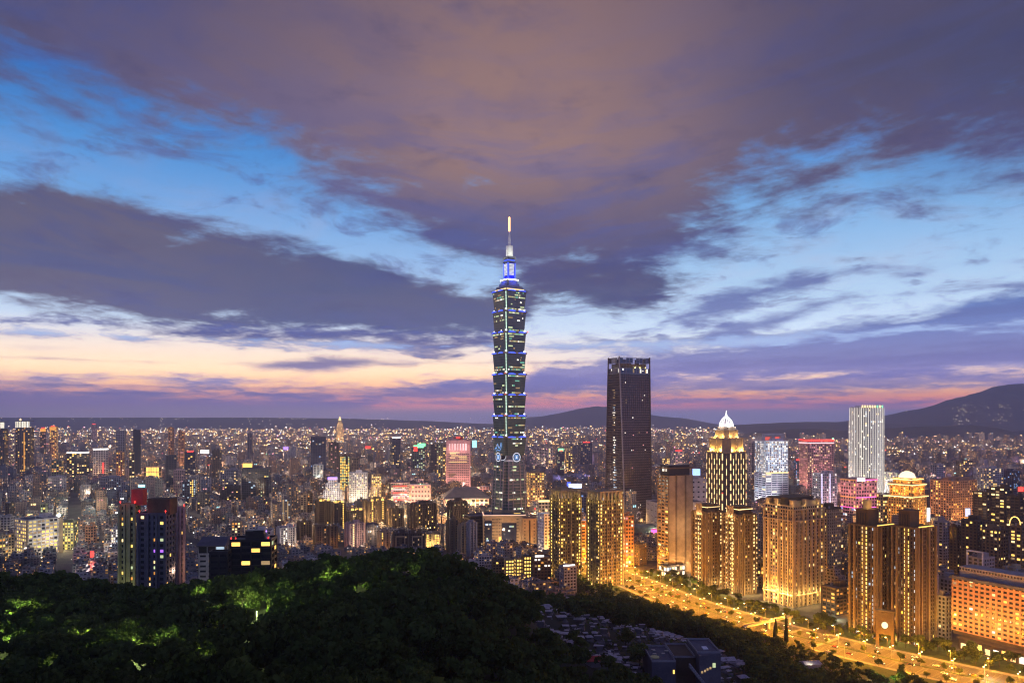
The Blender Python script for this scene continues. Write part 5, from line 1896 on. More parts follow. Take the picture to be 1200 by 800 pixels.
FARS = [
    # x0, x1, top, D, wall, glass, lit, pal, label
    (58, 68, 500, 3300, 'orange', 'glass', .5, 'oyo', 'slim tower with orange lit crown and red roof lamp, right of the white crowned towers'),
    (47, 54, 502, 3400, 'brown', 'glass', .3, 'odk', 'slender brown tower with a small red top, beside the orange crowned tower'),
    (107, 114, 497, 5200, 'pink', 'glass', .2, 'kd', 'far lone pinkish tower with a red lit roof band'),
    (135.5, 148, 504.5, 2350, 'grey', 'glass', .03, 'd', 'plain dark grey tower with a recessed centre, the wider of two dark towers'),
    (156, 165, 504, 2350, 'black', 'bglass', .02, 'd', 'nearly black slim tower right of the plain dark grey one'),
    (197, 204, 501, 2700, 'orange', 'glass', .22, 'okd', 'reddish brown slender tower, the left and taller of two alike'),
    (209, 217, 505, 2650, 'orange', 'glass', .22, 'okd', 'reddish brown slender tower, the right and shorter of two alike'),
    (290, 296, 508, 2900, 'slate', 'bglass', .15, 'dk', 'thin dark spire like tower left of the dark blue slab'),
    (457, 469.5, 513, 2650, 'slate', 'glass', .18, 'dwy', 'dark square tower with a bright white roof line'),
    (398, 410, 535, 1830, 'darkbrown', 'glass', .7, 'yyg', 'narrow tower with columns of yellow green windows above the stepped white block'),
    (410, 420, 537, 1900, 'tan', 'glass', .1, 'd', 'plain tan slab right of the narrow yellow green tower'),
    (503, 512, 521, 2250, 'dark', 'glass', .06, 'd', 'dark flat slab left of the pink granite slab'),
    (511, 519, 520, 2260, 'olive', 'glass', .3, 'yyg', 'slab with yellow lit vertical fins just left of the pink granite slab'),
    (519, 524, 520, 2330, 'tan', 'glass', .5, 'yw', 'thin golden tower with a bright corner touching the pink granite slab'),
    (482, 498, 525, 2500, 'slate', 'gglass', .2, 'gcd', 'teal lit office with a green neon sign on its roof'),
    (434.5, 447, 556, 1640, 'tan', 'glass', .5, 'yyw', 'yellow lit grid tower right of the white grid block'),
    (447, 459, 568, 1660, 'brown', 'glass', .3, 'owd', 'brown block with an orange lit band before the red banded building'),
    (385, 398, 519, 2600, 'darkbrown', 'glass', .15, 'dk', 'brown block right behind the dark blue slab'),
    (78, 105, 531, 2300, 'darkbrown', 'glass', .25, 'ydw', 'wide low block with a long white light along its roof'),
    (109, 127, 527, 2250, 'pale', 'glass', .1, 'd', 'pale twin slab block right of the white roof line'),
    (56, 78, 559, 1900, 'pale', 'glass', .2, 'wdk', 'pinkish pale apartment slab with small balconies in the left city'),
    (136, 146, 530, 2100, 'orange', 'glass', .4, 'oyo', 'orange glowing apartment slab under the plain dark grey tower'),
    (151, 158, 530, 2080, 'brown', 'glass', .5, 'wwd', 'brown slab with one column of white stair windows'),
    (115, 146, 560, 1960, 'grey', 'glass', .1, 'cd', 'grey flat office with two lines of white light'),
    (60, 75, 540, 2150, 'olive', 'glass', .3, 'yo', 'olive brown block with yellow lit rooms in the left city'),
    (194, 207, 534, 2150, 'dark', 'glass', .08, 'd', 'black boxy office right of the golden gallery'),
    (216, 229, 530, 2250, 'dark', 'bglass', .1, 'dy', 'dark blue grey office with a small red lamp'),
    (203, 217, 551, 1900, 'pink', 'glass', .1, 'kd', 'reddish pale block left of the blue striped one'),
    (249, 260, 528, 2300, 'darkbrown', 'glass', .1, 'd', 'dark maroon tower in the middle of the left city'),
    (258, 283, 551, 1850, 'grey', 'glass', .18, 'ydw', 'grey apartment slab with scattered yellow rooms'),
    (258, 282, 570, 1660, 'black', 'glass', .1, 'ydk', 'black low office with an orange lamp left of the teal block'),
    (300, 312, 562, 1700, 'darkbrown', 'gglass', .2, 'gd', 'dark brown slab standing behind the teal block'),
    (213, 222, 565, 1730, 'slate', 'glass', .3, 'cw', 'slate block with a pale screen beside the blue striped one'),
    (168, 176, 575, 1560, 'grey', 'glass', .3, 'cgd', 'grey office with cyan glowing sign lamps'),
    (231, 246, 577, 1540, 'dark', 'glass', .2, 'yd', 'dark office right below the blue striped block'),
    (330, 342, 585, 1330, 'slate', 'glass', .3, 'dcw', 'slate block with two white outlined bays'),
    (352, 360, 580, 1420, 'tan', 'glass', .05, 'd', 'tan blank walled tower lit orange by a street lamp'),
    (360, 367, 578, 1440, 'brown', 'glass', .2, 'od', 'brown narrow tower touching the tan blank walled one'),
    (618, 640, 525, 2700, 'grey', 'glass', .2, 'wdk', 'grey flat block far behind the pagoda tower'),
    (642, 648, 525, 2650, 'pale', 'glass', .5, 'wwy', 'pale glowing slim block, the left one of the pair left of the dark tapered tower'),
    (662, 671, 523, 2500, 'tan', 'glass', .4, 'ywd', 'tan glowing slab with dark stripe left of the dark tapered tower'),
    (652, 661, 529, 2400, 'slate', 'glass', .2, 'gd', 'dark block with a green roof sign left of the dark tapered tower'),
    (677, 694, 519, 2700, 'slate', 'bglass', .1, 'd', 'broad slate office with a red roof lamp left of the dark tapered tower'),
    (776, 785, 537, 2300, 'tan', 'glass', .5, 'yw', 'small bright yellow topped block above the banded brown tower'),
    (786, 802, 529, 2400, 'pale', 'glass', .3, 'kwd', 'pale block with a white screen on top right of the dark tapered tower'),
    (1036, 1066, 554, 1750, 'pale', 'gglass', .3, 'gwd', 'long pale low hall with a greenish white lit roof behind the golden domed building'),
    (1144, 1176, 549, 1600, 'pale', 'glass', .3, 'wyd', 'wide pale lit block with dark trees of shadow before it at the far right'),
    (1176, 1196, 552, 1650, 'slate', 'bglass', .2, 'bbd', 'violet blue lit block at the far right edge'),
    (1090, 1108, 545, 2000, 'grey', 'glass', .15, 'dwk', 'grey apartment slab far behind the tan grid hotel'),
    (1120, 1140, 540, 2200, 'darkbrown', 'glass', .15, 'dwy', 'brown apartment slab far behind the dark balcony blocks'),
    (930, 938, 540, 1900, 'slate', 'bglass', .2, 'bk', 'small violet block between the white banded tower and the red topped hotel'),
    (877, 886, 519, 2000, 'grey', 'glass', .25, 'dkw', 'slim grey tower right behind the gold crowned tower'),
]
for (x0, x1, top, D, wall, glass, lit, pal, lab) in FARS:
    t = simple(lab, 'office block', x0, x1, top, D, wall, glass, rot=RNG.choice((6, 14, 28)), ratio=.8, bay=4.5 if D < 2000 else 6.5, fh=3.8 if D < 2000 else 5.2, pier=.34, band=.34, proj=.5, lit=lit, pal=pal, cap=40 if D > 2000 else 60, roof='plant', name='office_block')
    if D > 1900 and wall in ('orange', 'tan', 'pale', 'pink'):
        t.wash('F', 20, 30, 1, 50000, (1, .5, .2))
    if 'white roof line' in lab or 'long white light' in lab:
        m = MB()
        t.fbox(m, 'F', 0, t.w, t.h, t.h + 4, .2, 1.2)
        m.build('roof_light', L['white'], t.root)
    if 'red' in lab and ('roof' in lab or 'top' in lab or 'lamp' in lab):
        m = MB()
        t.fbox(m, 'F', t.w * .2, t.w * .8, t.h + 1.2, t.h + 5, -2, 0)
        m.build('roof_lamp', L['red'], t.root)
    if 'green neon' in lab or 'green roof' in lab:
        m = MB()
        t.fbox(m, 'F', t.w * .1, t.w * .9, t.h + 1.2, t.h + 10, -1, 0)
        m.build('neon_sign', L['green'], t.root)
    if 'crown' in lab and 'orange' in lab:
        m = MB()
        t.fbox(m, 'F', 0, t.w, t.h - 14, t.h, .1, 1)
        m.build('crown_light', W['org'], t.root)
    if 'white outlined' in lab:
        for u in (.2, .7):
            m = MB()
            t.fbox(m, 'F', t.w * u - 1, t.w * u + 1, 4, t.h - 3, .5, 1)
            m.build('outline_light', W['dim'], t.root)

# the far stone tower with a lit pyramid top
t = Tower('skyscraper', 'far stone tower with a glowing pyramid top rising over the plain', 'skyscraper', 394, 402.5, 500, 5200, 20, 1.0, nick='the far pyramid topped tower')
t.facade(bay=9, fh=7, pier=.5, band=.3, lit=.2, pal='wwo')
m = MB()
s = t.w * .42
m.prism([(-s, -s), (s, -s), (s, s), (-s, s)], t.h, t.h + 22)
m.prism([(-s, -s), (s, -s), (s, s), (-s, s)], t.h + 22, t.h + 56, p2=[(-3, -3), (3, -3), (3, 3), (-3, 3)])
m.build('pyramid_top', M['tan'], t.root)
m = MB()
m.lathe([(8, t.h + 40), (10, t.h + 46), (2, t.h + 72)], 8)
m.build('beacon', W['wrm'], t.root)
t.finish(M['tan'], M['glass'], 60)
t.wash('FL', t.h * .4, 60, 1, 500000, (1, .62, .3))
lamp((-30, -60, t.h + 20), 200000, (1, .7, .4), 2, t.root)

# dark blue slab and pale block at its foot
t = Tower('office_tower', 'dark blue glass slab tower with faint lights', 'office tower', 364, 382, 512, 2350, 12, .6, nick='the dark blue slab')
t.facade(bay=5, fh=4.8, pier=.2, band=.12, proj=.3, lit=.025, pal='bdc').roof(M['slate'], 'plant').finish(M['slate'], surf('navy_glass', (.015, .025, .07), .1, 0, .3, .08, .7))
simple('pale blank block at the foot of the dark blue slab', 'office', 367, 379, 545, 2250, 'pale', rot=12, bay=8, fh=5, pier=.5, band=.2, lit=.05, pal='d', wash=dict(faces='F', z=20, off=30, n=1, power=50000, color=(.9, .95, .8)))


# stepped white block, its grid neighbour
def steps_white():
    D = 1560
    t = Tower('office_building', 'stepped white office block with a violet lit top', 'office', 377, 403, 568, D, 4, .6, nick='the stepped white block')
    H = lambda py: PZ(py, D)
    w0, d0 = t.w, t.d
    z = 0
    for (f, top, shift) in ((1.0, 582, 0), (.86, 575, .02), (.66, 567, .04), (.46, 560, 0)):
        t.w, t.d = w0 * f, d0 * f
        t.facade(z0=z, z1=H(top), bay=3.8, fh=4.0, pier=.4, band=.42, proj=.6, lit=.32, pal='dywd')
        m = MB()
        m.box(-t.w / 2, t.w / 2, -t.d / 2, t.d / 2, H(top), H(top) + .9)
        m.build('roof', M['white'], t.root)
        z = H(top)
    m = MB()
    t.fbox(m, 'F', 0, t.w, z - 3.5, z + 1.5, .1, .8)
    m.build('top_light', L['violet'], t.root)
    t.w, t.d = w0, d0
    t.finish(M['white'], M['glass'], 80)
    t.wash('F', 12, 24, 2, 42000, (1, .72, .45)).wash('F', 40, 30, 1, 40000, (1, .85, .7))


steps_white()
simple('white grid office block with a pinkish roof house, right of the stepped white block', 'office', 409, 431, 554, 1620, 'white', rot=8, ratio=.7, bay=3.8, fh=4, pier=.4, band=.42, lit=.3, pal='wdhg', nick='the white grid block', wash=dict(faces='F', z=14, off=24, n=2, power=50000, color=(1, .8, .5)))

# golden glass gallery
t = Tower('gallery', 'low hall with a big golden lit glass front in the left city', 'hall', 168, 193, 547, 2330, 6, .5, nick='the golden gallery')
t.facade(bay=8, fh=16, pier=.12, band=.1, proj=.5, cols=lambda k, i, n, j, m, r: 'yel' if k == 'F' and .05 < i / n < .75 else None).roof(M['pink'], None).finish(M['pink'], M['glass'])
t.wash('F', 10, 20, 2, 60000, (1, .6, .15))
# blue white striped block
t = Tower('office_building', 'small block with pale blue white light columns and yellow rooms', 'office', 220, 231, 562, 1800, 6, .7, nick='the blue striped block')
t.facade(bay=4.5, fh=4.2, pier=.3, band=.35, cols=lambda k, i, n, j, m, r: ('col' if i in (0, n - 1) or i == n // 2 + 1 else 'yel') if r.random() < .85 else None).roof(M['slate'], None).finish(M['slate'], M['bglass'])
# teal block
simple('broad teal glass block with a yellow lit sign strip, left of the dark blue slab', 'office', 283, 318, 549, 1740, 'slate', 'gglass', rot=10, ratio=.7, bay=5, fh=4.2, pier=.14, band=.3, lit=.08, pal='gcdy', nick='the teal block')
billboard('yellow lit sign strip on the roof of the teal block', 290, 545, 1730, 22, 9, W['yel'], legs=False)
billboard('glowing blue dome sign far left of the dark blue slab', 335, 525, 2450, 16, 10, L['violet'], halo=(60000, (.3, .3, 1)))
billboard('bright white arena screen far off in the left city', 240, 529, 3000, 34, 14, L['white'], halo=(90000, (.9, .9, 1)))
billboard('vertical red neon sign in the left city', 121, 548, 2150, 4, 30, L['red'], legs=False, halo=(9000, (1, .1, .1)))
billboard('vertical violet sign beside a bright junction in the left city', 43, 562, 1850, 4, 22, L['violet'], legs=False, halo=(9000, (.4, .3, 1)))
billboard('cyan shop sign cluster in the left city', 166, 569, 1550, 14, 5, L['cyan'], legs=False, halo=(7000, (.4, .9, 1)))
billboard('green hotel neon far behind the pink granite slab', 494, 521, 2480, 26, 10, L['green'], halo=(20000, (.3, 1, .5)))
billboard('red and gold sign under the green hotel neon', 487, 526, 2480, 12, 16, L['red'], legs=False)
billboard('red neon sign over a roof left of the dark square tower', 431, 524, 2600, 18, 8, L['red'])
billboard('pale blue sign strip behind the tall tower', 556, 520, 2700, 16, 26, L['cyan'], legs=False, halo=(60000, (.3, .5, 1)))


# apartment blocks just beyond the hill
def apt(label, x0, x1, top, D, wall, lit=.2, pal='yywd', rot=30, ratio=.9, crown=None, wash=None, cols=None):
    t = Tower('apartment_block', label, 'apartment block', x0, x1, top, D, rot, ratio, nick='the blocks at the foot of the hill')
    t.facade(bay=3.6, fh=3.5, pier=.42, band=.36, proj=.7, lit=lit, pal=pal, cols=cols)
    for k in 'FL':
        l = t.face(k)[3]
        for u in (.0, .5, 1.0):
            m = MB()
            t.fbox(m, k, max(-1.2, u * l - 1.2), min(l + 1.2, u * l + 1.2), 0, t.h + (3 if u == .5 else 0), -.5, 1.5)
            m.build('bay', M[wall], t.root)
    t.roof(M[wall], 'plant')
    if crown:
        for u in (.2, .5, .8):
            o, dr, nn, l, _ = t.face('F')
            m = MB()
            t.fbox(m, 'F', l * u - 2, l * u + 2, t.h + 1, t.h + 4, -3, -1)
            m.build('roof_lamp', W['yel'], t.root)
            lamp((o[0] + dr[0] * l * u - nn[0] * .3, o[1] + dr[1] * l * u - nn[1] * .3, t.h + 6), 2500, (1, .68, .2), .5, t.root)
    t.finish(M[wall], M['glass'], 70)
    if wash:
        t.wash(**wash)
    return t


ow = dict(faces='FL', z=8, off=12, n=1, power=2600, color=(1, .42, .12))
stair = lambda k, i, n, j, m, r: ('wrm' if r.random() < .8 else None) if i == 1 else ('dim' if r.random() < .08 else None)
apt('pale apartment block with white lit stair column, leftmost of the row beyond the hill', 325, 346, 619, 1130, 'pale', .25, 'wwdy', wash=dict(faces='F', z=12, off=20, n=1, power=14000, color=(1, .8, .6)), cols=lambda k, i, n, j, m, r: ('wht' if r.random() < .6 else None) if i in (1, 2) else ('dim' if r.random() < .1 else None))
apt('orange washed apartment block with a plain front, in the row beyond the hill', 368, 383, 617, 1130, 'brown', .1, 'od', wash=ow)
apt('orange washed narrow apartment block right of its plain fronted twin', 385, 395, 617, 1135, 'brown', .12, 'od', wash=ow)
apt('grey pink apartment block with white lit bays, the widest of the row beyond the hill', 405, 427, 614, 1125, 'pink', .25, 'wwdg', cols=stair, wash=dict(faces='F', z=14, off=20, n=1, power=14000, color=(1, .75, .55)))
apt('dark blue grey apartment block right of the wide grey pink one', 426, 444, 616, 1140, 'slate', .1, 'dc')
apt('brown domed apartment block with drum shaped front behind the orange washed one', 349, 365, 612, 1180, 'brown', .1, 'dy')
apt('dark apartment block with golden roof lamps below the stepped white block', 370, 388, 588, 1290, 'darkbrown', .06, 'dy', crown=True)
apt('dark tall apartment block with a yellow stair column and golden roof lamps', 388, 404, 590, 1270, 'darkbrown', .2, 'y', crown=True, cols=lambda k, i, n, j, m, r: ('yel' if r.random() < .9 else None) if k == 'F' and i == n - 1 else ('dim' if r.random() < .06 else None))
apt('dark apartment block with golden roof garden under the white grid block', 406, 426, 599, 1250, 'brown', .1, 'yd', crown=True)
apt('brown apartment block with two yellow stair columns and golden roof lamps', 426, 453, 588, 1290, 'brown', .2, 'y', crown=True, cols=lambda k, i, n, j, m, r: ('yel' if r.random() < .85 else None) if i in (1, n - 2) else ('dim' if r.random() < .06 else None))
apt('dark brown apartment tower with stepped roofline below the low pink building', 482, 511, 591, 1230, 'darkbrown', .14, 'yydw')
apt('dark round topped apartment block standing before the exhibition hall', 525, 547, 588, 1270, 'darkbrown', .16, 'wdg')
apt('brown apartment block with faint stair lights left of the stepped roofline tower', 456, 472, 597, 1250, 'brown', .12, 'dy')
apt('brown slab with a pale blank column, first of the blank walled slabs by the hill', 524, 537, 610, 1080, 'brown', .03, 'd')
apt('brown blank walled slab with rounded front, second of the slabs by the hill', 537, 548, 616, 1070, 'tan', .03, 'd')
apt('grey slab with a small white roof sign, third of the slabs by the hill', 548, 558, 612, 1060, 'grey', .05, 'd')
for (x0, x1, lab) in ((461, 478, 'dark brown block with a square arch frame on its front, left one of two'), (480, 498, 'dark brown block with a square arch frame on its front, right one of two')):
    t = apt(lab, x0, x1, 625, 1110, 'darkbrown', .06, 'd', rot=6)
    m = MB()
    for (a0, a1, z0, z1) in ((.15, .22, .2, .8), (.78, .85, .2, .8), (.15, .85, .8, .87)):
        t.fbox(m, 'F', t.w * a0, t.w * a1, t.h * z0, t.h * z1, 1.0, 1.7)
    m.build('arch_frame', M['tan'], t.root)
apt('tan shop block lit orange from the street at the edge of the hill', 443, 456, 624, 1110, 'tan', .3, 'oyo', wash=ow)
apt('small temple hall glowing white gold between dark apartment blocks', 499, 516, 626, 1130, 'tan', .7, 'wyy', rot=4, wash=dict(faces='F', z=4, off=10, n=2, power=15000, color=(1, .7, .3)))

# low blocks by the foot of the tall tower, on the near side
SH = [
    (576, 592, 658, 905, 'brown', .25, 'yyd', 'low tan block with a few yellow rooms below the tan mall'), (590.5, 603, 656, 890, 'tan', .0, 'y', 'low block with four glowing open stair landings, left of two alike'),
    (602, 615, 655, 888, 'tan', .0, 'y', 'low block with four glowing open stair landings, right of two alike'), (612, 624, 652, 880, 'brown', .12, 'ddy', 'plain brown low block right of the stair landings'),
    (622, 646, 654, 860, 'darkbrown', .2, 'yodh', 'dark low block with a pale roof sign before the golden twin towers'), (655, 676, 665, 815, 'grey', .1, 'od', 'grey low corner block with ribbon balconies at the hill foot'),
    (560, 577, 652, 960, 'pale', .1, 'wd', 'pale villa block at the right flank of the hill'), (548, 562, 660, 900, 'pale', .2, 'wd', 'small pale house stepping down the right flank of the hill'),
]
for (x0, x1, top, D, wall, lit, pal, lab) in SH:
    cols = None
    if 'landings' in lab:
        cols = lambda k, i, n, j, m, r: 'yel' if 0 < i < n - 1 or n < 4 else None
    t = simple(lab, 'apartment block', x0, x1, top, D, wall, rot=RNG.choice((6, 10, 20)), ratio=.8, bay=3.6, fh=4.2 if 'landings' in lab else 3.4, pier=.3, band=.4, proj=.7, lit=lit, pal=pal, name='apartment_block', cols=cols, nick='the low blocks at the hill foot')
    if 'roof sign' in lab:
        m = MB()
        t.fbox(m, 'F', t.w * .1, t.w * .6, t.h + 1.2, t.h + 3, -2, -1.6)
        m.build('roof_sign', L['white'], t.root)
    if 'ribbon' in lab:
        m = MB()
        t.fbox(m, 'F', t.w * .05, t.w * .9, t.h + 1.2, t.h + 2.6, -2, -1.6)
        m.build('roof_light', L['white'], t.root)


# ------------------------------------------------------------------ blocks on the near left
def near_left():
    D = 470
    zb = 30.0
    for (x0, x1, top, dd, wall, lit, lab) in ((140, 165, 592, 478, 'olive', .2, 'olive tiled wing with pale floor bands, left part of the block behind the trees'),
                                              (162, 206, 603, 462, 'slate', .1, 'dark slate wing with two violet lit windows, middle of the block behind the trees'),
                                              (203, 217.5, 596, 484, 'pink', .12, 'pinkish wing with a dark window column, right part of the block behind the trees')):
        t = Tower('apartment_tower', lab, 'apartment tower', x0, x1, top, dd, -4 if wall != 'pink' else 12, .7, zb, nick='the tall block behind the trees')
        done = []

        def cols(k, i, n, j, m, r, wall=wall):
            if wall == 'slate' and k == 'F' and j == m - 7 and i in (2, 3):
                return 'pur'
            return r.choice(('yel', 'yel', 'org', 'wrm', 'grn')) if r.random() < lit else None
        t.facade(bay=4.0 if wall != 'pink' else 3.0, fh=3.45, pier=.34 if wall != 'slate' else .45, band=.46, proj=.5, cols=cols)
        for k in 'FL':
            l = t.face(k)[3]
            for u in (0, .36, .68, 1.0):
                m = MB()
                t.fbox(m, k, max(-.7, u * l - .6), min(l + .7, u * l + .6), 0, t.h + .6, -.4, .9)
                m.build('rib', M[wall], t.root)
        t.roof(M[wall], None)
        bx = {'olive': (.1, .85, 10), 'slate': (.25, .62, 9.5), 'pink': (.1, .3, .1)}[wall]
        if wall != 'pink':
            m = MB()
            a, b_ = (-t.w / 2 + t.w * bx[0] + (6 if wall == 'olive' else 0), -t.w / 2 + t.w * bx[1] + (6 if wall == 'olive' else 8))
            m.box(a, b_, -t.d * .3, t.d * .4, t.h + .03, t.h + bx[2])
            m.build('lift_house', M['red'] if wall == 'olive' else M['darkbrown'], t.root)
            lamp((a - 3, -t.d * .3 - 4, t.h + 4), 500, (1, .12, .08), .3, t.root)
            if wall == 'slate':
                lamp((b_ + 4, -t.d * .3 - 2, t.h + 5), 420, (1, .16, .1), .3, t.root)
        for u in (.02, .98):
            m = MB()
            x = -t.w / 2 + u * t.w
            m.lathe([(.15, t.h + 1), (.15, t.h + 1.6), (.55, t.h + 2.2), (.15, t.h + 2.8)], 8, c=(x, -t.d / 2 + .6))
            m.build('warning_lamp', L['red'], t.root)
        t.finish(M[wall], M['glass'], 100)
        if wall == 'olive':
            t.wash('F', 46, 18, 2, 5200, (1, .95, .42))
        if wall == 'pink':
            t.wash('F', 70, 14, 1, 6000, (1, .6, .35))
    # dark modern villa block among the trees
    t = Tower('villa_block', 'black modern block with ribbon windows and red roof lamps among the trees', 'villa block', 269, 325, 634, 420, 4, .6, 88, nick='the black modern block')
    t.facade(bay=6, fh=3.5, pier=.1, band=.35, proj=.6, lit=.26, pal='gyyd')
    t.roof(M['black'], 'plant')
    for u in (.03, .14, .92):
        m = MB()
        m.lathe([(.1, t.h + 1), (.4, t.h + 1.6), (.1, t.h + 2.2)], 8, c=(-t.w / 2 + u * t.w, -t.d / 2 + .6))
        m.build('warning_lamp', L['red'], t.root)
    t.finish(M['black'], M['glass'])
    t = Tower('villa_block', 'lower black wing with plain walls left of the ribbon windowed block', 'villa block', 245, 271, 648, 412, 4, .6, 88)
    t.facade(bay=5, fh=3.5, pier=.2, band=.6, proj=.4, lit=.04, pal='d').roof(M['black'], None).finish(M['black'])
    t = Tower('office_building', 'pale office with an overhanging slate roof and a cyan lit top floor', 'office', 232, 270, 640, 520, 4, .7, 60, nick='the slate roofed office')
    t.facade(z1=t.h - 5, bay=6, fh=3.6, pier=.3, band=.6, proj=.4, lit=.08, pal='d')
    t.facade(z0=t.h - 5, bay=5, fh=4.6, pier=.06, band=.1, proj=.3, cols=lambda k, i, n, j, m, r: 'col' if i >= n * .5 and k == 'F' else None)
    m = MB()
    m.prism([(-t.w * .56, -t.d * .6), (t.w * .54, -t.d * .6), (t.w * .54, t.d * .6), (-t.w * .56, t.d * .6)], t.h, t.h + .8)
    m.prism([(-t.w * .56, -t.d * .6), (t.w * .54, -t.d * .6), (t.w * .54, t.d * .6), (-t.w * .56, t.d * .6)], t.h + .8, t.h + 5, p2=[(-t.w * .5, t.d * .2), (t.w * .5, t.d * .2), (t.w * .5, t.d * .5), (-t.w * .5, t.d * .5)])
    m.build('roof', M['slate'], t.root)
    t.finish(M['pale'], M['glass'])
    simple('pale corner building with a violet lit parapet left of the row beyond the hill', 'office', 294, 321, 623, 1000, 'pale', rot=10, bay=5, fh=4, lit=.1, pal='kd', nick='the violet parapet building', wash=dict(faces='F', z=8, off=14, n=1, power=9000, color=(1, .5, .45)))
    billboard('violet lit parapet strip of the pale corner building', 305, 622, 996, 18, 2.2, L['violet'], legs=False, name='rooftop_sign')  # the building's own parapet light, built as a separate panel
    simple('tan lit walk up block with yellow rooms right of the tall block behind the trees', 'apartment block', 271, 284, 612, 1000, 'tan', rot=10, bay=4, fh=3.6, lit=.5, pal='ywo', name='apartment_block', wash=dict(faces='F', z=6, off=10, n=1, power=9000, color=(1, .6, .3)))
    # school with yellow classrooms
    t = Tower('school', 'cream school block with rows of yellow lit classrooms', 'school', 17, 73, 610, 1060, -34, 1.1, nick='the lit school')
    t.facade(bay=5.4, fh=5.2, pier=.26, band=.42, proj=.6, cols=lambda k, i, n, j, m, r: (r.choice(('sch', 'sch', 'dim', 'yel')) if r.random() < .85 else None))
    for k in 'FRL':
        l = t.face(k)[3]
        m = MB()
        t.fbox(m, k, l * .9, l + .6, 0, t.h + .6, -.4, .9)
        m.build('end_wall', M['tan'], t.root)
    t.roof(M['pale'], 'plant').finish(M['pale'], M['glass'], 100)
    t.wash('FRL', 8, 14, 2, 3500, (1, .8, .45))
    r = thing('floodlight', 'very bright white floodlight on a mast at the corner of the lit school', 'floodlight', (PX(69, 1050), 1050, 0))
    m = MB()
    zz = PZ(605, 1050)
    m.tube((0, 0, 0), (0, 0, zz), .4, 6)
    m.build('mast', M['metal'], r)
    m = MB()
    m.lathe([(.3, zz), (2.2, zz + 1), (2.2, zz + 3), (.3, zz + 4)], 10)
    m.build('lamp_head', glow('floodlight_head', (.9, 1, .85), 30, .1), r)
    lamp((0, -4, zz + 2), 16000, (.9, 1, .8), 1, r)
    for (x0, x1, top, D, wall, lit, pal, lab) in (
            (47, 56, 591, 1180, 'olive', .3, 'yg', 'yellow green lit tower block behind the lit school'), (0, 18, 606, 1230, 'grey', .12, 'cd', 'grey flat block with dim rooms left of the lit school'),
            (6, 17, 590, 1330, 'darkbrown', .03, 'd', 'dark windowless slab at the far left behind the grey flat block'), (72, 92, 612, 1120, 'olive', .5, 'ygy', 'yellow green lit low block right of the lit school'),
            (100, 113, 617, 1130, 'orange', .1, 'od', 'small orange walled house in the dark low quarter'), (-14, 17, 628, 1040, 'tan', .2, 'yo', 'long low tan arcade with an amber lit street front at the far left'),
            (130, 141, 620, 1090, 'pale', .4, 'hcw', 'white lit corner shop block beside the market street')):
        simple(lab, 'building', x0, x1, top, D, wall, rot=RNG.choice((-20, 8)), bay=4.4, fh=4, lit=lit, pal=pal, name='city_block', nick='the lit school', wash=dict(faces='F', z=6, off=9, n=1, power=6000, color=(1, .75, .3)))


near_left()


# ------------------------------------------------------------------ the rest of the city
def facade_material():
    """wall with rows of window openings, some lit; every face carries its own tint, bay width, share of lit rooms and seed"""
    m, b, out = new_mat('city_facade')
    uv = b.n('ShaderNodeUVMap')
    sp = b.n('ShaderNodeSeparateXYZ')
    b.nt.links.new(uv.outputs[0], sp.inputs[0])
    tint = b.n('ShaderNodeAttribute', attribute_name='tint')
    prm = b.n('ShaderNodeAttribute', attribute_name='prm')
    ps = b.n('ShaderNodeSeparateColor')
    b.nt.links.new(prm.outputs[0], ps.inputs[0])
    bw = b.m('MULTIPLY', ps.outputs[0], 10.0)
    lit, seed = ps.outputs[1], b.m('MULTIPLY', ps.outputs[2], 977.0)
    fh = b.m('MULTIPLY_ADD', bw, .25, 2.4)
    u, v = b.m('DIVIDE', sp.outputs[0], bw), b.m('DIVIDE', sp.outputs[1], fh)
    iu, iv, fu, fv = b.m('FLOOR', u), b.m('FLOOR', v), b.m('FRACT', u), b.m('FRACT', v)
    win = b.m('MULTIPLY', b.m('MULTIPLY', b.m('GREATER_THAN', fu, .22), b.m('LESS_THAN', fu, .8)), b.m('MULTIPLY', b.m('GREATER_THAN', fv, .3), b.m('LESS_THAN', fv, .78)))
    wn = b.n('ShaderNodeTexWhiteNoise', noise_dimensions='3D')
    b.put(wn.inputs['Vector'], b.vec(iu, iv, seed))
    cs = b.n('ShaderNodeSeparateColor')
    b.nt.links.new(wn.outputs['Color'], cs.inputs[0])
    on = b.m('MULTIPLY', win, b.m('LESS_THAN', wn.outputs['Value'], lit))
    col = b.ramp(cs.outputs[0], [(0, (1, .5, .12, 1)), (.35, (1, .66, .26, 1)), (.62, (1, .82, .5, 1)), (.8, (1, .95, .85, 1)), (.93, (.7, .85, 1, 1)), (1, (.75, 1, .6, 1))], 'CONSTANT')
    stn = b.noise(b.vec(b.m('MULTIPLY', sp.outputs[0], .22), b.m('MULTIPLY', sp.outputs[1], .06), seed), 1.0, 4, .6)
    wall = b.mix(b.step(stn, .3, .7, .0, .45), tint.outputs[0], (.06, .055, .05, 1))
    slab = b.m('MULTIPLY', b.m('LESS_THAN', fv, .1), .5)
    wall = b.mix(slab, wall, b.mix(.5, wall, (.03, .03, .03, 1)))
    p = principled(b, out, b.mix(win, wall, (.018, .02, .026, 1)), .7)
    b.put(p.inputs['Roughness'], b.m('MULTIPLY_ADD', win, -.5, .8))
    b.put(p.inputs['Emission Color'], col)
    b.put(p.inputs['Emission Strength'], b.m('MULTIPLY', on, b.m('MULTIPLY_ADD', b.m('POWER', cs.outputs[1], 2.0), 1.5, .25)))
    return m


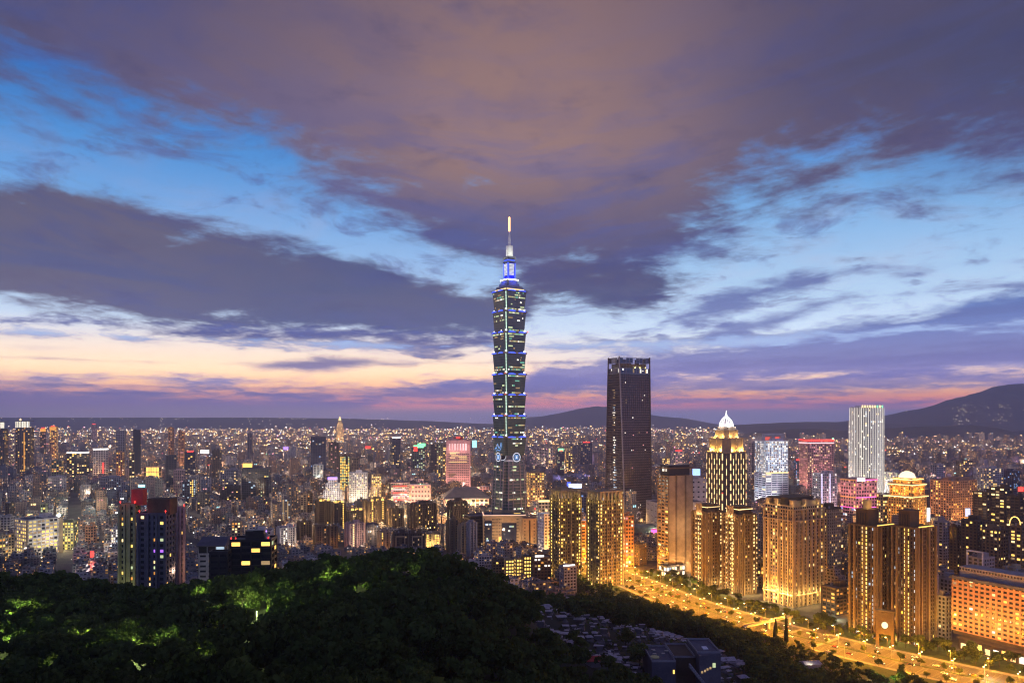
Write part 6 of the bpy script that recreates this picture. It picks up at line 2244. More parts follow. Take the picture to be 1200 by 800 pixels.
M['facade'] = facade_material()
_m, _b, _o = new_mat('city_roof')
_t = _b.n('ShaderNodeTexCoord').outputs['Object']
_a = _b.n('ShaderNodeAttribute', attribute_name='tint')
principled(_b, _o, _b.mix(_b.step(_b.noise(_t, .25, 5, .7), .35, .65), (.05, .048, .05, 1), _b.mix(.6, (.09, .088, .09, 1), _a.outputs[0])), .85)
M['cityroof'] = _m

TINTS = [((.30, .28, .27), 'grey'), ((.40, .36, .32), 'beige'), ((.24, .17, .13), 'brown'), ((.36, .27, .25), 'pinkish'), ((.13, .12, .13), 'dark'), ((.46, .44, .42), 'pale'), ((.22, .23, .20), 'olive'), ((.17, .19, .24), 'slate'), ((.34, .21, .14), 'rust')]


class CityMesh(MB):
    def __init__(s):
        super().__init__()
        s.t, s.p = [], []

    def block(s, poly, z0, z1, tint, prm, mt=1):
        n = len(s.f)
        s.prism(poly, z0, z1, 0, mt)
        k = len(s.f) - n
        s.t += [tint] * k
        s.p += [prm] * k

    def mesh(s, name, mats):
        me = MB.mesh(s, name, mats)
        for nm, arr in (('tint', s.t), ('prm', s.p)):
            at = me.attributes.new(nm, 'FLOAT_COLOR', 'FACE')
            at.data.foreach_set('color', np.array([(*c, 1) for c in arr], dtype=np.float32).ravel())
        return me


def rect(x, y, w, d, rot):
    c, s = math.cos(rot), math.sin(rot)
    return [(x + a * w / 2 * c - b_ * d / 2 * s, y + a * w / 2 * s + b_ * d / 2 * c) for a, b_ in ((-1, -1), (1, -1), (1, 1), (-1, 1))]


# the avenue's middle line, as it bends past the foot of the hill: smooth curve through these points
_C = np.array([(48, 1110), (92, 1010), (142, 905), (183, 798), (235, 707), (282, 643), (332, 585), (388, 528), (450, 455), (520, 375)], float)


def _smooth(c, n=16):
    out = []
    P = np.vstack([2 * c[0] - c[1], c, 2 * c[-1] - c[-2]])
    for i in range(1, len(P) - 2):
        for t in np.arange(n) / n:
            out.append(.5 * ((2 * P[i]) + (P[i + 1] - P[i - 1]) * t + (2 * P[i - 1] - 5 * P[i] + 4 * P[i + 1] - P[i + 2]) * t * t + (3 * P[i] - P[i - 1] - 3 * P[i + 1] + P[i + 2]) * t ** 3))
    return np.array(out)


_L = _smooth(_C)
_S = np.concatenate([[0], np.cumsum(np.hypot(*np.diff(_L, axis=0).T))])
_N = np.stack([-np.gradient(_L[:, 1]), np.gradient(_L[:, 0])], 1)
_N /= np.hypot(_N[:, 0], _N[:, 1])[:, None]
ROAD_LEN = float(_S[-1])
ROAD_W = 24.0


def road_at(s, t):
    """point s metres across (city side positive) and t metres along the avenue, and its heading"""
    t = min(max(t, 0), ROAD_LEN)
    p = np.array([np.interp(t, _S, _L[:, i]) for i in (0, 1)])
    n = np.array([np.interp(t, _S, _N[:, i]) for i in (0, 1)])
    n /= np.hypot(*n)
    return p + n * s, math.atan2(-n[0], n[1])


def road_off(x, y):
    """signed distance from the avenue's middle line, positive on its city side"""
    x, y = np.asarray(x, float), np.asarray(y, float)
    dx, dy = x[..., None] - _L[:, 0], y[..., None] - _L[:, 1]
    k = np.argmin(dx * dx + dy * dy, -1)
    r = np.take_along_axis(dx, k[..., None], -1)[..., 0] * _N[k, 0] + np.take_along_axis(dy, k[..., None], -1)[..., 0] * _N[k, 1]
    return r if r.ndim else float(r)


def city():
    rs = np.random.RandomState(21)
    bl = []
    for (D0, D1, cell) in ((700, 1300, 19), (1300, 2000, 23), (2000, 3200, 30), (3200, 5600, 48), (5600, 11500, 95)):
        a = R(30)
        lim = D1 * .74
        n = int((lim * 2 + D1) / cell)
        for i in range(-n // 2 - 4, n // 2 + 4):
            for j in range(-n // 2 - 4, n // 2 + 4):
                if i % 9 == 0 or j % 5 == 0 and cell < 60:       # streets
                    continue
                u, v = (i + rs.uniform(-.12, .12)) * cell, (j + rs.uniform(-.12, .12)) * cell
                x = u * math.cos(a) - v * math.sin(a)
                y = u * math.sin(a) + v * math.cos(a) + (D0 + D1) / 2
                if not (D0 <= y < D1) or abs(x) > y * .72 + 30:
                    continue
                if y > 6200 and 600 + F * x / y > 850 + rs.uniform(-25, 25):
                    continue
                if rs.rand() < .07:
                    continue
                if y < 1300 and x > 60 and road_off(x, y) < (98 if y < 960 else 58):
                    continue
                if y < 920 and terrain(x, y) > -1.5:
                    continue
                if y < 2800 and any((x - fx) ** 2 + (y - fy) ** 2 < (fr * .84 + cell * .42) ** 2 for fx, fy, fr in FOOT):
                    continue
                k = rs.rand()
                left = x / y < -.12
                px = 600 + F * x / y
                h = 11 + rs.gamma(2.0, 4.0)
                tall = .16 if left else .24
                if k < tall:
                    h = rs.uniform(26, 48)
                if k < .045:
                    h = rs.uniform(45, 78)
                if y > 5000:
                    h *= 1.15
                if px < 280 and y < 1450:
                    h = 7 + rs.gamma(2, 2.5)
                # keep the named blocks behind in sight: stay below the lower part of each
                ww = cell * .55 / y * F
                lim_py = max([hq[2] + .72 * (HY + CZ / hq[3] * F - hq[2]) for hq in HEROES if hq[3] > y and hq[0] < px + ww and hq[1] > px - ww], default=0)
                h = min(h, CZ - (lim_py - HY) / F * y)
                if 285 < px < 562 and y < 1120:
                    h = min(h, 5 + 6 * rs.rand())
                if h < 5:
                    continue
                w, d = cell * rs.uniform(.62, .92), cell * rs.uniform(.62, .92)
                if h > 40:
                    w, d = min(w, 26 + rs.uniform(0, 8)), min(d, 22)
                bl.append((x, y, w, d, a + rs.choice((0, 0, 0, .06, -.05)), h, rs.randint(len(TINTS)), rs.rand(), rs.rand()))
    bl.sort(key=lambda q: q[1])
    # which of them can be seen: paint them front to back into a coarse picture
    H_, W_ = 400, 1200
    buf = np.zeros((340, W_), bool)                       # rows are photo lines 470..810
    hill = [(0, 664), (100, 672), (140, 680), (215, 680), (260, 676), (330, 672), (380, 650), (500, 640), (560, 660), (610, 688), (700, 692), (740, 696), (800, 712), (870, 742), (940, 770), (1000, 795), (1200, 800)]
    hl = np.interp(np.arange(W_), [p[0] for p in hill], [p[1] for p in hill])
    for c in range(W_):
        buf[max(0, int(hl[c]) - 470):, c] = True
    hd = sorted(HEROES, key=lambda q: q[3])
    hi, vis = 0, []
    for q in bl:
        x, y, w, d, a, h = q[:6]
        while hi < len(hd) and hd[hi][3] < y:
            p0, p1, tp, DD, _ = hd[hi]
            r1 = int(min(339, DG(0 + 1e-9) if False else (HY + CZ / DD * F) - 470))
            buf[max(0, int(tp) - 470):max(0, r1), max(0, int(p0)):max(0, int(p1))] = True
            hi += 1
        e = (w + d) * .5
        c0, c1 = int(600 + F * (x - e * .62) / y), int(600 + F * (x + e * .62) / y) + 1
        r0, r1 = int(HY + (CZ - h) / y * F) - 470, int(HY + CZ / y * F) - 470
        c0, c1, r0, r1 = max(0, c0), min(W_, c1), max(0, r0), min(340, r1 + 1)
        if c1 <= c0 or r1 <= r0:
            vis.append(0)
            continue
        sub = buf[r0:r1, c0:c1]
        vis.append(int((~sub).sum()))
        sub[:] = True
    order = sorted(range(len(bl)), key=lambda i: -vis[i])
    best = [i for i in order[:290] if vis[i] > 20]
    pick = set(best)
    # the mass of the city
    cm = CityMesh()
    for i, (x, y, w, d, a, h, t, r1, r2) in enumerate(bl):
        if i in pick:
            continue
        tint = tuple(min(.6, c * (.75 + .6 * r1)) for c in TINTS[t][0])
        lit = .08 + .34 * r2 ** 2 + (.14 if y > 3500 else 0)
        prm = ((.34 + .2 * r1) if y < 3500 else .62, lit, (i * .6180339) % 1)
        p = rect(x, y, w, d, a)
        cm.block(p, 0, h, tint, prm)
        if y < 3300:
            for _ in range(2 if y < 1800 else 1):
                q = (x + rs.uniform(-.25, .25) * w, y + rs.uniform(-.25, .25) * d)
                cm.block(rect(*q, w * rs.uniform(.2, .4), d * rs.uniform(.2, .4), a), h, h + rs.uniform(2, 4.5), tint, (prm[0], lit * .3, prm[2]))
    cm.build('city_blocks', [M['facade'], M['cityroof']], kind='stuff')

    # ... and the blocks that show largest, each a thing
    lm = [hh for hh in HEROES if hh[4]]
    used = {}
    word_h = lambda h: 'low' if h < 17 else 'medium' if h < 27 else 'tall' if h < 45 else 'towering'
    for i in best:
        x, y, w, d, a, h, t, r1, r2 = bl[i]
        rg = random.Random(i)
        tint = tuple(min(.6, c * (.75 + .6 * r1)) for c in TINTS[t][0])
        lit = .06 + .34 * r2 ** 2
        prm = (.34 + .16 * r1, lit, (i * .6180339) % 1)
        px, top = 600 + F * x / y, HY + (CZ - h) / y * F
        # nearest landmark and where this one stands from it
        bestl = min(lm, key=lambda q: abs((q[0] + q[1]) / 2 - px) + abs(max(q[2], min(top, HY + CZ / q[3] * F)) - top) * .8 + abs(q[3] - y) * .012)
        mid = (bestl[0] + bestl[1]) / 2
        rel = ('behind' if y > bestl[3] else 'before') if abs(px - mid) < (bestl[1] - bestl[0]) * .6 else ('left of' if px < mid else 'right of')
        kind = rg.randint(0, 3)
        feat = ('shed topped', 'twin shedded', 'stepped', 'winged')[kind]
        litw = '' if lit < .08 else 'sparsely lit ' if lit < .16 else 'well lit '
        base = f"{word_h(h)} {litw}{TINTS[t][1]} {feat} block {rel} {bestl[4]}"
        if len(base.split()) > 14:
            base = base.replace('sparsely lit ', '').replace('well lit ', '')
        used.setdefault(base, []).append((i, x, y, w, d, a, h, tint, lit, prm, kind, px, base))
    for base, ls in used.items():
        ls.sort(key=lambda q: q[2])
        n = len(ls)
        for k, (i, x, y, w, d, a, h, tint, lit, prm, kind, px, _) in enumerate(ls):
            lab = base
            if n == 2:
                lab = ('nearer ', 'farther ')[k] + base
            elif n > 2:
                lab = (['nearest ', 'second nearest ', 'third nearest ', 'fourth nearest ', 'fifth nearest ', 'sixth nearest '] + ['farthest '] * 9)[k] + base
            if n > 2 and k == n - 1:
                lab = 'farthest ' + base
            r = thing('apartment_block', lab, 'apartment block', (x, y, 0), a, 'apartment blocks of the city')
            rg = random.Random(i)
            c = CityMesh()
            hh = h
            if kind == 2:
                c.block(rect(0, 0, w, d, 0), 0, h * .78, tint, prm)
                c.block(rect(-w * .12, d * .1, w * .7, d * .75, 0), h * .78, h, tint, prm)
            elif kind == 3:
                c.block(rect(-w * .15, 0, w * .7, d, 0), 0, h, tint, prm)
                c.block(rect(w * .35, d * .1, w * .3, d * .7, 0), 0, h * .7, tint, prm)
            else:
                c.block(rect(0, 0, w, d, 0), 0, h, tint, prm)
            if h > 24:
                for s in (-.5, -.17, .17, .5):
                    c.block(rect(w * s * .86, -d / 2 - .55 if kind != 3 else -d / 2 - .5, w * .09, 1.1, 0), 0, h * .76, tint, (prm[0], 0, prm[2]))
            c.build('wall', [M['facade'], M['cityroof']], r)
            for q in range(2 if kind == 1 else 1):
                c = CityMesh()
                xx, yy = (-.2 + .36 * q) * w, rg.uniform(-.12, .2) * d
                zz = hh
                c.block(rect(xx, yy, w * .22, d * .26, 0), zz, zz + rg.uniform(2.4, 4), tint, (prm[0], lit * .2, prm[2]))
                c.build('roof_shed', [M['facade'], M['cityroof']], r)
            m = MB()
            xx, yy = rg.uniform(-.3, .1) * w, -d * .28
            if kind == 3:
                xx = -w * .2
            m.lathe([(.9, hh + .5), (.9, hh + 2.1), (.4, hh + 2.5)], 7, c=(xx, yy + (d * .2 if kind == 2 else 0)))
            m.build('water_tank', M['metal'], r)
            if rg.random() < .35:
                m = MB()
                m.box(-w * .5 + .3, w * (.5 if kind not in (2, 3) else .1), -d * .5 + (.3 if kind != 2 else d * .25), d * (-.1 if kind != 2 else .1), hh + .01, hh + .4)
                for s in (-.4, 0.0):
                    m.box(w * s, w * s + .2, -d * .3, -d * .3 + .2, hh + .4, hh + 2.4)
                m.box(-w * .44, w * .06, -d * .36, -d * .08, hh + 2.4, hh + 2.65)
                m.build('roof_terrace', M['roofing'], r)
            m = MB()
            if h > 20 and rg.random() < .25:
                m.box(-w * .3, w * .1, -d * .5 - .6, -d * .5 - .2, h * .62, h * .62 + 3)
                m.build('shop_sign', rg.choice((L['warm'], L['white'], L['red'], L['cyan'], W['pnk'])), r)
    return bl


BLOCKS = city()


# ------------------------------------------------------------------ the city's lamps: uncountable points of light, each a small lit body
def city_lights():
    rs = np.random.RandomState(4)
    cols = {'warm': ((1, .62, .22), 5.0), 'gold': ((1, .50, .12), 5.0), 'white': ((1, .92, .8), 4.8), 'cool': ((.75, .88, 1), 3.0), 'red': ((1, .08, .06), 3.0), 'blue': ((.2, .3, 1), 3.0), 'green': ((.3, 1, .5), 2.4), 'pink': ((1, .3, .5), 2.6)}
    wts = [('warm', .34), ('gold', .24), ('white', .24), ('cool', .07), ('red', .04), ('blue', .025), ('green', .015), ('pink', .03)]
    names = [w[0] for w in wts]
    pr = np.array([w[1] for w in wts])
    bufs = {n: MB() for n in names}

    def put(n, x, y, z, s):
        m = bufs[n]
        t, b_ = (x, y, z + s), (x, y, z - s)
        e = [(x - s, y, z), (x, y - s, z), (x + s, y, z), (x, y + s, z)]
        for i in range(4):
            m.poly([e[i], e[(i + 1) % 4], t])
            m.poly([e[(i + 1) % 4], e[i], b_])

    # on and between the blocks: more of them far out, where streets fill with light
    for (x, y, w, d, a, h, t, r1, r2) in BLOCKS:
        p = .9 if y < 1600 else 1.2 if y < 3200 else 1.8 if y < 5600 else 2.6
        p *= .35 + 1.5 * min(1, max(0, .5 + 1.6 * fractal(Vector((x / 420, y / 700, 3.3)), 1, 2, 3)))
        for _ in range(int(p + rs.rand())):
            n = rs.choice(names, p=pr / pr.sum())
            s = y / F * rs.choice((.2, .3, .45, .75), p=(.4, .35, .2, .05))
            top = rs.rand() < (.3 if y < 3000 else .7)
            ox, oy = (rs.uniform(-.4, .4) * w, -rs.uniform(.0, .4) * d) if top else (rs.uniform(-.7, .7) * w, -d * .7)
            put(n, x + ox, y + oy, h + s + .4 if top else rs.uniform(4, 9) + s, s)
    # rows of road lamps far out
    for (p0, p1, py0, py1, n, cs) in ((640, 1250, 524, 531, 150, ('gold', 'gold', 'warm')), (1030, 1250, 534, 540, 70, ('gold', 'warm', 'white')), (-20, 560, 512, 511, 120, ('gold', 'warm')), (150, 330, 508, 507, 60, ('gold', 'warm')), (640, 1250, 519, 521, 90, ('gold', 'warm')), (300, 570, 517, 515, 70, ('warm', 'gold', 'pink'))):
        for i in range(n):
            u = (i + rs.uniform(-.3, .3)) / n
            px, py = p0 + (p1 - p0) * u, py0 + (py1 - py0) * u
            D = DG(py, 12) * rs.uniform(.985, 1.015)
            put(rs.choice(cs), PX(px, D), D, rs.uniform(22, 40), D / F * rs.choice((.35, .5, .75)))
    for n in names:
        c, k = cols[n]
        bufs[n].build('city_lights', glow('city_light_' + n, c, k, .7), kind='stuff')
    # lamps on the far plateau and the mountain side
    m = MB()
    bufs['x'] = m
    for i in range(150):
        px = rs.uniform(-10, 560) if i < 80 else rs.uniform(990, 1200)
        if i < 80:
            D, py = 12900 + rs.uniform(-300, 300), rs.choice((490, 490, 491, 493, 497)) + rs.uniform(-.6, .6)
            px = rs.choice((95, 155, 205, 280, 300, 345, 440, px)) + rs.uniform(-18, 18)
        else:
            D, py = 9700, rs.choice((478, 485, 492, 494, 480)) + rs.uniform(-4, 3)
            px = rs.choice((1122, 1130, 1140, 1165, 1172, 1180, px)) + rs.uniform(-8, 8)
        put('x', PX(px, D), D, PZ(py, D), D / F * rs.uniform(.25, .45))
    m.build('hillside_lights', glow('hillside_light', (1, .8, .5), 4, .7), kind='stuff')


city_lights()


# street lamps of the mid city: pools of warm light between the blocks
def street_glow():
    rs = np.random.RandomState(9)
    pts = []
    for (x0, x1, y0, y1, n, pw, c) in ((430, 640, 580, 632, 60, 46000, (1, .62, .28)), (300, 470, 570, 640, 36, 34000, (1, .64, .32)), (0, 300, 555, 640, 80, 20000, (1, .78, .55)), (60, 140, 590, 612, 10, 16000, (.85, 1, .6)), (20, 130, 596, 655, 26, 9000, (1, .9, .72)),
                                       (620, 800, 585, 640, 20, 30000, (1, .55, .2)), (870, 1200, 590, 660, 26, 18000, (1, .55, .18)), (0, 560, 528, 568, 84, 76000, (1, .66, .42)), (640, 1200, 532, 575, 74, 90000, (1, .64, .44)),
                                       (0, 1200, 510, 528, 60, 260000, (1, .62, .4)), (980, 1200, 545, 580, 10, 50000, (.5, .4, 1)), (640, 700, 545, 580, 6, 60000, (.35, .35, 1))):
        for _ in range(n):
            px, py = rs.uniform(x0, x1), rs.uniform(y0, y1)
            D = DG(py, 8)
            x = PX(px, D)
            if any((x - fx) ** 2 + (D - fy) ** 2 < (fr * .8) ** 2 for fx, fy, fr in FOOT):
                continue
            lamp((x, D, 16 + D * .006), pw * rs.uniform(.25, 1.2), c, 1.5)


street_glow()


# ------------------------------------------------------------------ the avenue
def ray_pt(s, t, z=0.0):
    p, _ = road_at(s, t)
    return (float(p[0]), float(p[1]), z)


ROADZ = .012
T0, T1 = 40, ROAD_LEN - 40


def strip_mesh(name, mat, s0, s1, t0, t1, z0, z1=None, kind='structure', n=70):
    m = MB()
    for i in range(n):
        a, b_ = t0 + (t1 - t0) * i / n, t0 + (t1 - t0) * (i + 1) / n
        m.poly([ray_pt(s0, a, z0), ray_pt(s0, b_, z0), ray_pt(s1, b_, z0), ray_pt(s1, a, z0)])
        if z1 is not None:
            for s, q in ((s0, 1), (s1, -1)):
                m.poly([ray_pt(s, a, z1), ray_pt(s, b_, z1), ray_pt(s, b_, z0), ray_pt(s, a, z0)][::q])
    return m.build(name, mat, kind=kind)


strip_mesh('avenue', M['asphalt'], -ROAD_W, ROAD_W, T0, T1, ROADZ)
strip_mesh('pavement', M['paving'], ROAD_W, ROAD_W + 5, T0, T1, .16, 0)
strip_mesh('pavement', M['paving'], -ROAD_W - 4, -ROAD_W, T0, T1, .16, 0)
strip_mesh('verge', M['lawn'], -ROAD_W - 34, -ROAD_W - 4, T0, T1, .06, -3)
strip_mesh('garden', M['lawn'], ROAD_W + 5, ROAD_W + 40, T0 + 160, T1, .05, 0)
strip_mesh('median', M['lawn'], -1.6, 1.6, T0 + 60, T1, .18, 0)
m = MB()
for s in (-19.5, -16, -12.5, -9, -5.4, 5.4, 9, 12.5, 16, 19.5):
    t = T0
    while t < T1:
        m.poly([ray_pt(s - .12, t, ROADZ + .004), ray_pt(s - .12, t + 5, ROADZ + .004), ray_pt(s + .12, t + 5, ROADZ + .004), ray_pt(s + .12, t, ROADZ + .004)])
        t += 11
for s in (-22.4, -2.2, 2.2, 22.4):
    t = T0
    while t < T1 - 10:
        m.poly([ray_pt(s - .1, t, ROADZ + .004), ray_pt(s - .1, t + 10, ROADZ + .004), ray_pt(s + .1, t + 10, ROADZ + .004), ray_pt(s + .1, t, ROADZ + .004)])
        t += 10
for t in (250, 286, 470, 506):
    for s in np.arange(-22, 22, 1.5):
        if abs(s) > 2.4:
            m.poly([ray_pt(s, t, ROADZ + .004), ray_pt(s, t + 4, ROADZ + .004), ray_pt(s + .7, t + 4, ROADZ + .004), ray_pt(s + .7, t, ROADZ + .004)])
m.build('road_markings', M['roadpaint'], kind='structure')
# side streets running in among the towers, and a market street on the left
m = MB()
for t in (140, 268, 488):
    m.poly([ray_pt(ROAD_W, t - 8, .19), ray_pt(ROAD_W, t + 8, .19), ray_pt(420, t + 8, .19), ray_pt(420, t - 8, .19)])
m.build('side_street', M['asphalt'], kind='structure')
m = MB()
for (p0, p1, w) in (((93, 678), (138, 640), 6), ((0, 640), (20, 634), 8), ((138, 640), (160, 628), 6)):
    a, b_ = Vector((PX(p0[0], DG(p0[1])), DG(p0[1]), .02)), Vector((PX(p1[0], DG(p1[1])), DG(p1[1]), .02))
    n = Vector((-(b_ - a).y, (b_ - a).x, 0)).normalized() * w
    m.poly([tuple(a - n), tuple(b_ - n), tuple(b_ + n), tuple(a + n)])
m.build('market_street', M['asphalt'], kind='structure')


# street lamps
def make_street_lamp(double):
    r = thing('street_lamp', 'street lamp', 'street lamp')
    m = MB()
    m.tube((0, 0, 0), (0, 0, 9.6), .14, 6, r2=.09)
    m.lathe([(.3, 0), (.3, .5), (.16, .9)], 8, cap=False)
    m.build('pole', M['metal'], r)
    for s in ((-1, 1) if double else (1,)):
        m = MB()
        m.tube((0, 0, 9.5), (s * 2.4, 0, 10.3), .07, 5)
        m.build('arm', M['metal'], r)
        m = MB()
        m.box(s * 2.9 - .62, s * 2.9 + .62, -.34, .34, 9.98, 10.34)
        m.build('lamp_head', L['lamp'], r)
    return r


single, double = make_street_lamp(False), make_street_lamp(True)
LAMP_LIGHTS = []


def put_lamp(proto, s, t, turn, label, group, power, first):
    o = proto if first else copy_tree(proto)
    o.location = ray_pt(s, t, .15)
    h = road_at(0, t)[1] + math.pi / 2
    o.rotation_euler = (0, 0, h + turn)
    tag(o, label, 'street lamp', group)
    x, y, z = ray_pt(s + (2.9 if turn == 0 and proto is single else -2.9 if proto is single else 0), t, 9.3)
    lamp((x, y, z), power, SODIUM, .6)


rs = np.random.RandomState(2)
for (pr, s, t0, step, turn, lab, grp, pw) in ((double, 0, T0 + 20, 22, 0, 'two armed sodium street lamp on the planted middle strip of the avenue', 'two armed lamps on the middle strip of the avenue', 46000),
                                              (single, ROAD_W + 1.2, T0 + 12, 25, math.pi, 'single armed sodium street lamp on the pavement below the towers', 'kerb lamps below the towers', 27000),
                                              (single, -ROAD_W - 1.2, T0 + 24, 25, 0, 'single armed sodium street lamp on the kerb along the wooded slope', 'kerb lamps along the slope', 34000)):
    for i, t in enumerate(np.arange(t0, T1 - 10, step)):
        put_lamp(pr, s, t + rs.uniform(-1.5, 1.5), turn, lab, grp, pw, i == 0 and turn != 0 or i == 0 and pr is double)


# cars
def make_car(body):
    r = thing('car', 'car', 'car')
    m = MB()
    L_, w = 4.5, .9
    prof = [(-2.25, .32), (2.25, .32), (2.3, .62), (2.15, .82), (1.25, .95), (.55, 1.42), (-.95, 1.45), (-1.75, 1.0), (-2.2, .95), (-2.28, .6)]
    n = len(prof)
    tw = [w if p[1] < 1.1 else w * .76 for p in prof]
    for i in range(n):
        j = (i + 1) % n
        m.poly([(prof[i][0], -tw[i], prof[i][1]), (prof[i][0], tw[i], prof[i][1]), (prof[j][0], tw[j], prof[j][1]), (prof[j][0], -tw[j], prof[j][1])])
    m.poly([(p[0], -q, p[1]) for p, q in zip(prof, tw)])
    m.poly([(p[0], q, p[1]) for p, q in list(zip(prof, tw))[::-1]])
    m.build('body', body, r)
    m = MB()
    for s in (-1, 1):
        m.poly([(1.1, s * .90, .98), (.5, s * .72, 1.38), (-.9, s * .72, 1.4), (-1.6, s * .90, 1.02)][::s])
    m.poly([(1.3, -.7, .97), (1.3, .7, .97), (.6, .62, 1.42), (.6, -.62, 1.42)])
    m.build('windows', M['glass'], r)
    for x in (-1.4, 1.4):
        for s in (-1, 1):
            m = MB()
            c = [(x + .33 * math.cos(a), .33 + .33 * math.sin(a)) for a in [2 * math.pi * i / 12 for i in range(12)]]
            m.poly([(p[0], s * .96, p[1]) for p in c][::-s])
            for i in range(12):
                p, q = c[i], c[(i + 1) % 12]
                m.poly([(p[0], s * .96, p[1]), (q[0], s * .96, q[1]), (q[0], s * .72, q[1]), (p[0], s * .72, p[1])])
            m.build('wheel', M['black'], r)
    for s in (-.62, .62):
        m = MB()
        m.box(2.22, 2.36, s - .2, s + .2, .58, .8)
        m.build('headlight', L['head'], r)
        m = MB()
        m.box(-2.36, -2.22, s - .2, s + .2, .66, .86)
        m.build('taillight', L['tail'], r)
    return r


bods = {'white': surf('car_white', (.7, .7, .7), .3), 'silver': surf('car_silver', (.4, .41, .42), .3, .4), 'black': surf('car_black', (.03, .03, .032), .3), 'yellow': surf('car_yellow', (.65, .42, .03), .35), 'red': surf('car_red', (.4, .03, .03), .3), 'blue': surf('car_blue', (.04, .08, .25), .3)}
protos, useds = {k: make_car(v) for k, v in bods.items()}, set()
lanes = [(-21, 1), (-17.7, 1), (-14.2, 1), (-10.7, 1), (-7.2, 1), (-4, 1), (4, -1), (7.2, -1), (10.7, -1), (14.2, -1), (17.7, -1), (21, -1)]
LN = lambda s: 'kerbside' if abs(s) > 16 else 'inner' if abs(s) < 9 else 'middle'
for i in range(96):
    s, dr = lanes[i % 12]
    t = 90 + (i * 97.3) % (T1 - 100) + rs.uniform(-6, 6)
    k = rs.choice(['white', 'silver', 'black', 'yellow', 'red', 'blue'], p=[.25, .2, .15, .25, .08, .07])
    o = protos[k] if k not in useds else copy_tree(protos[k])
    useds.add(k)
    o.location = ray_pt(s, t, ROADZ)
    o.rotation_euler = (0, 0, road_at(0, t)[1] - math.pi / 2 * 0 + (0 if dr == 1 else math.pi))
    tag(o, f"{k} car on the avenue, {'coming nearer' if dr == 1 else 'driving away'} in the {LN(s)} lanes", 'car', f"{k} cars {'coming' if dr == 1 else 'leaving'} in the {LN(s)} lanes")
for k in protos:
    if k not in useds:
        for ch in KIDS(protos[k]) + [protos[k]]:
            bpy.data.objects.remove(ch)

# footbridge over the avenue near the clock gate
r = thing('footbridge', 'grey footbridge crossing the orange lit avenue on concrete piers', 'bridge', ray_pt(0, 452, 0), road_at(0, 452)[1] + math.pi / 2)
m = MB()
m.box(-33, 33, -2, 2, 6.2, 6.8)
m.build('deck', M['pale'], r)
for y in (-2, 1.85):
    m = MB()
    m.box(-33, 33, y, y + .15, 6.8, 8)
    m.build('railing', M['metal'], r)
for x in (-31, 0, 31):
    m = MB()
    m.box(x - .7, x + .7, -1, 1, 0, 6.2)
    m.build('pier', M['pale'], r)


# ------------------------------------------------------------------ trees
def leaf_mat(name, c, tr=.35):
    m, b, out = new_mat(name)
    g = b.n('ShaderNodeAttribute', attribute_name='tone')
    r = b.n('ShaderNodeObjectInfo').outputs['Random']
    f = b.m('ADD', b.m('MULTIPLY', g.outputs['Fac'], .6), b.m('MULTIPLY', r, .4))
    col = b.mix(f, tuple(x * .16 for x in c) + (1,), (c[0] * 1.75, c[1] * 1.65, c[2] * 1.2, 1))
    d = b.n('ShaderNodeBsdfDiffuse')
    t = b.n('ShaderNodeBsdfTranslucent')
    b.nt.links.new(col, d.inputs[0])
    b.nt.links.new(col, t.inputs[0])
    mx = b.n('ShaderNodeMixShader')
    mx.inputs[0].default_value = tr
    b.nt.links.new(d.outputs[0], mx.inputs[1])
    b.nt.links.new(t.outputs[0], mx.inputs[2])
    b.nt.links.new(mx.outputs[0], out.inputs[0])
    return m


M['leaf'] = leaf_mat('broad_leaves', (.075, .105, .035))
M['leafd'] = leaf_mat('dark_leaves', (.055, .085, .03))


def crown_arrays(seed, R_=6.0, H_=8.0, z0=3.0, n=1300, size=.62, lobes=11):
    """leaf sprays spread over the lobes of an uneven crown: vertices (n*4,3) and tones (n)"""
    r = np.random.RandomState(seed)
    c = np.stack([r.uniform(-.62, .62, lobes) * R_, r.uniform(-.62, .62, lobes) * R_, z0 + H_ * r.uniform(.18, .82, lobes)], 1)
    c[0] = (0, 0, z0 + H_ * .62)
    rad = r.uniform(.30, .52, lobes) * R_
    k = r.randint(0, lobes, n)
    d = r.randn(n, 3)
    d /= np.linalg.norm(d, axis=1)[:, None]
    d[:, 2] = np.where(d[:, 2] < -.35, -d[:, 2] * .6, d[:, 2])
    p = c[k] + d * (rad[k] * r.uniform(.72, 1.06, n))[:, None] * np.array([1, 1, .78])
    nrm = d + r.randn(n, 3) * .55
    nrm /= np.linalg.norm(nrm, axis=1)[:, None]
    u = np.cross(nrm, r.randn(n, 3))
    u /= np.linalg.norm(u, axis=1)[:, None]
    w = np.cross(nrm, u)
    s = (size * r.uniform(.55, 1.35, n))[:, None]
    v = np.stack([p - u * s - w * s * .6, p + u * s - w * s * .35, p + u * s * .7 + w * s * .6, p - u * s * .8 + w * s * .5], 1)
    tone = np.clip(r.uniform(0, 1, n) * .6 + r.uniform(0, 1, lobes)[k] * .4, 0, 1)
    return v.reshape(-1, 3), tone


def leaf_mesh(name, v, tone, mat):
    n = len(tone)
    me = bpy.data.meshes.new(name)
    me.vertices.add(n * 4)
    me.vertices.foreach_set('co', np.asarray(v, np.float32).ravel())
    me.loops.add(n * 4)
    me.loops.foreach_set('vertex_index', np.arange(n * 4, dtype=np.int32))
    me.polygons.add(n)
    me.polygons.foreach_set('loop_start', np.arange(0, n * 4, 4, dtype=np.int32))
    at = me.attributes.new('tone', 'FLOAT', 'FACE')
    at.data.foreach_set('value', np.asarray(tone, np.float32))
    me.materials.append(mat)
    me.update(calc_edges=True)
    return me


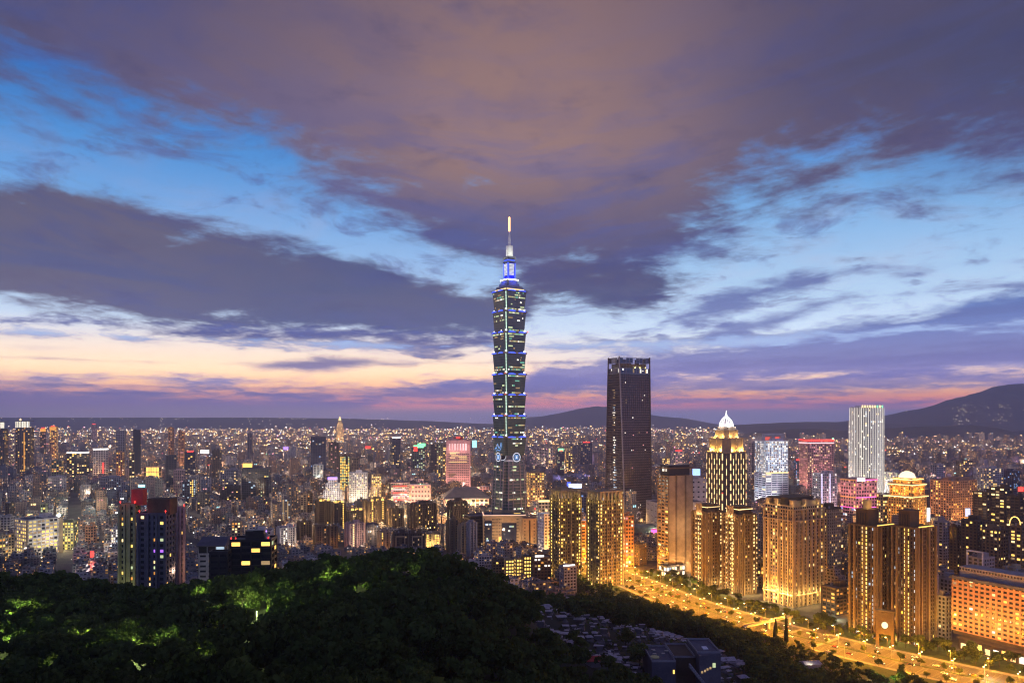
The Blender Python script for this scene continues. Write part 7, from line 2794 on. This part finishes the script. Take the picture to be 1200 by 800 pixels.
def make_tree(seed, mat, R_=6.0, H_=8.0, z0=3.2, n=1300, size=.62):
    r = thing('tree', 'tree', 'tree')
    v, tone = crown_arrays(seed, R_, H_, z0, n, size)
    link('crown', leaf_mesh('crown', v, tone, mat), r)
    m = MB()
    rg = random.Random(seed)
    m.tube((0, 0, -2), (.2, .1, z0 + H_ * .35), .34, 7, r2=.2)
    for i in range(6):
        a = i * 1.05 + rg.uniform(-.3, .3)
        l = R_ * rg.uniform(.4, .7)
        m.tube((.15, .08, z0 + H_ * rg.uniform(0, .3)), (math.cos(a) * l, math.sin(a) * l, z0 + H_ * rg.uniform(.35, .7)), .14, 5, r2=.04)
    m.build('trunk', M['bark'], r)
    return r


PROTO = [make_tree(s, M['leaf'] if s % 2 else M['leafd']) for s in (1, 2, 3, 4, 5, 6, 7)]
_tused = set()


def put_tree(k, x, y, z, s, rz, label, group):
    o = PROTO[k] if k not in _tused else copy_tree(PROTO[k])
    _tused.add(k)
    o.location = (x, y, z)
    o.scale = (s, s, s * random.Random(int(x * 31 + y)).uniform(.85, 1.2))
    o.rotation_euler = (0, 0, rz)
    return tag(o, label, 'tree', group)


# where the hillside lamps stand (photo position, distance)
GLOWS = [(14, 690, 255, 900), (22, 700, 235, 700), (108, 708, 240, 1000), (92, 728, 215, 350), (158, 722, 232, 1000), (176, 725, 228, 300), (250, 726, 225, 500), (301, 702, 262, 1000), (320, 698, 262, 260), (327, 776, 178, 520), (392, 671, 300, 650),
         (456, 663, 315, 420), (235, 676, 300, 500), (272, 735, 215, 250), (62, 712, 240, 300), (205, 716, 232, 280), (352, 706, 262, 260), (128, 735, 214, 200), (410, 690, 290, 300), (228, 748, 205, 220), (322, 692, 280, 300), (436, 668, 312, 200)]


def canopy_clear(x, y):
    px, py = 600 + F * x / y, HY + (CZ - float(terrain(x, y))) / y * F
    return px, py


def in_tombs(px, y):
    return 612 < px < 880 and 345 < y < 475 + max(0, (px - 640)) * .12 and not (px < 640 and y > 440)


def woods():
    rs = np.random.RandomState(12)
    sp = 8.6
    pts = []
    for yy in np.arange(128, 935, sp):
        for xx in np.arange(-yy * .74 - 10, min(yy * .74, 460), sp):
            x, y = xx + rs.uniform(-.42, .42) * sp, yy + rs.uniform(-.42, .42) * sp
            z = float(terrain(x, y))
            flat = x > 20 and -190 < road_off(x, y) < -30 and y < 930
            if (z < .6 and not flat) or (x > 40 and road_off(x, y) > -30):
                continue
            z = max(z, 0.0)
            px, py = 600 + F * x / y, HY + (CZ - z) / y * F
            if 612 < px < 790 and y < 348 and HY + (CZ - z - 10) / y * F < np.interp(px, [612, 640, 660, 700, 755, 790], [690, 735, 752, 766, 778, 800]):
                continue
            if x > 40 and (road_off(x, y) > -40 or road_off(x, y) > -52 and rs.rand() < .5):
                continue
            if in_tombs(px, y) and rs.rand() > (.05 if y < 440 else .1):
                continue
            if (752 < px < 860 and 335 < y < 395) or any((x - fx) ** 2 + (y - fy) ** 2 < (fr * .72) ** 2 for fx, fy, fr in FOOT):
                continue
            if any(g[3] > 400 and abs(x - PX(g[0], g[2])) < 3.4 and -8 < y - g[2] < 1.5 for g in GLOWS):
                continue
            pts.append((x, y, z, px, py))
    pts.sort(key=lambda p: p[1])
    near, far = [], []
    # trees whose crown can be seen past the ones before them: nearest in each bearing win
    sky = np.full(1500, 900.0)
    for p in pts:
        x, y, z, px, py = p
        c0, c1 = int(px - 5 / y * F) + 150, int(px + 5 / y * F) + 151
        c0, c1 = max(0, c0), min(1500, c1)
        if c1 <= c0:
            continue
        top = HY + (CZ - z - 11) / y * F
        show = float((sky[c0:c1] - top).clip(0, 60).mean()) * (c1 - c0)
        sky[c0:c1] = np.minimum(sky[c0:c1], top + 2)
        (near if show > 0 else far).append((show, p))
    near.sort(key=lambda q: -q[0])
    rest = near[165:]
    for show, (x, y, z, px, py) in near[:165]:
        k = rs.randint(len(PROTO))
        gl = min(math.hypot(px - g[0], (py - 18 - g[1])) + abs(y - g[2]) * .3 for g in GLOWS)
        if gl < 16:
            lab, grp = 'hillside tree with lamp lit yellow green leaves', 'trees lit by the hill path lamps'
        elif y > 470:
            lab, grp = 'dark bushy tree on the lower slope between the tombs and the avenue', 'trees of the lower slope'
        elif py - 20 < np.interp(px, [0, 100, 200, 300, 380, 500, 560, 620, 700], [676, 684, 680, 682, 664, 656, 676, 700, 708]):
            lab, grp = 'dark tree on the ridge, its crown against the city', 'trees along the ridge of the hill'
        elif y < 200:
            lab, grp = 'dark leafy tree low on the near face of the hill', 'trees on the near face of the hill'
        else:
            lab, grp = 'dark leafy tree in the wooded middle slope of the hill', 'trees on the middle slope of the hill'
        put_tree(k, x, y, z, rs.uniform(.62, 1.35) * (.72 if x > 40 and road_off(x, y) > -95 else 1), rs.uniform(0, 6.28), lab, grp)
    V, T = [], []
    for show, (x, y, z, px, py) in rest + [f for f in far if f[1][1] < 935]:
        v, t = crown_arrays(rs.randint(40), 6, 8, 2.6, 420 if y < 350 else 260, .95)
        a, s = rs.uniform(0, 6.28), rs.uniform(.7, 1.2) * (.68 if x > 40 and road_off(x, y) > -95 else 1)
        c, q = math.cos(a) * s, math.sin(a) * s
        V.append(np.stack([v[:, 0] * c - v[:, 1] * q + x, v[:, 0] * q + v[:, 1] * c + y, v[:, 2] * s + z], 1))
        T.append(t)
    link('woodland', leaf_mesh('woodland', np.concatenate(V), np.concatenate(T), M['leafd']), kind='stuff')
    # scrub on the ground between
    n = 26000
    X, Y = rs.uniform(-420, 420, n), 125 + rs.uniform(0, 1, n) ** .8 * 660
    Z = terrain(X, Y)
    PXX = 600 + F * X / Y
    ok = (Z > .4) & (np.abs(X) < Y * .75) & ~((X > 40) & (road_off(X, Y) > -30)) & ~((PXX > 752) & (PXX < 860) & (Y > 335) & (Y < 395))
    X, Y, Z = X[ok], Y[ok], Z[ok]
    n = len(X)
    r2 = rs.randn(n, 3)
    r2 /= np.linalg.norm(r2, axis=1)[:, None]
    u = np.cross(r2, rs.randn(n, 3))
    u /= np.linalg.norm(u, axis=1)[:, None]
    w = np.cross(r2, u)
    s = rs.uniform(.6, 1.6, n)[:, None]
    p = np.stack([X, Y, Z + rs.uniform(0, 1.2, n)], 1)
    v = np.stack([p - u * s - w * s * .6, p + u * s - w * s * .4, p + u * s * .7 + w * s * .7, p - u * s * .8 + w * s * .5], 1).reshape(-1, 3)
    link('undergrowth', leaf_mesh('undergrowth', v, rs.uniform(0, 1, n), M['leafd']), kind='stuff')


woods()
# path lamps on the hill
for i, (px, py, D, pw) in enumerate(GLOWS):
    x, z = PX(px, D), PZ(py, D)
    zt = float(terrain(x, D))
    h = max(3.2, min(z - zt, 5.0))
    if pw > 400:
        r = thing('path_lamp', 'small lamp post glowing among the leaves of the wooded hill path', 'lamp', (x, D, zt), 0, 'lamps along the hill path')
        m = MB()
        m.tube((0, 0, -.5), (0, 0, h), .07, 6)
        m.build('pole', M['metal'], r)
        m = MB()
        m.lathe([(.08, h), (.22, h + .1), (.22, h + .4), (.05, h + .5)], 8)
        m.build('lamp_head', glow('path_lamp_head', (.9, 1, .7), 2.5, .2) if 'path_lamp_head' not in bpy.data.materials else bpy.data.materials['path_lamp_head'], r)
    lamp((x, D - 1.2, zt + h + .2), pw * 14, (.80, 1, .34), .5)

# street trees of the avenue
for (s, t0, t1, step, lab, grp, sc_) in ((0, T0 + 66, T1 - 10, 15, 'small round tree on the planted middle strip of the avenue', 'trees on the middle strip of the avenue', .46),
                                         (-ROAD_W - 2.5, T0 + 100, T1 - 10, 17, 'small tree on the kerb of the avenue along the wooded slope', 'kerb trees along the slope', .45),
                                         (ROAD_W + 6.5, T0 + 150, T1 - 10, 11, 'bushy tree along the lit pavement at the foot of the towers', 'pavement trees below the towers', .6), (ROAD_W + 17, T0 + 170, T1 - 20, 12, 'taller tree in the gardens before the towers', 'garden trees before the towers', .85),
                                         (ROAD_W + 29, T0 + 180, T1 - 30, 14, 'full grown tree deep in the gardens among the towers', 'trees deep in the tower gardens', .95)):
    for t in np.arange(t0, t1, step):
        x, y, z = ray_pt(s + rs.uniform(-.8, .8), t + rs.uniform(-3, 3), .15)
        if rs.rand() < .12 or any((x - fx) ** 2 + (y - fy) ** 2 < (fr * .62) ** 2 for fx, fy, fr in FOOT):
            continue
        put_tree(rs.randint(len(PROTO)), x, y, z, sc_ * rs.uniform(.7, 1.2), rs.uniform(0, 6.28), lab, grp)
# two dark cypresses by the footbridge
for (px, lab) in ((909, 'narrow dark cypress at the slope end of the footbridge, the shorter one'), (921, 'narrow dark cypress beside the footbridge, the taller one')):
    D = 655
    x = PX(px, D)
    zt = max(0, float(terrain(x, D)))
    r = thing('cypress_tree', lab, 'tree', (x, D, zt))
    v, t = crown_arrays(px, 1.0, 1.0, 0, 600, .36, 14)
    hh = 17 if px == 909 else 20
    v = v.copy()
    v[:, 2] = v[:, 2] * hh
    taper = np.clip(1.15 - v[:, 2] / (hh * 1.05), .12, 1) * 2.2
    v[:, 0] *= taper
    v[:, 1] *= taper
    v[:, 2] += .8
    link('crown', leaf_mesh('crown', v, t, M['leafd']), r)
    m = MB()
    m.tube((0, 0, -.5), (0, 0, hh * .7), .22, 6, r2=.05)
    m.build('trunk', M['bark'], r)
# garden lamps: greenish white pools under the trees by the avenue
for (px, py, pw, c) in ((985, 722, 5200, (.85, 1, .6)), (968, 716, 4000, (.8, 1, .7)), (1046, 796, 6500, (.5, 1, .25)), (1030, 790, 3500, (.55, 1, .3)), (808, 684, 4000, (.7, 1, .3)), (880, 706, 4200, (1, .95, .8)), (930, 722, 3000, (1, .9, .7)), (1160, 790, 6000, (1, .97, .9)), (740, 694, 3500, (1, .8, 1))):
    D = DG(py, 4)
    lamp((PX(px, D), D, 5), pw, c, .6)


# ------------------------------------------------------------------ the hillside graves and the columbarium
def tombs():
    rs = np.random.RandomState(31)
    n = 0
    rows = []
    for D in np.arange(352, 500, 5.2):
        px = 616 + rs.uniform(0, 6)
        while px < 872:
            if in_tombs(px, D) and rs.rand() < .8:
                rows.append((px + rs.uniform(-2, 2), D + rs.uniform(-1.5, 1.5)))
            px += rs.uniform(6, 10)
    rs.shuffle(rows)
    kinds = {}
    for (px, D) in rows[:300]:
        x = PX(px, D)
        if 748 < px < 866 and D < 398:
            continue
        z = float(terrain(x, D))
        k = ('slab roofed', 'walled', 'pavilion')[int(rs.choice(3, p=[.5, .32, .18]))]
        big = rs.rand() < .18
        side = 'left' if px < 680 else 'middle' if px < 770 else 'right'
        row = 'upper' if D > 430 else 'lower'
        place = {'left': 'under the trees of the wooded hill', 'middle': 'of the open grave slope', 'right': 'above the dark columbarium'}[side]
        lab = f"{'large' if big else 'small'} {k} grey tomb in the {row} rows {place}"
        r = thing('tomb', lab, 'tomb', (x, D, z - .2), R(rs.uniform(-14, 14) + (18 if side == 'right' else 0)), lab.replace('tomb', 'tombs'))
        s = 1.3 if big else rs.uniform(.55, .95)
        w, d, h = 2.5 * s, 2.1 * s, 1.9 * s
        m = MB()
        m.box(-w, w, -d * 1.3, d, -1.2, .35)
        m.build('base', M['tombstone'], r)
        m = MB()
        if k == 'walled':
            m.box(-w * .5, w * .5, d * .5, d * .7, .35, h * 1.1)
            for sx in (-1, 1):
                m.box(min(sx * w * .72, sx * w * .9), max(sx * w * .72, sx * w * .9), -d, d * .7, .35, h * .6)
        else:
            for sx in (-1, 1):
                for sy in (-1, 1):
                    m.box(sx * w * .6 - .14, sx * w * .6 + .14, sy * d * .6 - .14, sy * d * .6 + .14, .35, h)
            m.box(-w * .5, w * .5, d * .2, d * .5, .35, h * .8)
        m.build('wall', M['tombstone'], r)
        m = MB()
        if k == 'pavilion':
            m.prism([(-w * .9, -d * .9), (w * .9, -d * .9), (w * .9, d * .9), (-w * .9, d * .9)], h, h + .25, bottom=True)
            m.prism([(-w * .9, -d * .9), (w * .9, -d * .9), (w * .9, d * .9), (-w * .9, d * .9)], h + .25, h + 1.1 * s, p2=[(-w * .3, -.05), (w * .3, -.05), (w * .3, .05), (-w * .3, .05)])
        elif k == 'walled':
            m.box(-w * .62, w * .62, d * .4, d * .8, h * 1.1, h * 1.1 + .3)
        else:
            m.box(-w * .85, w * .85, -d * .8, d * .8, h, h + .3)
        m.build('roof_slab', M['tombroof'], r)


tombs()


def columbarium():
    D = 352
    x0, x1 = PX(764, D), PX(846, D)
    w = x1 - x0
    zt = PZ(762, D + 14)
    zb = 40.0
    r = thing('columbarium', 'dark stepped concrete columbarium with slanting stair wing and a few small lit windows', 'building', ((x0 + x1) / 2, D, zb))
    h = zt - zb
    m = MB()
    m.box(-w * .5, -w * .16, 0, 24, 0, h - 1)
    m.build('west_block', M['slate'], r)
    m = MB()
    m.box(-w * .155, w * .16, 5, 26, 0, h - .6)
    m.build('middle_block', M['darkbrown'], r)
    m = MB()
    m.prism([(w * .165, -2), (w * .5, 2), (w * .5, 24), (w * .165, 24)], 0, h + 2.4)
    m.build('east_block', M['slate'], r)
    for (a0, a1, b0, b1, z) in ((-w * .5, -w * .16, 0, 24, h - 1), (-w * .155, w * .16, 5, 26, h - .6), (w * .165, w * .5, 2.2, 24, h + 2.4)):
        m = MB()
        for (p, q, s, t) in ((a0, a1, b0, b0 + .3), (a0, a1, b1 - .3, b1), (a0, a0 + .3, b0 + .3, b1 - .3), (a1 - .3, a1, b0 + .3, b1 - .3)):
            m.box(p, q, s, t, z + .01, z + .9)
        m.build('parapet', M['grey'], r)
    m = MB()
    for i in range(16):
        m.box(w * .02 + i * .75, w * .02 + i * .75 + .75, -3.5, -.6, h - 2 - i * .95 - 1, h - 1.4 - i * .95)
    m.build('stair', M['grey'], r)
    m = MB()
    m.box(w * .02, w * .02 + 12, -3.9, -3.6, 0, h - 12)
    m.build('stair_wall', M['slate'], r)
    for (u, zf) in ((.19, -5.6), (.235, -5.2), (.275, -4.6), (.32, -4.2)):
        m = MB()
        yy = -2 + 4 * (u - .165) / .335
        m.box(w * u, w * u + .9, yy - .08, yy + .2, h + zf, h + zf + 1.0)
        m.build('window', W['dim'], r)
    m = MB()
    m.box(w * .37, w * .37 + 1.4, .3, .7, h - 3.6, h - 1.6)
    m.build('window', W['grn'], r)
    m = MB()
    m.box(-w * .2, -w * .2 + .8, -.12, .05, h - 6.4, h - 4.6)
    m.build('window', W['yel'], r)
    m = MB()
    m.lathe([(2.2, h - .95), (2.2, h - .6), (1.9, h - .5)], 20, c=(-w * .42, 7))
    m.build('roof_disc', surf('yellow_disc', (.55, .5, .2)), r)
    m = MB()
    m.box(w * .30, w * .37, 8, 12, h + 2.41, h + 2.8)
    m.build('skylight', M['white'], r)
    rg = random.Random(3)
    for i in range(5):
        m = MB()
        x, y = -w * .45 + rg.uniform(0, w * .22), rg.uniform(9, 20)
        m.box(x, x + rg.uniform(.8, 2), y, y + rg.uniform(.8, 1.6), h - .98, h - rg.uniform(-.2, .4))
        m.build('roof_unit', M['metal'], r)


columbarium()
for (px, py, D, lab) in ((692, 790, 335, 'small hut with a red edged roof among dark trees below the graves'), (866, 780, 470, 'grey tin roofed shed beside the columbarium'), (880, 787, 480, 'second grey tin roofed shed, lower down the slope by the columbarium'), (950, 775, 560, 'pale curved roofed shed lit at one end near the avenue'), (852, 785, 455, 'small pale roofed hut just behind the columbarium')):
    x, z = PX(px, D), PZ(py, D)
    zt = float(terrain(x, D))
    z = max(z, zt + 3)
    r = thing('shed', lab, 'shed', (x, D, zt - .5), R(8))
    s = 4.2 if 'curved' not in lab else 6
    h = z - zt + .5
    m = MB()
    m.box(-s, s, -s * .6, s * .6, 0, h - .6)
    m.build('wall', M['grey'], r)
    m = MB()
    m.prism([(-s * 1.15, -s * .8), (s * 1.15, -s * .8), (s * 1.15, s * .8), (-s * 1.15, s * .8)], h - .6, h + .9, p2=[(-s * 1.1, -.1), (s * 1.1, -.1), (s * 1.1, .1), (-s * 1.1, .1)], bottom=True)
    m.build('roof', M['red'] if 'red edged' in lab else M['tombroof'], r)
    if 'lit at' in lab:
        lamp((-3, -5, h + 1), 700, (1, .9, .6), .3, r)

# white and red lamps of the market street on the left
for i in range(11):
    u = i / 10
    px, py = 95 + 42 * u, 676 - 34 * u
    D = DG(py, 4)
    lamp((PX(px, D), D, 6), 14000, (1, .9, .88) if i not in (3, 8) else (1, .2, .2), .6)
billboard('red and white neon shop sign over the market street', 108, 649, 1015, 5, 8, L['red'], halo=(4500, (1, .25, .3)))
billboard('white lit awning sign at the top of the market street', 133, 640, 1085, 9, 4, L['white'], legs=False)
for o in list(COL.objects):
    if o.get('label') in ('street lamp', 'car', 'tree'):
        for ch in KIDS(o) + [o]:
            bpy.data.objects.remove(ch)
